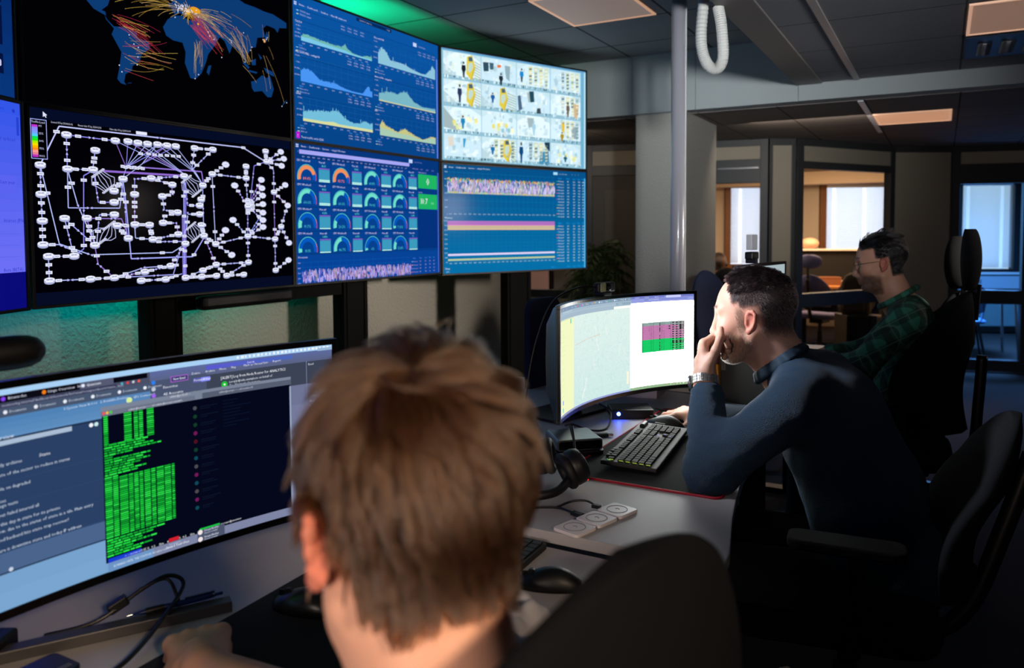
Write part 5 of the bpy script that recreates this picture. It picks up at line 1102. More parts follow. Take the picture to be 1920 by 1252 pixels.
obj('grip', MB().lathe([(0.0056, -0.05), (0.0058, -0.02)], n=14, M=Matrix.Rotation(PI / 2, 4, 'Y')), M_black, pen)
obj('clip', MB().box(0.015, 0.066, -0.0015, 0.0015, 0.005, 0.008), mat('pen_blue_dark', '#0a2050', 0.4), pen)
obj('push_button', MB().tube([(0.064, 0, 0), (0.08, 0, 0)], 0.003, 10), mat('pen_blue', '#0e2c6c', 0.3), pen)
obj('tip', MB().lathe([(0.0006, -0.08), (0.0014, -0.071)], n=8, M=Matrix.Rotation(PI / 2, 4, 'Y')), M_chrome, pen)
c3 = thing('cable', 'black cable with a thick moulded block looping below the nearest monitor', 'cable', (-1.32, 0.72, D1Z))
obj('wire', MB().tube([Vector(p) for p in spline([(0.0, 0.02, 0.01), (0.05, 0.08, 0.02), (0.07, 0.15, 0.05), (0.08, 0.2, 0.06), (0.11, 0.21, 0.045), (0.15, 0.13, 0.02), (0.19, 0.05, 0.012), (0.2, 0.0, 0.006)], 8)], 0.0038, 8), M_black, c3)
obj('wire', MB().tube([Vector(p) for p in spline([(0.07, 0.15, 0.052), (0.09, 0.19, 0.06), (0.12, 0.19, 0.03), (0.11, 0.2, 0.006)], 8)], 0.003, 8), M_black, c3)
obj('ferrite_block', MB().box(-0.017, 0.017, -0.009, 0.009, -0.009, 0.009, Matrix.Translation((0.058, 0.115, 0.037)) @ Matrix.Rotation(math.radians(62), 4, 'Z') @ Matrix.Rotation(math.radians(-25), 4, 'Y')), M_black, c3, bevel=0.003)
ad = thing('power_adapter', 'black power adapter block under the left part of the nearest monitor', 'adapter', (-1.37, 0.66, D1Z), math.radians(30))
obj('block', MB().box(-0.05, 0.05, -0.03, 0.03, 0, 0.035), M_black, ad, bevel=0.006)
obj('label_plate', MB().box(-0.03, 0.03, -0.02, 0.02, 0.035, 0.0355), M_dark, ad)
ph = thing('smartphone', 'black phone with a pale edge strip lying at the lower left', 'phone', (-1.22, 0.64, D1Z), math.radians(0))
obj('body', MB().prism(rrect(0.075, 0.16, 0.01), 0, 0.009), M_blackgloss, ph, bevel=0.002)
obj('edge_strip', MB().box(0.016, 0.026, -0.07, 0.07, 0.009, 0.0098), mat('strip_grey', '#5c5c60', 0.4), ph)
k1 = thing('keyboard', 'compact black keyboard behind the tousled head', 'keyboard', (-0.80, 1.31, D1Z), math.radians(2))
obj('case', MB().prism(rrect(0.13, 0.36, 0.008), 0, 0.014, Matrix.Translation((0, 0, 0))), M_black, k1, bevel=0.003)
kk = MB()
for r_ in range(5):
    for q in range(17):
        x, y = -0.058 + r_ * 0.0238, -0.174 + q * 0.0205; kk.box(x, x + 0.0205, y, y + 0.0178, 0.014, 0.0175)
obj('keys', kk, mat('keycaps_black', '#101214', 0.5), k1, bevel=0.001)
mouse('black mouse partly hidden by the dark chair back on the nearest desk', (-0.655, 1.33, D1Z), math.radians(20), 1.0)
ts = thing('tissue', 'crumpled white tissue on the nearest desk beside the dark chair', 'tissue', (-0.655, 1.165, D1Z))
tv_ = []; tf = []; N_ = 14
for i in range(N_ + 1):
    for j in range(N_ + 1):
        x, y = (i / N_ - .5) * 0.13, (j / N_ - .5) * 0.11; n_ = noise.noise(Vector((x * 28, y * 28, 1.7))); tv_.append((x + 0.012 * noise.noise(Vector((y * 30, x * 22, 5))), y + .01 * n_, max(0.0, 0.03 + 0.035 * n_) * (1 - (2 * abs(i / N_ - .5)) ** 3) + 0.001))
for i in range(N_):
    for j in range(N_): a = i * (N_ + 1) + j; tf.append((a, a + N_ + 1, a + N_ + 2, a + 1))
tq = obj('paper_sheet', (tv_, tf), mat('tissue_white', '#c4c2cc', 0.9), ts, smooth=True); sm = tq.modifiers.new('thick', 'SOLIDIFY'); sm.thickness = 0.0006

# ------------------------------------------------------------------ office chairs
M_fabric = mat('chair_fabric', '#0d0f13', 0.95, bump=0.25, bscale=700, bdist=0.0006, spec=0.15)
def office_chair(label, loc, face, seat_z=0.5, top=1.1, bw=0.46, head=None, tilt=8, fabric=None, arm=True, lumbar=0.03, group=None, topround=0.9, base_rot=0.3, name='office_chair', wrap=0.05):
    """face: plan direction the sitter looks; local +X is forward"""
    fb = fabric or M_fabric
    t = thing(name, label, 'chair', loc, face, group)
    sw = 0.25
    rings = []
    for z, f in ((seat_z - 0.075, .86), (seat_z - 0.06, .97), (seat_z - 0.03, 1.0), (seat_z - 0.008, .96), (seat_z, .85)):
        rings.append([(x * f + 0.03, y * f, z - (0.03 * max(0, x - .1) / .15 if x > .1 else 0)) for x, y in rrect(0.5, 2 * sw, 0.1, 6)])
    obj('seat', MB().loft(rings), fb, t, smooth=True)
    z0 = seat_z + 0.08; rings = []; n = 30; tn = math.tan(math.radians(tilt))
    for i in range(n + 1):
        s = math.sin(PI / 2 * i / n); z = z0 + (top - z0) * s
        prof = max(0.0, 1 - min(1, max(0, (s - (1 - topround * .55)) / (topround * .55))) ** 2.1) ** 0.5
        w = bw / 2 * max(0.03, prof) * (0.86 + 0.14 * math.sin(PI * min(1, s + .15))); th = 0.035 * max(.35, prof)
        xb = -0.235 - (z - seat_z) * tn + lumbar * math.sin(PI * min(1, s * 1.6)) 
        ring = []
        for k in range(24):
            a = 2 * PI * k / 24; y = w * math.copysign(abs(math.sin(a)) ** .8, math.sin(a)); x = xb + th * math.copysign(abs(math.cos(a)) ** .8, math.cos(a)) + wrap * (y / (bw / 2)) ** 2
            ring.append((x, y, z))
        rings.append(ring)
    obj('backrest', MB().loft(rings), fb, t, smooth=True)
    obj('back_support', MB().tube(spline([(-0.05, 0, seat_z - 0.09), (-0.2, 0, seat_z - 0.09), (-0.29, 0, seat_z), (-0.3 - 0.2 * tn, 0, seat_z + 0.2), (-0.3 - .4 * tn, 0, seat_z + .4)], 6), 0.022, 10), M_dark, t, smooth=True)
    if head:
        hz, hw, hh = head; xb = -0.235 - (hz - seat_z) * tn
        rings = []
        for i in range(17):
            s = .5 - .5 * math.cos(PI * i / 16); z = hz - hh / 2 + hh * s; f = max(.05, math.sin(PI * (0.01 + .98 * s)) ** .4)
            rings.append([(xb + 0.035 * f * math.cos(a) + 0.03 * (math.sin(a)) ** 2, hw / 2 * f * math.sin(a), z) for a in [2 * PI * k / 20 for k in range(20)]])
        obj('headrest', MB().loft(rings), fb, t, smooth=True)
        obj('headrest_stem', MB().tube([(xb - 0.02, 0, hz - hh * .4), (xb - 0.01, 0, top - 0.12)], 0.016, 8), M_dark, t)
    if arm:
        for s in (-1, 1):
            a = obj('armrest', MB().prism(rrect(0.26, 0.09, 0.03), seat_z + 0.2, seat_z + 0.225, Matrix.Translation((-0.0, s * 0.29, 0))), mat('arm_black', '#060607', .85, spec=.2), t, bevel=0.006)
            obj('arm_post', MB().tube([(-0.02, s * 0.2, seat_z - 0.07), (-0.02, s * 0.29, seat_z - 0.05), (-0.02, s * 0.29, seat_z + 0.2)], 0.016, 8), M_dark, a)
    obj('mechanism', MB().box(-0.13, 0.1, -0.08, 0.08, seat_z - 0.13, seat_z - 0.072), M_dark, t, bevel=0.01)
    obj('gas_column', MB().lathe([(0.03, 0.1), (0.03, 0.28), (0.02, 0.28), (0.02, seat_z - 0.1)], n=16), M_dark, t)
    for k in range(5):
        a = 2 * PI * k / 5 + base_rot; M = Matrix.Rotation(a, 4, 'Z')
        l = obj('base_leg', MB().loft([[M @ Vector((x, y * w, z + h * e)) for y, e in ((-1, -1), (1, -1), (1, 1), (-1, 1))] for x, w, z, h in ((0.02, .035, .12, .02), (0.16, .026, .105, .017), (0.31, .018, .085, .012))]), mat('chair_base', '#26282b', 0.3, 0.8), t, bevel=0.004)
        cs = MB()
        for e in (-0.014, 0.014): cs.lathe([(0.004, -0.008), (0.028, -0.008), (0.03, 0), (0.028, 0.008), (0.004, 0.008)], n=16, M=M @ Matrix.Translation((0.3, e, 0.03)) @ Matrix.Rotation(PI / 2, 4, 'X'))
        cs.tube([M @ Vector((0.3, 0, 0.035)), M @ Vector((0.3, 0, 0.085))], 0.007, 8)
        obj('caster', cs, M_black, l)
    return t
office_chair('large dark chair back in front of the nearest desk', (-0.458, 0.56, 0), math.radians(170), 0.5, 1.222, 0.64, None, 3, topround=.72, lumbar=0.02)
office_chair('black chair of the man in the blue sweater', (-0.21, 2.23, 0), PI + math.radians(5), 0.5, 1.0, 0.48, None, 16)
office_chair('black high backed chair of the man in the plaid shirt', (-0.165, 3.81, 0), PI + math.radians(2), 0.52, 1.19, 0.56, (1.325, 0.26, 0.26), 3, wrap=.25)
office_chair('empty black high backed chair behind the man in the plaid shirt', (-0.22, 4.56, 0), PI + math.radians(-18), 0.52, 1.14, 0.46, (1.29, 0.26, 0.26), 6, base_rot=0.05)
office_chair('navy chair back glimpsed between the map monitor and the man in blue', (-1.09, 5.03, 0), math.radians(-25), 0.5, 1.19, 0.46, None, 8, fabric=mat('navy_fabric', '#0f1c3c', 0.9))

# ------------------------------------------------------------------ potted plant near the column
pt = thing('potted_plant', 'tall dark leafy palm standing left of the rough column', 'plant', (-2.72, 6.6, 0))
obj('pot', MB().lathe([(0.13, 0), (0.17, 0.3), (0.18, 0.3), (0.16, 0.3), (0.15, 0.27), (0.01, 0.27)], n=24), mat('plant_pot', '#2a2a2c', 0.6), pt)
fr = MB(); stm = MB(); r = random.Random(4)
for k in range(6):
    a = r.uniform(0, 6.28); q = [(0.03 * math.cos(a), 0.03 * math.sin(a), 0.27), (0.06 * math.cos(a), 0.06 * math.sin(a), 0.7), (0.12 * math.cos(a), 0.12 * math.sin(a), 0.95 + .35 * r.random())]; stm.tube(q, 0.012, 6)
for k in range(150):
    a = r.uniform(0, 6.28); z0 = r.uniform(0.5, 1.32); el = r.uniform(-.15, 1.0); L = r.uniform(.22, .36); d = Vector((math.cos(a) * math.cos(el), math.sin(a) * math.cos(el), math.sin(el)))
    b = Vector((.06 * math.cos(a), .06 * math.sin(a), z0)); side = d.cross(Vector((0, 0, 1))).normalized()
    P_ = [b + d * (L * t) + Vector((0, 0, -.5 * L * t * t * 1.1)) for t in [i / 6 for i in range(7)]]
    stm.tube(P_, 0.003, 4)
    for i in range(1, 7):
        for s in (-1, 1):
            p = P_[i]; tip = p + side * s * (.11 * (1.1 - i / 7)) + (P_[i] - P_[i - 1]) * 1.3 + Vector((0, 0, -.03)); w = (P_[i] - P_[i - 1]).normalized() * 0.013
            m_ = (p + tip) / 2 + Vector((0, 0, .008)); fr.add([p, m_ - w, tip, m_ + w], [(0, 1, 2, 3)])
obj('stem', stm, mat('plant_stem', '#2c3018', 0.7), pt)
obj('leaves', fr, mat('plant_leaf', '#33481f', 0.55), pt)

# ------------------------------------------------------------------ warm office behind the glass
M_woodtop = mat('oak_desk', '#a86a34', 0.5, vary=0.2, vscale=8)
dkk = thing('office_desk', 'warm lit wooden desk seen through the window bay', 'desk', (-1.38, 10.8, 0), math.radians(20))
obj('desktop', MB().box(-0.75, 0.75, -0.4, 0.4, 0.72, 0.75), M_woodtop, dkk, bevel=0.003)
for x in (-.65, .65): obj('leg', MB().box(x - .03, x + .03, -.35, .35, 0, .72), M_dark, dkk)
dv = thing('desk_screen', 'wide black desk screen with pale top edge in the warm office', 'screen panel', (-1.25, 11.45, 0), math.radians(20))
obj('panel', MB().box(-0.9, 0.9, -0.03, 0.03, 0.3, 1.18), mat('black_felt', '#0d0b0a', 0.9), dv, bevel=0.004)
obj('top_shelf', MB().box(-0.9, 0.9, -0.09, 0.09, 1.18, 1.205), mat('shelf_white', '#e0d4c4', 0.5), dv, bevel=0.003)
for x in (-.8, .8): obj('foot', MB().box(x - .03, x + .03, -.2, .2, 0, .3), M_dark, dv)
def on_shelf(s): return Vector((-1.25, 11.45, 1.205)) + Vector((math.cos(math.radians(20)) * s, math.sin(math.radians(20)) * s, 0))
p_ = on_shelf(-.37); bl = thing('round_lamp', 'round pinkish globe lamp on the pale shelf of the desk screen', 'lamp', p_)
obj('globe', MB().ell((0, 0, 0.075), (0.12, 0.12, 0.075), 20), mat('globe_pink', '#e8b090', 0.5, emit='#f0a070', es=0.35), bl, smooth=True)
obj('base_ring', MB().lathe([(0.05, 0), (0.05, 0.01)], n=16), M_white, bl)
p_ = on_shelf(-.6); tag(obj('mug', MB().lathe([(0.04, 0), (0.045, 0.11), (0.04, 0.11), (0.035, 0.01), (0.002, 0.01)], n=16), mat('mug_dark', '#241a14', 0.5), loc=p_), 'dark cup on the shelf left of the pink globe', 'cup')
lp = thing('desk_lamp', 'small bright desk lamp before the black desk screen', 'lamp', (-0.83, 11.0, 0.75))
obj('lamp_arm', MB().tube([(0, 0, 0), (0.02, 0.05, 0.2), (-0.03, 0.0, 0.36)], 0.008, 6), M_dark, lp); obj('lamp_base', MB().lathe([(0.06, 0), (0.06, 0.015)], n=16), M_dark, lp)
obj('lamp_shade', MB().lathe([(0.05, 0), (0.025, 0.06), (0.01, 0.07)], (-0.03, 0, 0.33), 14), mat('lamp_glow', '#f0d8b8', 0.5, emit='#ffd0a0', es=1.2), lp)
lt = thing('office_lamp', 'glowing orange table lamp at the left edge of the window bay', 'lamp', (-1.7, 10.85, 0.75)); obj('lamp_globe', MB().ell((0, 0, 0.14), (0.045, 0.045, 0.05), 14), mat('amber_globe', '#ffb060', 0.5, emit='#ffb050', es=4), lt, smooth=True); obj('lamp_stem', MB().tube([(0, 0, 0), (0, 0, 0.1)], 0.01, 8), M_dark, lt); obj('lamp_foot', MB().lathe([(0.05, 0.0), (0.05, 0.012)], n=14), M_dark, lt)
for lab, loc, sz, cl in (('brown box on the wooden office desk', (-1.3, 10.8, .75), (.3, .2, .09), '#7a4a28'), ('white tray on the wooden office desk', (-1.08, 10.9, .75), (.2, .15, .04), '#d8c8b8')):
    bx = thing('desk_box', lab, 'box', loc, .3); obj('box_body', MB().box(-sz[0] / 2, sz[0] / 2, -sz[1] / 2, sz[1] / 2, 0, sz[2]), mat('box_' + cl, cl, .7), bx, bevel=.004); obj('box_lid', MB().box(-sz[0] / 2 - .003, sz[0] / 2 + .003, -sz[1] / 2 - .003, sz[1] / 2 + .003, sz[2], sz[2] + .012), mat('box_' + cl, cl, .7), bx)
lv = mat('lavender_fabric', '#5c587c', 0.9)
office_chair('office chair with lavender headrest in the warm office', (-1.25, 9.75, 0), math.radians(75), 0.5, 0.95, 0.44, (1.1, 0.3, 0.16), 10, fabric=lv, base_rot=.8)
office_chair('dark office chair behind the face of the man in plaid', (-0.8, 9.95, 0), math.radians(70), 0.48, 0.86, 0.44, None, 12, fabric=mat('brown_fabric', '#2c221c', 0.9))
office_chair('dark office chair at the glazed office door', (-2.5, 10.0, 0), math.radians(120), 0.5, 1.0, 0.44, None, 10)
def backpack(label, loc, rot, col):
    t = thing('backpack', label, 'bag', loc, rot)
    m_ = mat('bag_' + col, col, .9); rings = []
    for z, f in ((0, .85), (.04, 1), (.2, 1.02), (.34, .92), (.41, .7), (.44, .35)): rings.append([(x * f, y * f, z) for x, y in rrect(.18, .3, .06)])
    obj('bag_body', MB().loft(rings), m_, t, smooth=True)
    obj('front_pocket', MB().box(.08, .125, -.11, .11, .04, .22), m_, t, bevel=.02)
    for s in (-1, 1): obj('strap', MB().tube(spline([(-.09, s * .08, .4), (-.15, s * .09, .3), (-.14, s * .1, .12), (-.09, s * .11, .04)], 6), .014, 6), mat('bag_strap', '#6a5038', .8), t)
    obj('handle', MB().tube(spline([(0, -.04, .43), (0, -.02, .47), (0, .02, .47), (0, .04, .43)], 5), .008, 6), M_black, t)
    return t
backpack('dark backpack beside the lavender headrest chair', (-1.62, 10.0, 0.5), 1.2, '#2c2018')
backpack('brown rucksack with pale straps behind the man in plaid', (-0.8, 9.0, 0.56), -1.7, '#33261a')
for lab, x, y, rz in (('low black cabinet holding the dark backpack', -1.62, 10.0, 0.3), ('low black cabinet holding the brown rucksack', -0.8, 9.0, 0.5)):
    cb = thing('cabinet', lab, 'cabinet', (x, y, 0), rz); h_ = 0.5 if x < -1 else 0.56
    obj('body', MB().box(-.16, .16, -.16, .16, 0.02, h_), M_black, cb, bevel=.004); obj('door', MB().box(-.15, .15, -.17, -.16, 0.04, h_ - .02), M_dark, cb); obj('foot', MB().box(-.15, .15, -.15, .15, 0, .02), M_dark, cb)

# ------------------------------------------------------------------ blue room on the right
tb = thing('meeting_table', 'blue lit round ended table in the room on the right', 'table', (0.42, 10.5, 0), math.radians(15))
obj('table_top', MB().prism(rrect(0.75, 0.7, 0.3, 8), 0.71, 0.74), mat('table_white', '#c8ccd0', 0.35), tb, bevel=0.005)
for x, y in ((-.3, -.25), (-.3, .25), (.3, -.25), (.3, .25)): obj('leg', MB().tube([(x * .85, y * .8, .71), (x, y, 0)], .016, 8), M_chrome, tb)
def vchair(label, loc, rz):
    t = thing('visitor_chair', label, 'chair', loc, rz, None); cm = mat('shell_blue', '#5c84b8', .5)
    obj('seat', MB().loft([[(x * f, y * f, .46 + dz) for x, y in rrect(.42, .44, .1)] for f, dz in ((.92, -.03), (1, -.015), (1, 0), (.9, .008))]), cm, t, smooth=True)
    obj('backrest', MB().loft([[(-.2 - (z - .46) * .2 + (0.012 if k in (0, 3) else -.012) + .25 * (y ** 2), y, z) for k, y in enumerate((-w, -w, w, w))] for z, w in ((.56, .19), (.7, .21), (.8, .2), (.84, .16))]), cm, t)
    for x, y in ((.17, .18), (.17, -.18), (-.18, .18), (-.18, -.18)): obj('leg', MB().tube([(x * .8, y * .8, .44), (x * 1.2, y * 1.2, 0)], .011, 8), M_dark, t)
    for s in (-1, 1): obj('back_tube', MB().tube([(-.14, s * .17, .44), (-.22, s * .18, .58), (-.25, s * .17, .74)], .01, 6), M_chrome, t)
    return t
vchair('blue seated chair beside the table in the blue room', (0.2, 9.98, 0), math.radians(95))
vchair('chair with curved chrome back tube behind the blue lit table', (0.2, 11.15, 0), math.radians(-80))
wd = thing('wall_duct', 'pale cable duct with power sockets under the blue room window', 'duct', (0.55, 12.62, 0.74), math.atan2(.28, .63))
obj('channel', MB().box(-.6, 2.2, -.05, .05, -.1, .1), mat('duct_grey', '#a8b0b8', .5), wd, bevel=.004); obj('ledge', MB().box(-.6, 2.2, -.09, .05, .1, .125), M_white, wd)
for k in range(3): obj('socket', MB().cbox((-.28 + k * .075, -.052, 0), (.06, .008, .06)), mat('socket_grey', '#6c747c', .5), wd, bevel=.003)
pn = thing('radiator_panel', 'greenish panel under the window behind the blue table', 'radiator', (0.72, 12.68, 0.0), math.atan2(.28, .63)); obj('front', MB().box(-.7, .5, -.04, .03, .12, .56), mat('radiator', '#6c8080', .5), pn, bevel=.006); obj('feet', MB().box(-.6, -.55, -.03, .03, 0, .12).box(.35, .4, -.03, .03, 0, .12), M_dark, pn); obj('valve', MB().tube([(.5, 0, .2), (.56, 0, .2)], .012, 8), M_white, pn)
bd = thing('blue_board', 'tall blue lit board right of the blue room window', 'board', (1.12, 12.93, 0.92), math.atan2(.37, .95)); obj('board_face', MB().box(0, 1.0, -.03, .0, .1, 1.34), mat('board_blue', '#5888c0', .6), bd, bevel=.003); obj('tray', MB().box(.1, .9, -.08, -.03, .06, .09), M_white, bd)

# ------------------------------------------------------------------ corridor on the left, seen under the screens
sp_ = thing('speaker_box', 'dark box standing on the brown corridor floor beside the screen post', 'box', (-6.2, 11.2, 0), math.radians(-20)); obj('box_body', MB().box(-.16, .16, -.2, .2, 0, .52), mat('box_dark', '#1c1412', .7), sp_, bevel=.01); obj('grille', MB().box(.16, .165, -.16, .16, .05, .45), M_black, sp_)
pp = thing('plant_shelf', 'pale wall shelf holding a pot behind the lower left window', 'shelf', (-3.95, 8.3, 0)); obj('shelf_board', MB().box(-.2, .2, -.15, .15, 1.12, 1.15), M_white, pp); obj('shelf_stand', MB().box(-.1, .1, -.1, .1, 0, 1.12), mat('shelf_stand', '#6c6468', .6), pp)
tag(obj('flower_pot', MB().lathe([(0.07, 0), (0.1, .18), (.09, .18), (.065, .02), (.002, .02)], n=16), mat('pot_purple', '#5c5468', .5), loc=(-3.95, 8.3, 1.15)), 'grey pot on the pale shelf behind the lower left window', 'pot')
# ------------------------------------------------------------------ bodies: smooth blended volumes turned into one mesh
def V(*a): return np.array(a, np.float32)
class Fld:
    """signed distance built from round cones and ellipsoids; groups blend smoothly"""
    def __init__(s): s.ops = []
    def cone(s, a, b, ra, rb, k=0.01, sub=False, sq=None): s.ops.append(('c', V(*a), V(*b), ra, rb, k, sub)); return s
    def chain(s, pts, rs, k=0.01):
        for (a, b), (ra, rb) in zip(zip(pts[:-1], pts[1:]), zip(rs[:-1], rs[1:])): s.cone(a, b, ra, rb, k)
        return s
    def ell(s, c, r, k=0.01, R=None, sub=False): s.ops.append(('e', V(*c), V(*r), None if R is None else np.array(R, np.float32), 0, k, sub)); return s
    def xf(s, M):   # frame: 4x4 Matrix applied to every primitive (rigid)
        A = np.array(M, np.float32); R, t = A[:3, :3], A[:3, 3]; o = Fld()
        for q in s.ops:
            if q[0] == 'c': o.ops.append(('c', R @ q[1] + t, R @ q[2] + t, *q[3:]))
            else: o.ops.append(('e', R @ q[1] + t, q[2], R if q[3] is None else R @ q[3], *q[4:]))
        return o
    def __add__(s, b): o = Fld(); o.ops = s.ops + b.ops; return o
    def __call__(s, P):
        d = np.full(len(P), 9.0, np.float32)
        for t, a, b, x, y, k, sub in s.ops:
            if t == 'c':
                ab = b - a; L2 = float(ab @ ab) or 1e-9; pa = P - a
                h = np.clip(pa @ ab / L2, 0, 1); e = np.sqrt(((pa - h[:, None] * ab) ** 2).sum(1)) - (x + (y - x) * h)
            else:
                q = P - a
                if x is not None: q = q @ x
                k0 = np.sqrt(((q / b) ** 2).sum(1)); k1 = np.sqrt(((q / (b * b)) ** 2).sum(1)) + 1e-9; e = k0 * (k0 - 1) / k1
            if sub: e = -e; h = np.clip(0.5 - 0.5 * (e - d) / k, 0, 1) if False else np.maximum(k - np.abs(d - e), 0) / k; d = np.maximum(d, e) + h * h * k * 0.25
            else: h = np.maximum(k - np.abs(d - e), 0) / k; d = np.minimum(d, e) - h * h * k * 0.25
        return d
def nets(f, lo, hi, h):
    lo = np.array(lo, np.float32); n = np.ceil((np.array(hi) - lo) / h / 8).astype(int) * 8
    cb = n // 8
    ci = np.stack(np.meshgrid(*[np.arange(c) for c in cb], indexing='ij'), -1).reshape(-1, 3)
    cc = lo + (ci * 8 + 3.5).astype(np.float32) * h; dc = f(cc)
    G = np.empty(tuple(n), np.float32)
    G.reshape(cb[0], 8, cb[1], 8, cb[2], 8)[:] = dc.reshape(cb[0], 1, cb[1], 1, cb[2], 1)
    near = ci[np.abs(dc) < h * 8 * 1.15]
    off = np.stack(np.meshgrid(*[np.arange(8)] * 3, indexing='ij'), -1).reshape(-1, 3)
    for s in range(0, len(near), 400):
        idx = (near[s:s + 400, None, :] * 8 + off[None]).reshape(-1, 3)
        G[idx[:, 0], idx[:, 1], idx[:, 2]] = f(lo + idx.astype(np.float32) * h)
    B = G < 0
    S_ = [(i, j, k) for i in (0, 1) for j in (0, 1) for k in (0, 1)]
    sub = lambda A, o: A[o[0]:n[0] - 1 + o[0], o[1]:n[1] - 1 + o[1], o[2]:n[2] - 1 + o[2]]
    cnt = sum(sub(B, o).astype(np.int8) for o in S_); act = (cnt > 0) & (cnt < 8)
    A = np.argwhere(act); vid = np.full(act.shape, -1, np.int32); vid[act] = np.arange(len(A))
    val = {o: G[A[:, 0] + o[0], A[:, 1] + o[1], A[:, 2] + o[2]] for o in S_}
    acc = np.zeros((len(A), 3), np.float32); num = np.zeros(len(A), np.float32)
    for o in S_:
        for ax in range(3):
            if o[ax]: continue
            p = list(o); p[ax] = 1; p = tuple(p); a, b = val[o], val[p]; m = (a < 0) != (b < 0)
            t = np.where(m, a / np.where(m, a - b, 1), 0); e = np.zeros((len(A), 3), np.float32); e[:] = o; e[:, ax] = t
            acc[m] += e[m]; num[m] += 1
    vs = lo + (A + acc / num[:, None]) * h
    fs = []
    for ax in range(3):
        u, v = (ax + 1) % 3, (ax + 2) % 3
        a = B[tuple(slice(1, -1) if q != ax else slice(0, -1) for q in range(3))]; b = B[tuple(slice(1, -1) if q != ax else slice(1, None) for q in range(3))]
        E_ = np.argwhere(a != b)
        if not len(E_): continue
        fl = a[E_[:, 0], E_[:, 1], E_[:, 2]]; c = E_.copy(); c[:, u] += 1; c[:, v] += 1
        def g(du, dv): q = c.copy(); q[:, u] += du; q[:, v] += dv; return vid[q[:, 0], q[:, 1], q[:, 2]]
        Q = np.stack([g(-1, -1), g(0, -1), g(0, 0), g(-1, 0)], 1); Q[~fl] = Q[~fl][:, ::-1]; fs.append(Q[(Q >= 0).all(1)])
    return vs, np.concatenate(fs)
def smooth_mesh(vs, fs, it=1, lam=0.5):
    for _ in range(it):
        acc = np.zeros_like(vs); c = np.zeros(len(vs), np.float32)
        for i in range(4):
            for j in ((i + 1) % 4,): np.add.at(acc, fs[:, i], vs[fs[:, j]]); np.add.at(c, fs[:, i], 1); np.add.at(acc, fs[:, j], vs[fs[:, i]]); np.add.at(c, fs[:, j], 1)
        vs = vs + lam * (acc / c[:, None] - vs)
    return vs
def body_obj(name, f, lo, hi, h, m, parent, color=None, smooth_it=1, label=None, disp=None):
    vs, fs = nets(f, lo, hi, h); vs = smooth_mesh(vs, fs, smooth_it)
    if disp is not None: vs = disp(vs)
    me = bpy.data.meshes.new(name); o3 = np.array(parent.location, np.float32)
    me.vertices.add(len(vs)); me.vertices.foreach_set('co', (vs - o3).ravel())
    me.loops.add(len(fs) * 4); me.loops.foreach_set('vertex_index', fs.ravel().astype(np.int32))
    me.polygons.add(len(fs)); me.polygons.foreach_set('loop_start', np.arange(0, len(fs) * 4, 4, dtype=np.int32))
    me.polygons.foreach_set('use_smooth', np.ones(len(fs), bool)); me.update(calc_edges=True); me.validate()
    me.materials.append(m)
    if color is not None:
        a = me.color_attributes.new('col', 'FLOAT_COLOR', 'POINT'); c = np.ones((len(vs), 4), np.float32); c[:, :3] = color(vs); a.data.foreach_set('color', c.ravel())
    o = bpy.data.objects.new(name, me); COL.objects.link(o); o.parent = parent
    if label: o['label'] = label
    return o
def frame(origin, fwd, up=(0, 0, 1)):
    """matrix: local x = fwd, z = up-ish, y = left"""
    x = Vector(fwd).normalized(); y = Vector(up).cross(x).normalized(); z = x.cross(y)
    return Matrix(((x.x, y.x, z.x, origin[0]), (x.y, y.y, z.y, origin[1]), (x.z, y.z, z.z, origin[2]), (0, 0, 0, 1)))
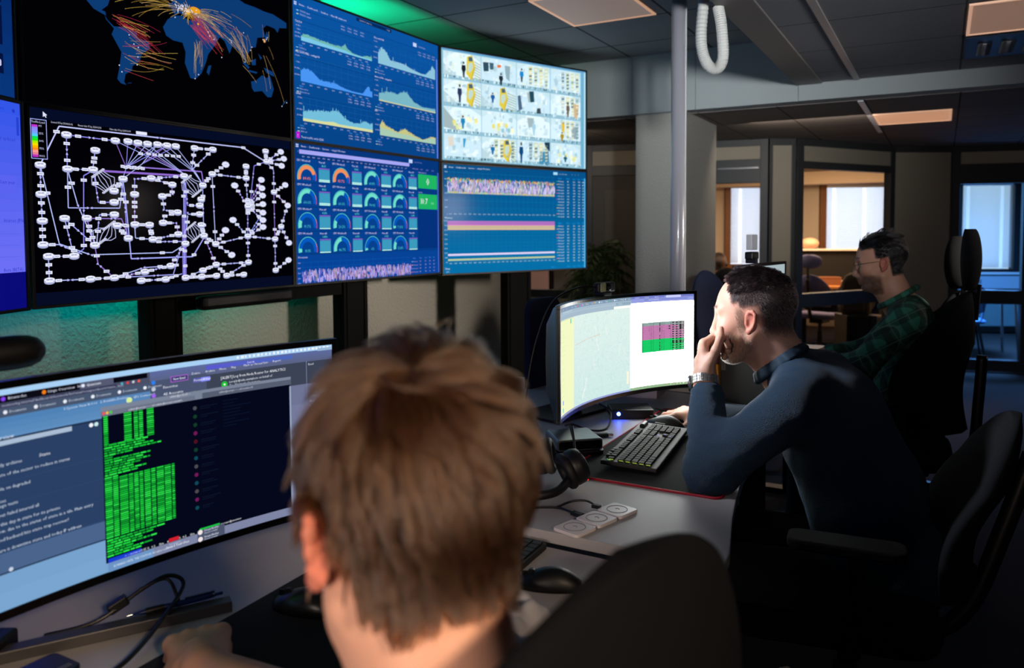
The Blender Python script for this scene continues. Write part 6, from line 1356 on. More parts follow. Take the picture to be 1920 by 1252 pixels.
def head_field(jaw=1.0, ears=True):
    f = Fld()
    f.ell((-0.014, 0, 0.045), (0.099, 0.077, 0.087), 0.02).ell((0.03, 0, 0.01), (0.066, 0.064, 0.085), 0.03)
    f.ell((0.036, 0, -0.06), (0.05, 0.05 * jaw, 0.046), 0.03).ell((0.078, 0, -0.093), (0.02, 0.024, 0.019), 0.025)
    for s in (-1, 1):
        f.cone((0.002, s * 0.056 * jaw, -0.05), (0.06, s * 0.03, -0.093), 0.016, 0.014, 0.03)
        f.ell((0.064, s * 0.044, -0.018), (0.024, 0.022, 0.02), 0.03)
        f.cone((0.085, s * 0.012, 0.033), (0.072, s * 0.046, 0.032), 0.011, 0.009, 0.016)
        f.ell((0.1, s * 0.032, 0.013), (0.022, 0.017, 0.0125), 0.014, sub=True)
        f.ell((0.0755, s * 0.031, 0.0125), (0.0125, 0.0135, 0.0125), 0.002)
        f.cone((0.0845, s * 0.02, 0.0195), (0.078, s * 0.043, 0.018), 0.0042, 0.004, 0.004)
        f.cone((0.083, s * 0.021, 0.005), (0.077, s * 0.042, 0.006), 0.0036, 0.0032, 0.004)
    f.cone((0.09, 0, 0.03), (0.112, 0, -0.024), 0.0085, 0.0105, 0.012).ell((0.111, 0, -0.028), (0.0125, 0.0125, 0.0105), 0.008)
    for s in (-1, 1): f.ell((0.102, s * 0.0125, -0.032), (0.011, 0.0085, 0.008), 0.006); f.ell((0.107, s * 0.007, -0.041), (0.005, 0.0036, 0.005), 0.003, sub=True)
    f.ell((0.09, 0, -0.052), (0.018, 0.03, 0.016), 0.02)
    f.cone((0.1, -0.014, -0.058), (0.1, 0.014, -0.058), 0.0062, 0.0062, 0.006).cone((0.099, -0.012, -0.069), (0.099, 0.012, -0.069), 0.0072, 0.0072, 0.006)
    f.cone((0.109, -0.024, -0.0635), (0.109, 0.024, -0.0635), 0.0035, 0.0035, 0.004, sub=True)
    if ears:
        for s in (-1, 1):
            c = Vector((-0.010, s * 0.0755, -0.002)); O = lambda x, z, y=0: (c.x + .84 * (x - z * .18), c.y + s * (y + 0.004 + 0.25 * max(0, -x + .008)), c.z + .84 * z)
            f.ell(O(-0.002, 0.0), (0.0165, 0.0055, 0.028), 0.006)
            rim = [O(0.012, 0.008, 0), O(0.012, 0.02, 0.003), O(0.004, 0.031, 0.005), O(-0.008, 0.031, 0.006), O(-0.017, 0.02, 0.007), O(-0.017, 0.002, 0.006), O(-0.01, -0.016, 0.004), O(0.0, -0.028, 0.002)]
            f.chain(rim, [0.0035, 0.0042, 0.0045, 0.0045, 0.0045, 0.0042, 0.0042, 0.0055], 0.004)
            f.ell(O(0.004, -0.029, 0.002), (0.007, 0.0045, 0.009), 0.005)
            f.ell(O(0.002, -0.004, 0.006), (0.007, 0.005, 0.011), 0.004, sub=True)
            f.cone(O(-0.004, 0.018, 0.006), O(-0.011, -0.004, 0.006), 0.0028, 0.0028, 0.003, sub=True)
            f.ell(O(0.0125, -0.005, 0.002), (0.004, 0.004, 0.006), 0.004)
    return f
def hand_field(wrist, F, N, side, curl, thumb, palm_len=0.085, width=0.078, s=1.0, spread=0.08, wrist_r=0.027):
    """F: wrist to knuckles, N: back of the hand, side: +1 / -1 puts the thumb on +/- (N x F); curl: per finger three bend angles"""
    F = Vector(F).normalized(); N = Vector(N); N = (N - F * N.dot(F)).normalized(); Lx = N.cross(F) * side; w0 = Vector(wrist); f = Fld()
    P = lambda a, b, c: w0 + (F * a + Lx * b + N * c) * s
    f.cone(P(-.01, 0, 0), P(.03, .0, 0), wrist_r * s, .024 * s, .02)
    offs = [0.029, 0.0095, -0.0105, -0.0285]; ln = [palm_len - .002, palm_len, palm_len - .004, palm_len - .012]
    for i in range(4): f.cone(P(.015, offs[i] * .6, 0), P(ln[i], offs[i], .002), .0155 * s, .0115 * s, .014)
    f.ell(P(.045, 0, -.006), (.03 * s, .03 * s, .014 * s), .012)
    f.cone(P(.012, .022, -.008), P(.04, .034, -.014), .016 * s, .012 * s, .014)
    seg = [(.042, .026, .021), (.046, .029, .022), (.043, .027, .022), (.034, .021, .019)]; rad = [.0098, .0100, .0094, .0084]
    for i in range(4):
        p = P(ln[i], offs[i], .002); a = 0; sp = spread * (1.2 - i * .8); r0 = rad[i] * s
        f.ell(p, (.0115 * s,) * 3, .006)
        for j in range(3):
            a += math.radians(curl[i][j]); d = (F * math.cos(a) - N * math.sin(a) + Lx * sp * math.cos(a)).normalized(); q = p + d * seg[i][j] * s
            f.cone(p, q, r0 * (1 - .05 * j), r0 * (.93 - .07 * j), .003 if j else .006); f.ell(q - d * .001, (r0 * (.97 - .06 * j),) * 3, .003); p = q
    p = P(.028, .034, -.012)
    for d, L, ra, rb in thumb:
        d = (F * d[0] + Lx * d[1] + N * d[2]).normalized(); q = p + d * L * s; f.cone(p, q, ra * s, rb * s, .008); p = q
    return f
def noise3(P, sc, seed=0.0):
    a = P * sc + seed
    return (np.sin(a[:, 0] * 1.3 + np.sin(a[:, 1] * 1.7 + a[:, 2])) + np.sin(a[:, 1] * 1.1 + np.sin(a[:, 2] * 1.9 + a[:, 0] * .7)) + np.sin(a[:, 2] * 1.2 + np.sin(a[:, 0] * 1.5 - a[:, 1]))) / 3
def sstep(a, b, x): t = np.clip((x - a) / (b - a), 0, 1); return t * t * (3 - 2 * t)
def mixc(a, b, t): return a * (1 - t[:, None]) + b * t[:, None]
def hair_obj(name, strands, radii, m, parent, label=None):
    """strands: N x K x 3 array of points in world space"""
    cu = bpy.data.hair_curves.new(name); N, K, _ = strands.shape; cu.add_curves([K] * N)
    o3 = np.array(parent.location, np.float32)
    cu.points.foreach_set('position', (strands - o3).astype(np.float32).ravel())
    ra = cu.attributes.get('radius') or cu.attributes.new('radius', 'FLOAT', 'POINT'); ra.data.foreach_set('value', np.tile(np.array(radii, np.float32), N))
    o = bpy.data.objects.new(name, cu); cu.materials.append(m); COL.objects.link(o); o.parent = parent
    if label: o['label'] = label
    return o
def hair_mat(name, col, rough=0.35, vary=0.35):
    m = bpy.data.materials.new(name); m.use_nodes = True; nt = m.node_tree; nt.nodes.clear()
    o = nt.nodes.new('ShaderNodeOutputMaterial'); h = nt.nodes.new('ShaderNodeBsdfHairPrincipled'); h.parametrization = 'COLOR'
    hi = nt.nodes.new('ShaderNodeHairInfo'); mp = nt.nodes.new('ShaderNodeMapRange'); mp.inputs[3].default_value = 1 - vary; mp.inputs[4].default_value = 1 + vary
    mx = nt.nodes.new('ShaderNodeMix'); mx.data_type = 'RGBA'; mx.blend_type = 'MULTIPLY'; mx.inputs['Factor'].default_value = 1; mx.inputs['A'].default_value = (*lin(col), 1)
    nt.links.new(hi.outputs['Random'], mp.inputs[0]); nt.links.new(mp.outputs[0], mx.inputs['B']); nt.links.new(mx.outputs['Result'], h.inputs['Color'])
    h.inputs['Roughness'].default_value = rough; h.inputs['Radial Roughness'].default_value = 0.4; nt.links.new(h.outputs[0], o.inputs['Surface']); return m
def grow(fld, M, region, n, K, length, flow, lift, rng, clump=0.0, nclump=200, curl=0.0, minoff=0.002, centre=(-0.01, 0, 0.04)):
    """strands rooted on the head; all in head-local space, then moved by M. region(P)->weight, flow(P)->tangent wish, length(P)"""
    D_ = rng.normal(size=(n * 4, 3)).astype(np.float32); D_ /= np.linalg.norm(D_, axis=1, keepdims=True); c = V(*centre); t = np.full(len(D_), 0.03, np.float32)
    for _ in range(26): t += fld(c + D_ * t[:, None]) * 0.8 * -1 * -1 if False else np.maximum(-fld(c + D_ * t[:, None]), -0.01) * 0.9
    P = c + D_ * t[:, None]; w = region(P); keep = rng.random(len(P)) < w; P = P[keep][:n]
    def grad(p, e=0.0015):
        g = np.stack([fld(p + V(*[e if i == k else 0 for i in range(3)])) - fld(p - V(*[e if i == k else 0 for i in range(3)])) for k in range(3)], 1); return g / (np.linalg.norm(g, axis=1, keepdims=True) + 1e-9)
    L = length(P) * rng.uniform(.75, 1.15, len(P)).astype(np.float32); L = L[:, None]
    seeds = P[rng.integers(0, len(P), nclump)]; cid = np.empty(len(P), int)
    for s in range(0, len(P), 2000): cid[s:s + 2000] = ((P[s:s + 2000, None] - seeds[None]) ** 2).sum(2).argmin(1)
    cn = rng.normal(size=(nclump, 3)).astype(np.float32) * curl
    pts = [P]; p = P.copy(); d = None
    for k in range(K - 1):
        g = grad(p); fl = flow(p); fl = fl - (fl * g).sum(1, keepdims=True) * g; fl /= np.linalg.norm(fl, axis=1, keepdims=True) + 1e-6
        lf = lift(P)[:, None] * (1 - k / (K - 1)) ** 1.5
        nd = fl + g * lf + cn[cid] + rng.normal(size=p.shape).astype(np.float32) * 0.05
        nd /= np.linalg.norm(nd, axis=1, keepdims=True); d = nd if d is None else d * .55 + nd * .45; d /= np.linalg.norm(d, axis=1, keepdims=True)
        p = p + d * L / (K - 1)
        sd = fld(p); push = np.maximum(minoff * (1 + k * .6) - sd, 0); p = p + g * push[:, None]
        if clump and k > 0:
            q = np.zeros_like(seeds); cnt = np.zeros(nclump, np.float32); np.add.at(q, cid, p); np.add.at(cnt, cid, 1); q /= np.maximum(cnt, 1)[:, None]
            p = p + (q[cid] - p) * clump * (k / (K - 1))
        pts.append(p)
    A = np.stack(pts, 1); Rm = np.array(M, np.float32); return A @ Rm[:3, :3].T + Rm[:3, 3]
def loc_of(M):
    Rm = np.array(M, np.float32); return lambda P: (P - Rm[:3, 3]) @ Rm[:3, :3]

SKIN = lambda *c: np.array(lin(c[0]), np.float32)
M_skin = attr_mat('skin', 0.5, sss=0.12, bump=0.15, bscale=600, bdist=0.0006, spec=0.35)
rng = np.random.default_rng(11)

def head_colors(P, base, ear, lip, scalp, scalp_mask, beard=None, beard_mask=None, brow=None):
    """P in head space"""
    n = noise3(P, 60); c = np.repeat(base[None], len(P), 0) * (1 + .06 * n[:, None])
    er = sstep(0.0765, 0.081, np.abs(P[:, 1])) * sstep(0.04, 0.026, np.abs(P[:, 0] + .014)) * sstep(-.045, -.032, P[:, 2]) * sstep(.036, .028, P[:, 2]); c = mixc(c, ear, er)
    ck = np.exp(-(((P - V(0.07, 0, -.02)) / V(.03, .09, .022)) ** 2).sum(1)) * .35; c = mixc(c, ear, ck)
    lp = np.exp(-(((P - V(0.104, 0, -.064)) / V(.012, .02, .011)) ** 2).sum(1)); c = mixc(c, lip, np.clip(lp * 1.3, 0, 1) * .8)
    for s in (-1, 1):
        ey = P - V(0.0755, s * .031, .0125); r = np.sqrt((ey ** 2).sum(1)); eye = (r < .0142) & (P[:, 0] > .0825) & (np.abs(ey[:, 2]) < .0052)
        c[eye] = lin('#cfc8c0'); iris = eye & ((ey[:, 1] ** 2 + ey[:, 2] ** 2) < .0056 ** 2); c[iris] = lin('#2a3238')
        if brow is not None:
            b = np.exp(-((P[:, 2] - (.0385 + .004 * np.cos((np.abs(P[:, 1]) - .03) * 60))) / .0042) ** 2) * sstep(.011, .016, s * P[:, 1]) * sstep(.055, .046, s * P[:, 1]) * (P[:, 0] > .055); c = mixc(c, brow, b * .85)
    if beard is not None: c = mixc(c, beard, np.clip(beard_mask(P) * (.85 + .15 * noise3(P, 130)), 0, 1))
    return mixc(c, scalp, np.clip(scalp_mask(P), 0, 1))
def person(label, loc): return thing('person', label, 'person', loc)
def legs(parent, hipL, hipR, kneeL, kneeR, footL, footR, m, fd):
    f = Fld()
    for h, k, a in ((hipL, kneeL, footL), (hipR, kneeR, footR)): f.chain([h, k], [0.09, 0.066], .03).chain([k, (a[0], a[1], 0.1)], [0.066, 0.048], .02)
    f.cone(hipL, hipR, .1, .1, .04)
    P = np.array([hipL, hipR, kneeL, kneeR, footL, footR]); body_obj('trousers', f, P.min(0) - .13, P.max(0) + .13, .012, m, parent)
    for a in (footL, footR):
        s = Fld().cone((a[0], a[1], .04), (a[0] + fd[0] * .15, a[1] + fd[1] * .15, .033), .042, .034, .02).cone((a[0], a[1], .09), (a[0], a[1], .04), .045, .04, .02)
        body_obj('shoe', s, np.array([a[0], a[1], 0]) + np.array([-.22, -.22, -.01]), np.array([a[0], a[1], 0]) + np.array([.22, .22, .16]), .008, M_black, parent)
# ================================================================== the man in the blue sweater
m2p = person('man in dark blue sweater with short dark hair and his fist at his mouth', (-0.12, 2.12, 0.5))
MH = frame((-0.43, 2.095, 1.22), (-1, 0.05, -0.13))
hd = head_field(); W_ = hd.xf(MH)
neck = Fld().cone((-0.405, 2.102, 1.19), (-0.315, 2.12, 1.05), 0.058, 0.066, .03).cone((-0.42, 2.1, 1.15), (-0.36, 2.11, 1.06), .045, .05, .03)
shL, elL, wrL = (-0.315, 1.945, 1.025), (-0.487, 1.868, 0.862), (-0.532, 1.985, 1.075)
shR, elR, wrR = (-0.28, 2.3, 1.03), (-0.40, 2.44, 0.87), (-0.675, 2.497, 0.853)
def torso(g, o=0.0):
    f = Fld()
    f.cone((shL[0] + .015, shL[1] + .03, shL[2] - .005), (shR[0] + .015, shR[1] - .03, shR[2]), .066 + g, .066 + g, .05)
    f.ell((-0.235, 2.125, 0.94), (0.128 + g, 0.178 + g, 0.16 + g), .06).ell((-0.16, 2.13, 0.77), (0.138 + g, 0.178 + g, 0.17 + g), .06).ell((-0.115, 2.13, 0.62), (0.15 + g, 0.185 + g, 0.12 + g), .05)
    f.cone((-0.34, 2.115, 1.085), (-0.305, 2.02, 1.055), .05 + g, .058 + g, .04).cone((-0.34, 2.115, 1.085), (-0.275, 2.23, 1.06), .05 + g, .058 + g, .04)
    return f
def arm(a, b, c, r, k=.025): return Fld().chain([a, b], [r[0], r[1]], k).chain([b, c], [r[1], r[2]], k)
handL = hand_field(wrL, (-0.16, 0.42, 0.9), (-0.93, -0.36, 0.0), -1, [(52, 70, 35), (58, 75, 35), (64, 78, 35), (70, 78, 35)], [((.72, .42, -.35), .036, .0125, .0115), ((.92, -.02, -.35), .036, .0115, .0105), ((.96, -.1, -.1), .026, .0105, .009)], s=0.98)
handR = hand_field(wrR, (-1, 0.03, -0.05), (0.05, -0.2, 1), 1, [(12, 30, 18), (10, 32, 20), (14, 36, 22), (20, 40, 22)], [((.55, .7, -.35), .034, .0125, .0115), ((.9, .2, -.3), .034, .0115, .0105), ((.97, .05, -.2), .026, .0105, .009)], s=0.97, spread=.1)
body2 = W_ + neck + torso(-.02) + arm(shL, elL, wrL, (.048, .04, .026)) + arm(shR, elR, wrR, (.048, .04, .026)) + handL + handR
def bmask(p):   # stubble
    a = sstep(-.018, -.045, p[:, 2] + .35 * np.clip(.045 - p[:, 0], 0, .2) + .022 * (p[:, 0] > .075)) * sstep(-.02, .0, p[:, 0]) * sstep(-.15, -.12, p[:, 2])
    side = sstep(.0, .012, p[:, 0]) * sstep(.034, .022, p[:, 0]) * sstep(.05, .02, p[:, 2]) * sstep(.045, .055, np.abs(p[:, 1]))
    lip = np.exp(-(((p - V(.104, 0, -.064)) / V(.02, .02, .009)) ** 2).sum(1)); chk = np.exp(-(((p - V(.08, 0, -.02)) / V(.04, .05, .028)) ** 2).sum(1))
    return np.clip(np.maximum(a, side) * (1 - lip) * (1 - chk), 0, 1)
def hair2(p):   # scalp area
    front = 0.062 - .35 * np.clip(p[:, 2] - .1, 0, .1) * 0 - 0.28 * np.abs(p[:, 1])
    top = sstep(front, front - .012, p[:, 0] - .0 * p[:, 2]) * sstep(.042, .055, p[:, 2]); top = np.maximum(top, sstep(.02, .012, p[:, 0]) * sstep(.03, .045, p[:, 2]))
    back = sstep(-.022, -.045, p[:, 0]) * sstep(-.07, -.015, p[:, 2])
    return np.maximum(top, back)
lc2 = loc_of(MH)
def col2(P):
    p = lc2(P); inh = (np.abs(p).max(1) < .19) & (p[:, 2] > -.13)
    c = head_colors(p, SKIN('#dcab98'), SKIN('#cf8676'), SKIN('#b8706a'), SKIN('#2a1e20'), hair2, SKIN('#6e5a4e'), lambda q: bmask(q) * .62, SKIN('#4a352c'))
    base = np.repeat(SKIN('#d8a48c')[None], len(P), 0) * (1 + .025 * noise3(P, 90)[:, None]); c = np.where(inh[:, None], c, base)
    for wp, hf in ((wrL, handL), (wrR, handR)):
        pass
    return c
body_obj('body', body2, (-0.98, 1.78, 0.5), (0.06, 2.62, 1.40), 0.0032, M_skin, m2p, col2, 1)
# sweater: torso and sleeves with folds
swf = torso(.008) + arm(shL, elL, (wrL[0] + .012, wrL[1] - .022, wrL[2] - .045), (.068, .059, .043), .03) + arm(shR, elR, (wrR[0] + .05, wrR[1] - .01, wrR[2] - .0), (.066, .055, .042), .03)
def sw(P):
    d = swf(P); hp = (P - V(-.376, 2.108, 1.13)) @ V(-.62, .02, .78)      # neck opening plane
    near = ((P - V(-.36, 2.11, 1.1)) ** 2).sum(1) < .13 ** 2
    d = np.where(near, np.maximum(d, hp), d)
    el = np.exp(-((P - V(-.50, 1.9, .92)) ** 2).sum(1) / .09 ** 2)
    fold = .0028 * np.sin(P[:, 2] * 190 + 2.2 * np.sin(P[:, 0] * 38 + P[:, 1] * 21)) * el + .0035 * noise3(P, 26) + .0018 * noise3(P, 55, 3)
    cuff = np.exp(-((P - V(*wrL)) ** 2).sum(1) / .075 ** 2)
    return d + fold + .003 * cuff * np.sin(P[:, 2] * 330 + P[:, 1] * 90)
M_knit = mat('blue_knit', '#123f60', 0.65, sheen=.05, spec=.4); nt = M_knit.node_tree
wv = nt.nodes.new('ShaderNodeTexVoronoi'); tc = nt.nodes.new('ShaderNodeTexCoord'); mpn = nt.nodes.new('ShaderNodeMapping'); mpn.inputs['Scale'].default_value = (120, 120, 80); bp = nt.nodes.new('ShaderNodeBump'); bp.inputs['Strength'].default_value = 1; bp.inputs['Distance'].default_value = .007
nt.links.new(tc.outputs['Object'], mpn.inputs[0]); nt.links.new(mpn.outputs[0], wv.inputs['Vector']); nt.links.new(wv.outputs['Distance'], bp.inputs['Height']); nt.links.new(bp.outputs[0], nt.nodes['Principled BSDF'].inputs['Normal'])
body_obj('sweater', sw, (-0.80, 1.74, 0.46), (0.1, 2.62, 1.22), 0.005, M_knit, m2p, None, 1)
clf = Fld()
ring = []
for k in range(25):
    a = 2 * PI * k / 24; u = Vector((0.78, 0, .62)); v_ = Vector((0, 1, 0)); c0 = Vector((-.372, 2.108, 1.112)); ring.append(tuple(c0 + u * .068 * math.cos(a) + v_ * .066 * math.sin(a)))
clf.chain(ring, [.0085] * 25, .004)
nrm = Vector((-.62, 0, .78)); clf.chain([tuple(Vector(q) * 1.0 - nrm * .014 + (Vector(q) - Vector((-.372, 2.108, 1.112))) * .1) for q in ring], [.009] * 25, .004); clf.chain([tuple(Vector(q) - nrm * .007 + (Vector(q) - Vector((-.372, 2.108, 1.112))) * .05) for q in ring], [.0085] * 25, .004)
body_obj('collar', clf, (-.5, 2.0, .98), (-.24, 2.22, 1.24), .004, mat('blue_rib', '#0e2c42', .8, bump=.5, bscale=300, bdist=.001), m2p)
legs(m2p, (-.1, 2.03, .57), (-.1, 2.23, .57), (-.56, 1.98, .58), (-.56, 2.28, .58), (-.62, 1.98, 0), (-.62, 2.28, 0), mat('dark_trousers', '#0c0e14', .9), (-1, 0))
# hair: cropped sides, longer top
mi = lambda p: (MH, p)
hm2 = hair_mat('dark_hair', '#1a1214', .4)
S2 = grow(hd, MH, lambda p: hair2(p) * (p[:, 2] > .075), 5200, 5, lambda p: .012 + .016 * sstep(.095, .13, p[:, 2]) * sstep(-.06, .0, p[:, 0]), lambda p: np.stack([.4 + p[:, 0] * 0, np.sign(p[:, 1]) * .5, -.3 + p[:, 2] * 0], 1), lambda p: .9 + p[:, 0] * 0, rng, .25, 300, .25)
hair_obj('hair', S2, [.0004, .0004, .00035, .0003, .0001], hm2, m2p)
HN2 = hd + neck.xf(MH.inverted())
S2b = grow(HN2, MH, lambda p: hair2(p) * (p[:, 2] <= .085), 6500, 3, lambda p: .006 + p[:, 0] * 0, lambda p: np.stack([-.5 + p[:, 0] * 0, p[:, 1] * 0, -.8 + p[:, 2] * 0], 1), lambda p: .8 + p[:, 0] * 0, rng)
hair_obj('side_hair', S2b, [.0003, .00025, .0001], hair_mat('side_hair', '#4a3a3c', .4), m2p)
S2c = grow(hd, MH, lambda p: np.clip(bmask(p) * 1.2, 0, 1), 5200, 3, lambda p: .0065 + p[:, 0] * 0, lambda p: np.stack([.1 + p[:, 0] * 0, p[:, 1] * 0, -1 + p[:, 2] * 0], 1), lambda p: .9 + p[:, 0] * 0, rng, centre=(0.03, 0, -.03))
hair_obj('beard', S2c, [.00026, .0002, .0001], hair_mat('beard_hair', '#8a7462', .45, .6), m2p)
S2d = grow(hd, MH, lambda p: np.exp(-((p[:, 2] - .039) / .004) ** 2) * sstep(.012, .016, np.abs(p[:, 1])) * sstep(.054, .046, np.abs(p[:, 1])) * (p[:, 0] > .055), 500, 3, lambda p: .009 + p[:, 0] * 0, lambda p: np.stack([-.2 + p[:, 0] * 0, np.sign(p[:, 1]), .25 + p[:, 2] * 0], 1), lambda p: .35 + p[:, 0] * 0, rng, centre=(.02, 0, .035))
hair_obj('eyebrows', S2d, [.0003, .0003, .0001], hair_mat('brow_hair', '#4a3428', .4), m2p)
# watch with a metal link strap on the raised wrist
wt = bpy.data.objects.new('watch', None); COL.objects.link(wt); wt.parent = m2p
wax = (Vector(wrL) - Vector(elL)).normalized(); wc_ = Vector(wrL) - wax * .012 - Vector(m2p.location)
ux = wax.orthogonal().normalized(); uy = wax.cross(ux)
lk = MB()
for k in range(24):
    a = 2 * PI * k / 24; n_ = ux * math.cos(a) + uy * math.sin(a); t_ = wax.cross(n_); c_ = wc_ + n_ * .0335
    Mk = Matrix(((n_.x, t_.x, wax.x, c_.x), (n_.y, t_.y, wax.y, c_.y), (n_.z, t_.z, wax.z, c_.z), (0, 0, 0, 1)))
    for z0, z1 in ((-.011, -.004), (-.0035, .0035), (.004, .011)): lk.box(-.0018, .0018, -.0038, .0038, z0, z1, Mk)
obj('strap', lk, mat('watch_steel', '#b4b8bc', .28, .9), wt, bevel=.0006)
n_ = Vector((-.85, .1, .15)).normalized(); n_ = (n_ - wax * n_.dot(wax)).normalized(); t_ = wax.cross(n_); c_ = wc_ + n_ * .033
Mk = Matrix(((t_.x, wax.x, n_.x, c_.x), (t_.y, wax.y, n_.y, c_.y), (t_.z, wax.z, n_.z, c_.z), (0, 0, 0, 1)))
obj('case', MB().lathe([(.001, 0), (.018, 0), (.019, .004), (.017, .008), (.001, .008)], n=28, M=Mk), mat('watch_steel', '#b4b8bc', .28, .9), wt, smooth=False)
_o = Vector((0, 0, 1.45)); m2p.location = _o + (Vector(m2p.location) - _o) * 1.05; m2p.scale = (1.05, 1.05, 1.05)
# ================================================================== the man in front, seen from behind
m1p = person('man with tousled light brown hair seen from behind in a pale grey shirt', (-0.33, 0.46, 0.5))
fw1 = Vector((-0.883, 0.47, -0.12)); MH1 = frame((-0.358, 0.486, 1.226), fw1)
hd1 = head_field(); W1 = hd1.xf(MH1)
nb = (-0.297, 0.462, 1.03)
neck1 = Fld().cone((-0.338, 0.472, 1.19), nb, 0.057, 0.064, .03).cone((-0.36, 0.48, 1.14), (-0.32, 0.465, 1.03), .045, .052, .03)
s1L, e1L, w1L = (-0.29, 0.27, 1.0), (-0.47, 0.22, 0.80), (-0.70, 0.33, 0.80)
s1R, e1R, w1R = (-0.30, 0.65, 1.0), (-0.64, 0.67, 0.87), (-0.945, 0.757, 0.808)
def torso1(g):
    return (Fld().cone((s1L[0], s1L[1] + .03, s1L[2] - .01), (s1R[0], s1R[1] - .03, s1R[2] - .01), .062 + g, .062 + g, .05).ell((-.27, .46, .9), (.115 + g, .175 + g, .16 + g), .06)
            .ell((-.28, .46, .74), (.125 + g, .17 + g, .17 + g), .06).ell((-.3, .46, .6), (.15 + g, .18 + g, .1 + g), .05).cone((-.295, .462, 1.04), (-.29, .36, 1.02), .04 + g, .05 + g, .04).cone((-.295, .462, 1.04), (-.295, .56, 1.02), .04 + g, .05 + g, .04))
hand1R = hand_field(w1R, (-.82, .56, -.04), (-.12, -.05, 1), 1, [(48, 55, 30), (50, 58, 30), (52, 60, 30), (56, 62, 30)], [((.5, .75, -.5), .036, .0125, .0115), ((.85, .3, -.5), .034, .0115, .0105), ((.9, .05, -.5), .026, .0105, .009)], s=1.25, spread=.14)
hand1L = hand_field(w1L, (-.95, .15, -.05), (0, 0, 1), -1, [(20, 35, 20)] * 4, [((.5, .75, -.4), .036, .0125, .0115), ((.85, .3, -.4), .034, .0115, .0105), ((.9, .05, -.3), .026, .0105, .009)])
body1 = W1 + neck1 + torso1(-.02) + arm(s1L, e1L, w1L, (.048, .042, .028)) + arm(s1R, e1R, w1R, (.048, .043, .0285)) + hand1R + hand1L
def hair1(p):
    bl = -.05 + .02 * np.cos(p[:, 1] * 40)
    back = sstep(-.022, -.045, p[:, 0] + .55 * np.clip(-p[:, 2] - .005, 0, .1)) * sstep(bl - .012, bl + .012, p[:, 2]); side = sstep(.05 , .04, p[:, 0] - .15 * np.clip(p[:, 2], 0, .2)) * sstep(.022, .034, p[:, 2]); sb = sstep(.0, .006, p[:, 0]) * sstep(.028, .02, p[:, 0]) * sstep(-.012, .0, p[:, 2])
    top = sstep(.1, .09, p[:, 0]) * sstep(.082, .09, p[:, 2]); return np.clip(np.maximum.reduce([back, side, top, sb]), 0, 1)
lc1 = loc_of(MH1)
def col1(P):
    p = lc1(P); inh = (np.abs(p).max(1) < .19) & (p[:, 2] > -.13)
    c = head_colors(p, SKIN('#dca890'), SKIN('#d88470'), SKIN('#a8605a'), SKIN('#38281c'), hair1, None, None, SKIN('#6a4c34'))
    return np.where(inh[:, None], c, np.repeat(SKIN('#d29a7e')[None], len(P), 0) * (1 + .06 * noise3(P, 90)[:, None]))
body_obj('body', body1, (-1.14, 0.12, 0.5), (-0.06, 0.96, 1.40), 0.0034, M_skin, m1p, col1, 1)
sh1 = torso1(.01) + Fld().cone(s1L, (-.4, .24, .88), .066, .062, .03).cone(s1R, (-.47, .68, .93), .066, .062, .03)
def shirt1(P):
    d = sh1(P); hp = (P - V(-.31, .463, 1.062)) @ V(-.3, 0, .95); near = ((P - V(-.3, .463, 1.06)) ** 2).sum(1) < .105 ** 2
    return np.where(near, np.maximum(d, hp), d) + .003 * noise3(P, 24)
body_obj('shirt', shirt1, (-0.6, 0.1, 0.46), (0.0, 0.86, 1.12), 0.007, mat('grey_shirt', '#8c8a90', .9, bump=.2, bscale=500, bdist=.0005), m1p)
cr1 = Fld().chain([(-.312 + .066 * math.cos(2 * PI * k / 24), .463 + .064 * math.sin(2 * PI * k / 24), 1.064 + .018 * math.cos(2 * PI * k / 24)) for k in range(25)], [.0095] * 25, .004)
body_obj('collar', cr1, (-.42, .36, 1.0), (-.2, .56, 1.12), .0045, mat('grey_rib', '#9a989c', .9), m1p)
legs(m1p, (-.32, .36, .57), (-.32, .56, .57), (-.78, .3, .58), (-.78, .62, .58), (-.8, .3, 0), (-.8, .62, 0), mat('dark_trousers', '#0c0e14', .9), (-1, 0))
wh = V(-.055, .02, .118)
def flow1(p):
    q = p - wh; q = q / (np.linalg.norm(q, axis=1, keepdims=True) + .01)
    sw_ = np.stack([-q[:, 1], q[:, 0], q[:, 0] * 0], 1) * .45
    down = np.stack([-.12 + p[:, 0] * 0, p[:, 1] * 0, -1 + p[:, 2] * 0], 1) * sstep(.11, .04, p[:, 2])[:, None]
    return q + sw_ + down * 1.1 + .13 * np.stack([noise3(p, 50), noise3(p, 50, 4), noise3(p, 50, 9)], 1)
HN1 = hd1 + neck1.xf(MH1.inverted())
S1 = grow(HN1, MH1, hair1, 18000, 9, lambda p: .042 + .016 * sstep(.06, .12, p[:, 2]) - .02 * sstep(-.0, -.04, p[:, 2]), flow1, lambda p: .12 + .16 * sstep(.07, .12, p[:, 2]), rng, .27, 520, .12, .002)
hair_obj('hair', S1, [.00055, .0006, .0006, .0006, .00055, .0005, .00045, .00035, .0001], hair_mat('brown_hair', '#3c2617', .35, .55), m1p)
S1b = grow(hd1, MH1, lambda p: sstep(.085, .105, p[:, 2]) * sstep(-.03, .03, p[:, 0]), 900, 9, lambda p: .06 + p[:, 0] * 0, lambda p: np.stack([.9 + p[:, 0] * 0, -.9 + p[:, 1] * 6, .1 + p[:, 2] * 0], 1), lambda p: .3 + p[:, 0] * 0, rng, .55, 46, .25, .003)
hair_obj('tousled_top', S1b, [.0006, .0006, .0006, .00055, .0005, .0005, .0004, .0003, .0001], hair_mat('brown_hair_light', '#4a301c', .35, .4), m1p)
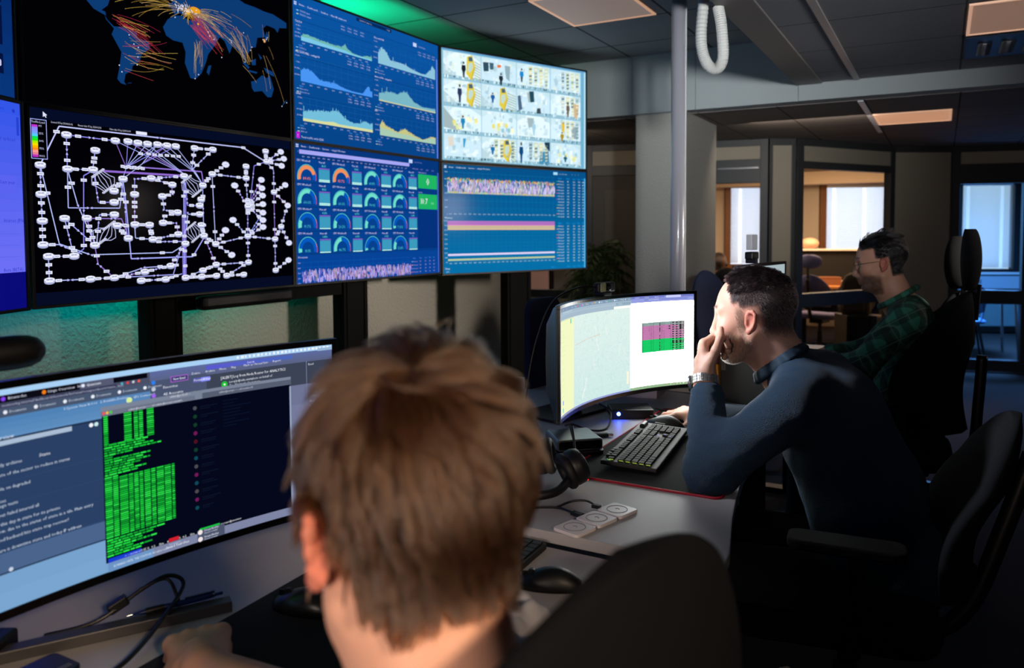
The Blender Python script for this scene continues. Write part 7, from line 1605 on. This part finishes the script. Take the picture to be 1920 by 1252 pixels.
# ================================================================== the man in the plaid shirt
m3p = person('bearded man with thin glasses and dark hair in a green plaid shirt', (-0.1, 3.79, 0.52))
MH3 = frame((-0.236, 3.782, 1.304), (-1, -.06, -.2)); hd3 = head_field(1.02); W3 = hd3.xf(MH3)
neck3 = Fld().cone((-.21, 3.785, 1.25), (-.14, 3.79, 1.11), .058, .066, .03).cone((-.23, 3.78, 1.21), (-.18, 3.79, 1.12), .045, .05, .03)
s3L, e3L, w3L = (-.125, 3.6, 1.075), (-.29, 3.5, .885), (-.455, 3.62, .873); s3R, e3R, w3R = (-.125, 3.98, 1.075), (-.3, 4.03, .88), (-.47, 3.9, .873)
def torso3(g): return (Fld().cone((s3L[0], s3L[1] + .03, s3L[2]), (s3R[0], s3R[1] - .03, s3R[2]), .064 + g, .064 + g, .05).ell((-.115, 3.79, .95), (.11 + g, .18 + g, .17 + g), .06).ell((-.13, 3.79, .77), (.12 + g, .17 + g, .17 + g), .06)
    .ell((-.14, 3.79, .62), (.12 + g, .175 + g, .11 + g), .05).cone((-.14, 3.79, 1.12), (-.12, 3.68, 1.09), .045 + g, .054 + g, .04).cone((-.14, 3.79, 1.12), (-.12, 3.9, 1.09), .045 + g, .054 + g, .04))
h3L = hand_field(w3L, (-.9, .35, -.1), (.1, 0, 1), -1, [(25, 40, 25)] * 4, [((.5, .75, -.4), .036, .0125, .0115), ((.85, .3, -.4), .034, .0115, .0105), ((.9, .05, -.3), .026, .0105, .009)])
h3R = hand_field(w3R, (-.9, -.35, -.1), (.1, 0, 1), 1, [(25, 40, 25)] * 4, [((.5, .75, -.4), .036, .0125, .0115), ((.85, .3, -.4), .034, .0115, .0105), ((.9, .05, -.3), .026, .0105, .009)])
body3 = W3 + neck3 + torso3(-.02) + arm(s3L, e3L, w3L, (.048, .04, .027)) + arm(s3R, e3R, w3R, (.048, .04, .027)) + h3L + h3R
def hair3(p): return np.maximum(np.maximum(sstep(.078, .066, p[:, 0]) * sstep(.068, .08, p[:, 2]), sstep(.022, .012, p[:, 0]) * sstep(.02, .035, p[:, 2])), sstep(-.03, -.04, p[:, 0]) * sstep(-.065, -.05, p[:, 2]))
lc3 = loc_of(MH3)
def bm3(p): return np.clip(sstep(-.03, -.05, p[:, 2] + .3 * np.clip(.05 - p[:, 0], 0, .2)) * sstep(.0, .02, p[:, 0]) * (1 - np.exp(-(((p - V(.104, 0, -.064)) / V(.02, .018, .008)) ** 2).sum(1))), 0, 1)
def col3(P):
    p = lc3(P); inh = (np.abs(p).max(1) < .19) & (p[:, 2] > -.13)
    c = head_colors(p, SKIN('#b88670'), SKIN('#a86050'), SKIN('#98564c'), SKIN('#120e0e'), hair3, SKIN('#2c201c'), lambda q: bm3(q) * .85, SKIN('#1c1412'))
    return np.where(inh[:, None], c, SKIN('#b08068')[None])
body_obj('body', body3, (-.62, 3.42, .5), (.1, 4.12, 1.47), .0042, M_skin, m3p, col3, 1)
sh3 = torso3(.01) + arm(s3L, e3L, (w3L[0] + .02, w3L[1] - .01, w3L[2]), (.066, .057, .043), .03) + arm(s3R, e3R, (w3R[0] + .02, w3R[1] + .01, w3R[2]), (.066, .057, .043), .03)
def shirt3(P):
    d = sh3(P); hp = (P - V(-.175, 3.788, 1.155)) @ V(-.5, 0, .86); near = ((P - V(-.16, 3.79, 1.14)) ** 2).sum(1) < .12 ** 2
    return np.where(near, np.maximum(d, hp), d) + .004 * noise3(P, 22) + .002 * noise3(P, 48, 2)
M_plaid = mat('green_plaid', '#1d4a40', .85); nt = M_plaid.node_tree; b = nt.nodes['Principled BSDF']; tc = nt.nodes.new('ShaderNodeTexCoord'); sp = nt.nodes.new('ShaderNodeSeparateXYZ')
mpn = nt.nodes.new('ShaderNodeMapping'); mpn.inputs['Rotation'].default_value = (.15, .55, .2); nt.links.new(tc.outputs['Object'], mpn.inputs[0]); nt.links.new(mpn.outputs[0], sp.inputs[0])
def band(axis, per, off, w):
    a = nt.nodes.new('ShaderNodeMath'); a.operation = 'ADD'; a.inputs[1].default_value = off; nt.links.new(sp.outputs[axis], a.inputs[0])
    m_ = nt.nodes.new('ShaderNodeMath'); m_.operation = 'FLOORED_MODULO'; m_.inputs[1].default_value = per; nt.links.new(a.outputs[0], m_.inputs[0])
    l_ = nt.nodes.new('ShaderNodeMath'); l_.operation = 'LESS_THAN'; l_.inputs[1].default_value = w; nt.links.new(m_.outputs[0], l_.inputs[0]); return l_
cur = (*lin('#2c7460'), 1); last = None
def lay(prev, fac, colr, amt):
    mx = nt.nodes.new('ShaderNodeMix'); mx.data_type = 'RGBA'; k_ = nt.nodes.new('ShaderNodeMath'); k_.operation = 'MULTIPLY'; k_.inputs[1].default_value = amt; nt.links.new(fac.outputs[0], k_.inputs[0]); nt.links.new(k_.outputs[0], mx.inputs['Factor'])
    if isinstance(prev, tuple): mx.inputs['A'].default_value = prev
    else: nt.links.new(prev, mx.inputs['A'])
    mx.inputs['B'].default_value = (*lin(colr), 1); return mx.outputs['Result']
for ax, off in (('X', .013), ('Y', .03), ('Z', .0)): cur = lay(cur, band(ax, .075, off, .03), '#08110f', .6)
for ax, off in (('X', .05), ('Y', .0), ('Z', .055)): cur = lay(cur, band(ax, .075, off, .005), '#5c7c72', .45)
nt.links.new(cur, b.inputs['Base Color'])
body_obj('shirt', shirt3, (-.56, 3.36, .46), (.14, 4.18, 1.24), .0065, M_plaid, m3p)
cr3 = Fld().chain([(-.165 + .072 * math.cos(2 * PI * k / 24), 3.788 + .07 * math.sin(2 * PI * k / 24), 1.16 + .045 * math.cos(2 * PI * k / 24)) for k in range(25)], [.013] * 25, .004)
body_obj('collar', cr3, (-.28, 3.68, 1.06), (-.05, 3.9, 1.26), .005, M_plaid, m3p)
legs(m3p, (-.08, 3.69, .58), (-.08, 3.89, .58), (-.52, 3.65, .58), (-.52, 3.93, .58), (-.56, 3.65, 0), (-.56, 3.93, 0), mat('dark_trousers', '#0c0e14', .9), (-1, 0))
S3 = grow(hd3 + neck3.xf(MH3.inverted()), MH3, hair3, 6000, 5, lambda p: .012 + .03 * sstep(.08, .12, p[:, 2]), lambda p: np.stack([-.6 + p[:, 0] * 0, p[:, 1] * 3, -.2 + p[:, 2] * 0], 1), lambda p: .5 + .5 * sstep(.05, .09, p[:, 0]), rng, .35, 160, .3)
hair_obj('hair', S3, [.0005, .0005, .00045, .0004, .0001], hair_mat('black_hair', '#0e0a0a', .35), m3p)
gl = bpy.data.objects.new('glasses', None); COL.objects.link(gl); gl.parent = m3p
o3 = Vector(m3p.location); T3 = lambda p: (MH3 @ Vector(p)) - o3
rimm = MB(); lens = MB()
for s in (-1, 1):
    rg = [T3((.104 - .12 * abs(s * .032 + .024 * math.cos(a) * s - 0) ** 1.5, s * .032 + .024 * math.cos(a), .008 + .02 * math.sin(a))) for a in [2 * PI * k / 28 for k in range(28)]]
    rimm.tube(rg, .0011, 6, closed=True); lens.add(rg, [tuple(range(28))])
    rimm.tube([T3((.1, s * .055, .014)), T3((.085, s * .074, .016)), T3((-.005, s * .082, .014)), T3((-.03, s * .08, -.008))], .0013, 6)
rimm.tube([T3((.108, -.009, .012)), T3((.112, 0, .016)), T3((.108, .009, .012))], .0012, 6)
obj('frame', rimm, mat('glasses_metal', '#6a5a48', .3, .8), gl); obj('lens', lens, glass_mat('lens_glass', '#d8f0ec'), gl)
# ================================================================== colleague behind the glazed door
p4 = person('person in tan clothing with a black headset behind the glazed office door', (-2.5, 10.05, 0.45))
M4 = frame((-2.5, 9.95, 1.03), (-.5, .86, -.15)); h4 = head_field(1, False); W4 = h4.xf(M4)
b4 = W4 + Fld().cone((-2.48, 9.93, .98), (-2.46, 9.93, .86), .055, .06, .03)
body_obj('body', b4 + Fld().ell((-2.45, 9.95, .68), (.14, .17, .2), .05), (-2.75, 9.7, .45), (-2.2, 10.2, 1.2), .009, M_skin, p4, lambda P: np.where((loc_of(M4)(P)[:, 0] < .05)[:, None] & (P[:, 2] > .95)[:, None], SKIN('#20160f')[None], SKIN('#b8866a')[None]))
t4 = Fld().ell((-2.45, 9.95, .7), (.16, .2, .19), .05).cone((-2.56, 9.84, .82), (-2.36, 10.06, .82), .07, .07, .05).ell((-2.45, 9.98, .52), (.18, .2, .12), .05)
body_obj('jacket', t4, (-2.8, 9.6, .36), (-2.1, 10.3, .94), .012, mat('tan_cloth', '#a8845c', .9), p4)
S4 = grow(h4, M4, lambda p: (p[:, 0] < .05) * (p[:, 2] > -.06) * 1.0, 2500, 5, lambda p: .05 + p[:, 0] * 0, lambda p: np.stack([-.3 + p[:, 0] * 0, p[:, 1] * 0, -1 + p[:, 2] * 0], 1), lambda p: .3 + p[:, 0] * 0, rng)
hair_obj('hair', S4, [.001, .001, .001, .0008, .0003], hair_mat('dark_brown_hair', '#20150f', .4), p4)
h4o = MB(); T4 = lambda p: (M4 @ Vector(p)) - Vector(p4.location)
h4o.tube([T4((-.01, .09 * math.cos(a), .03 + .115 * math.sin(a))) for a in [PI * k / 14 for k in range(15)]], .008, 6)
for s in (-1, 1): h4o.tube([T4((-.01, s * .075, .0)), T4((-.01, s * .105, .0))], .034, 14)
obj('headset', h4o, M_black, p4)
bpy.data.objects.remove(_fo)
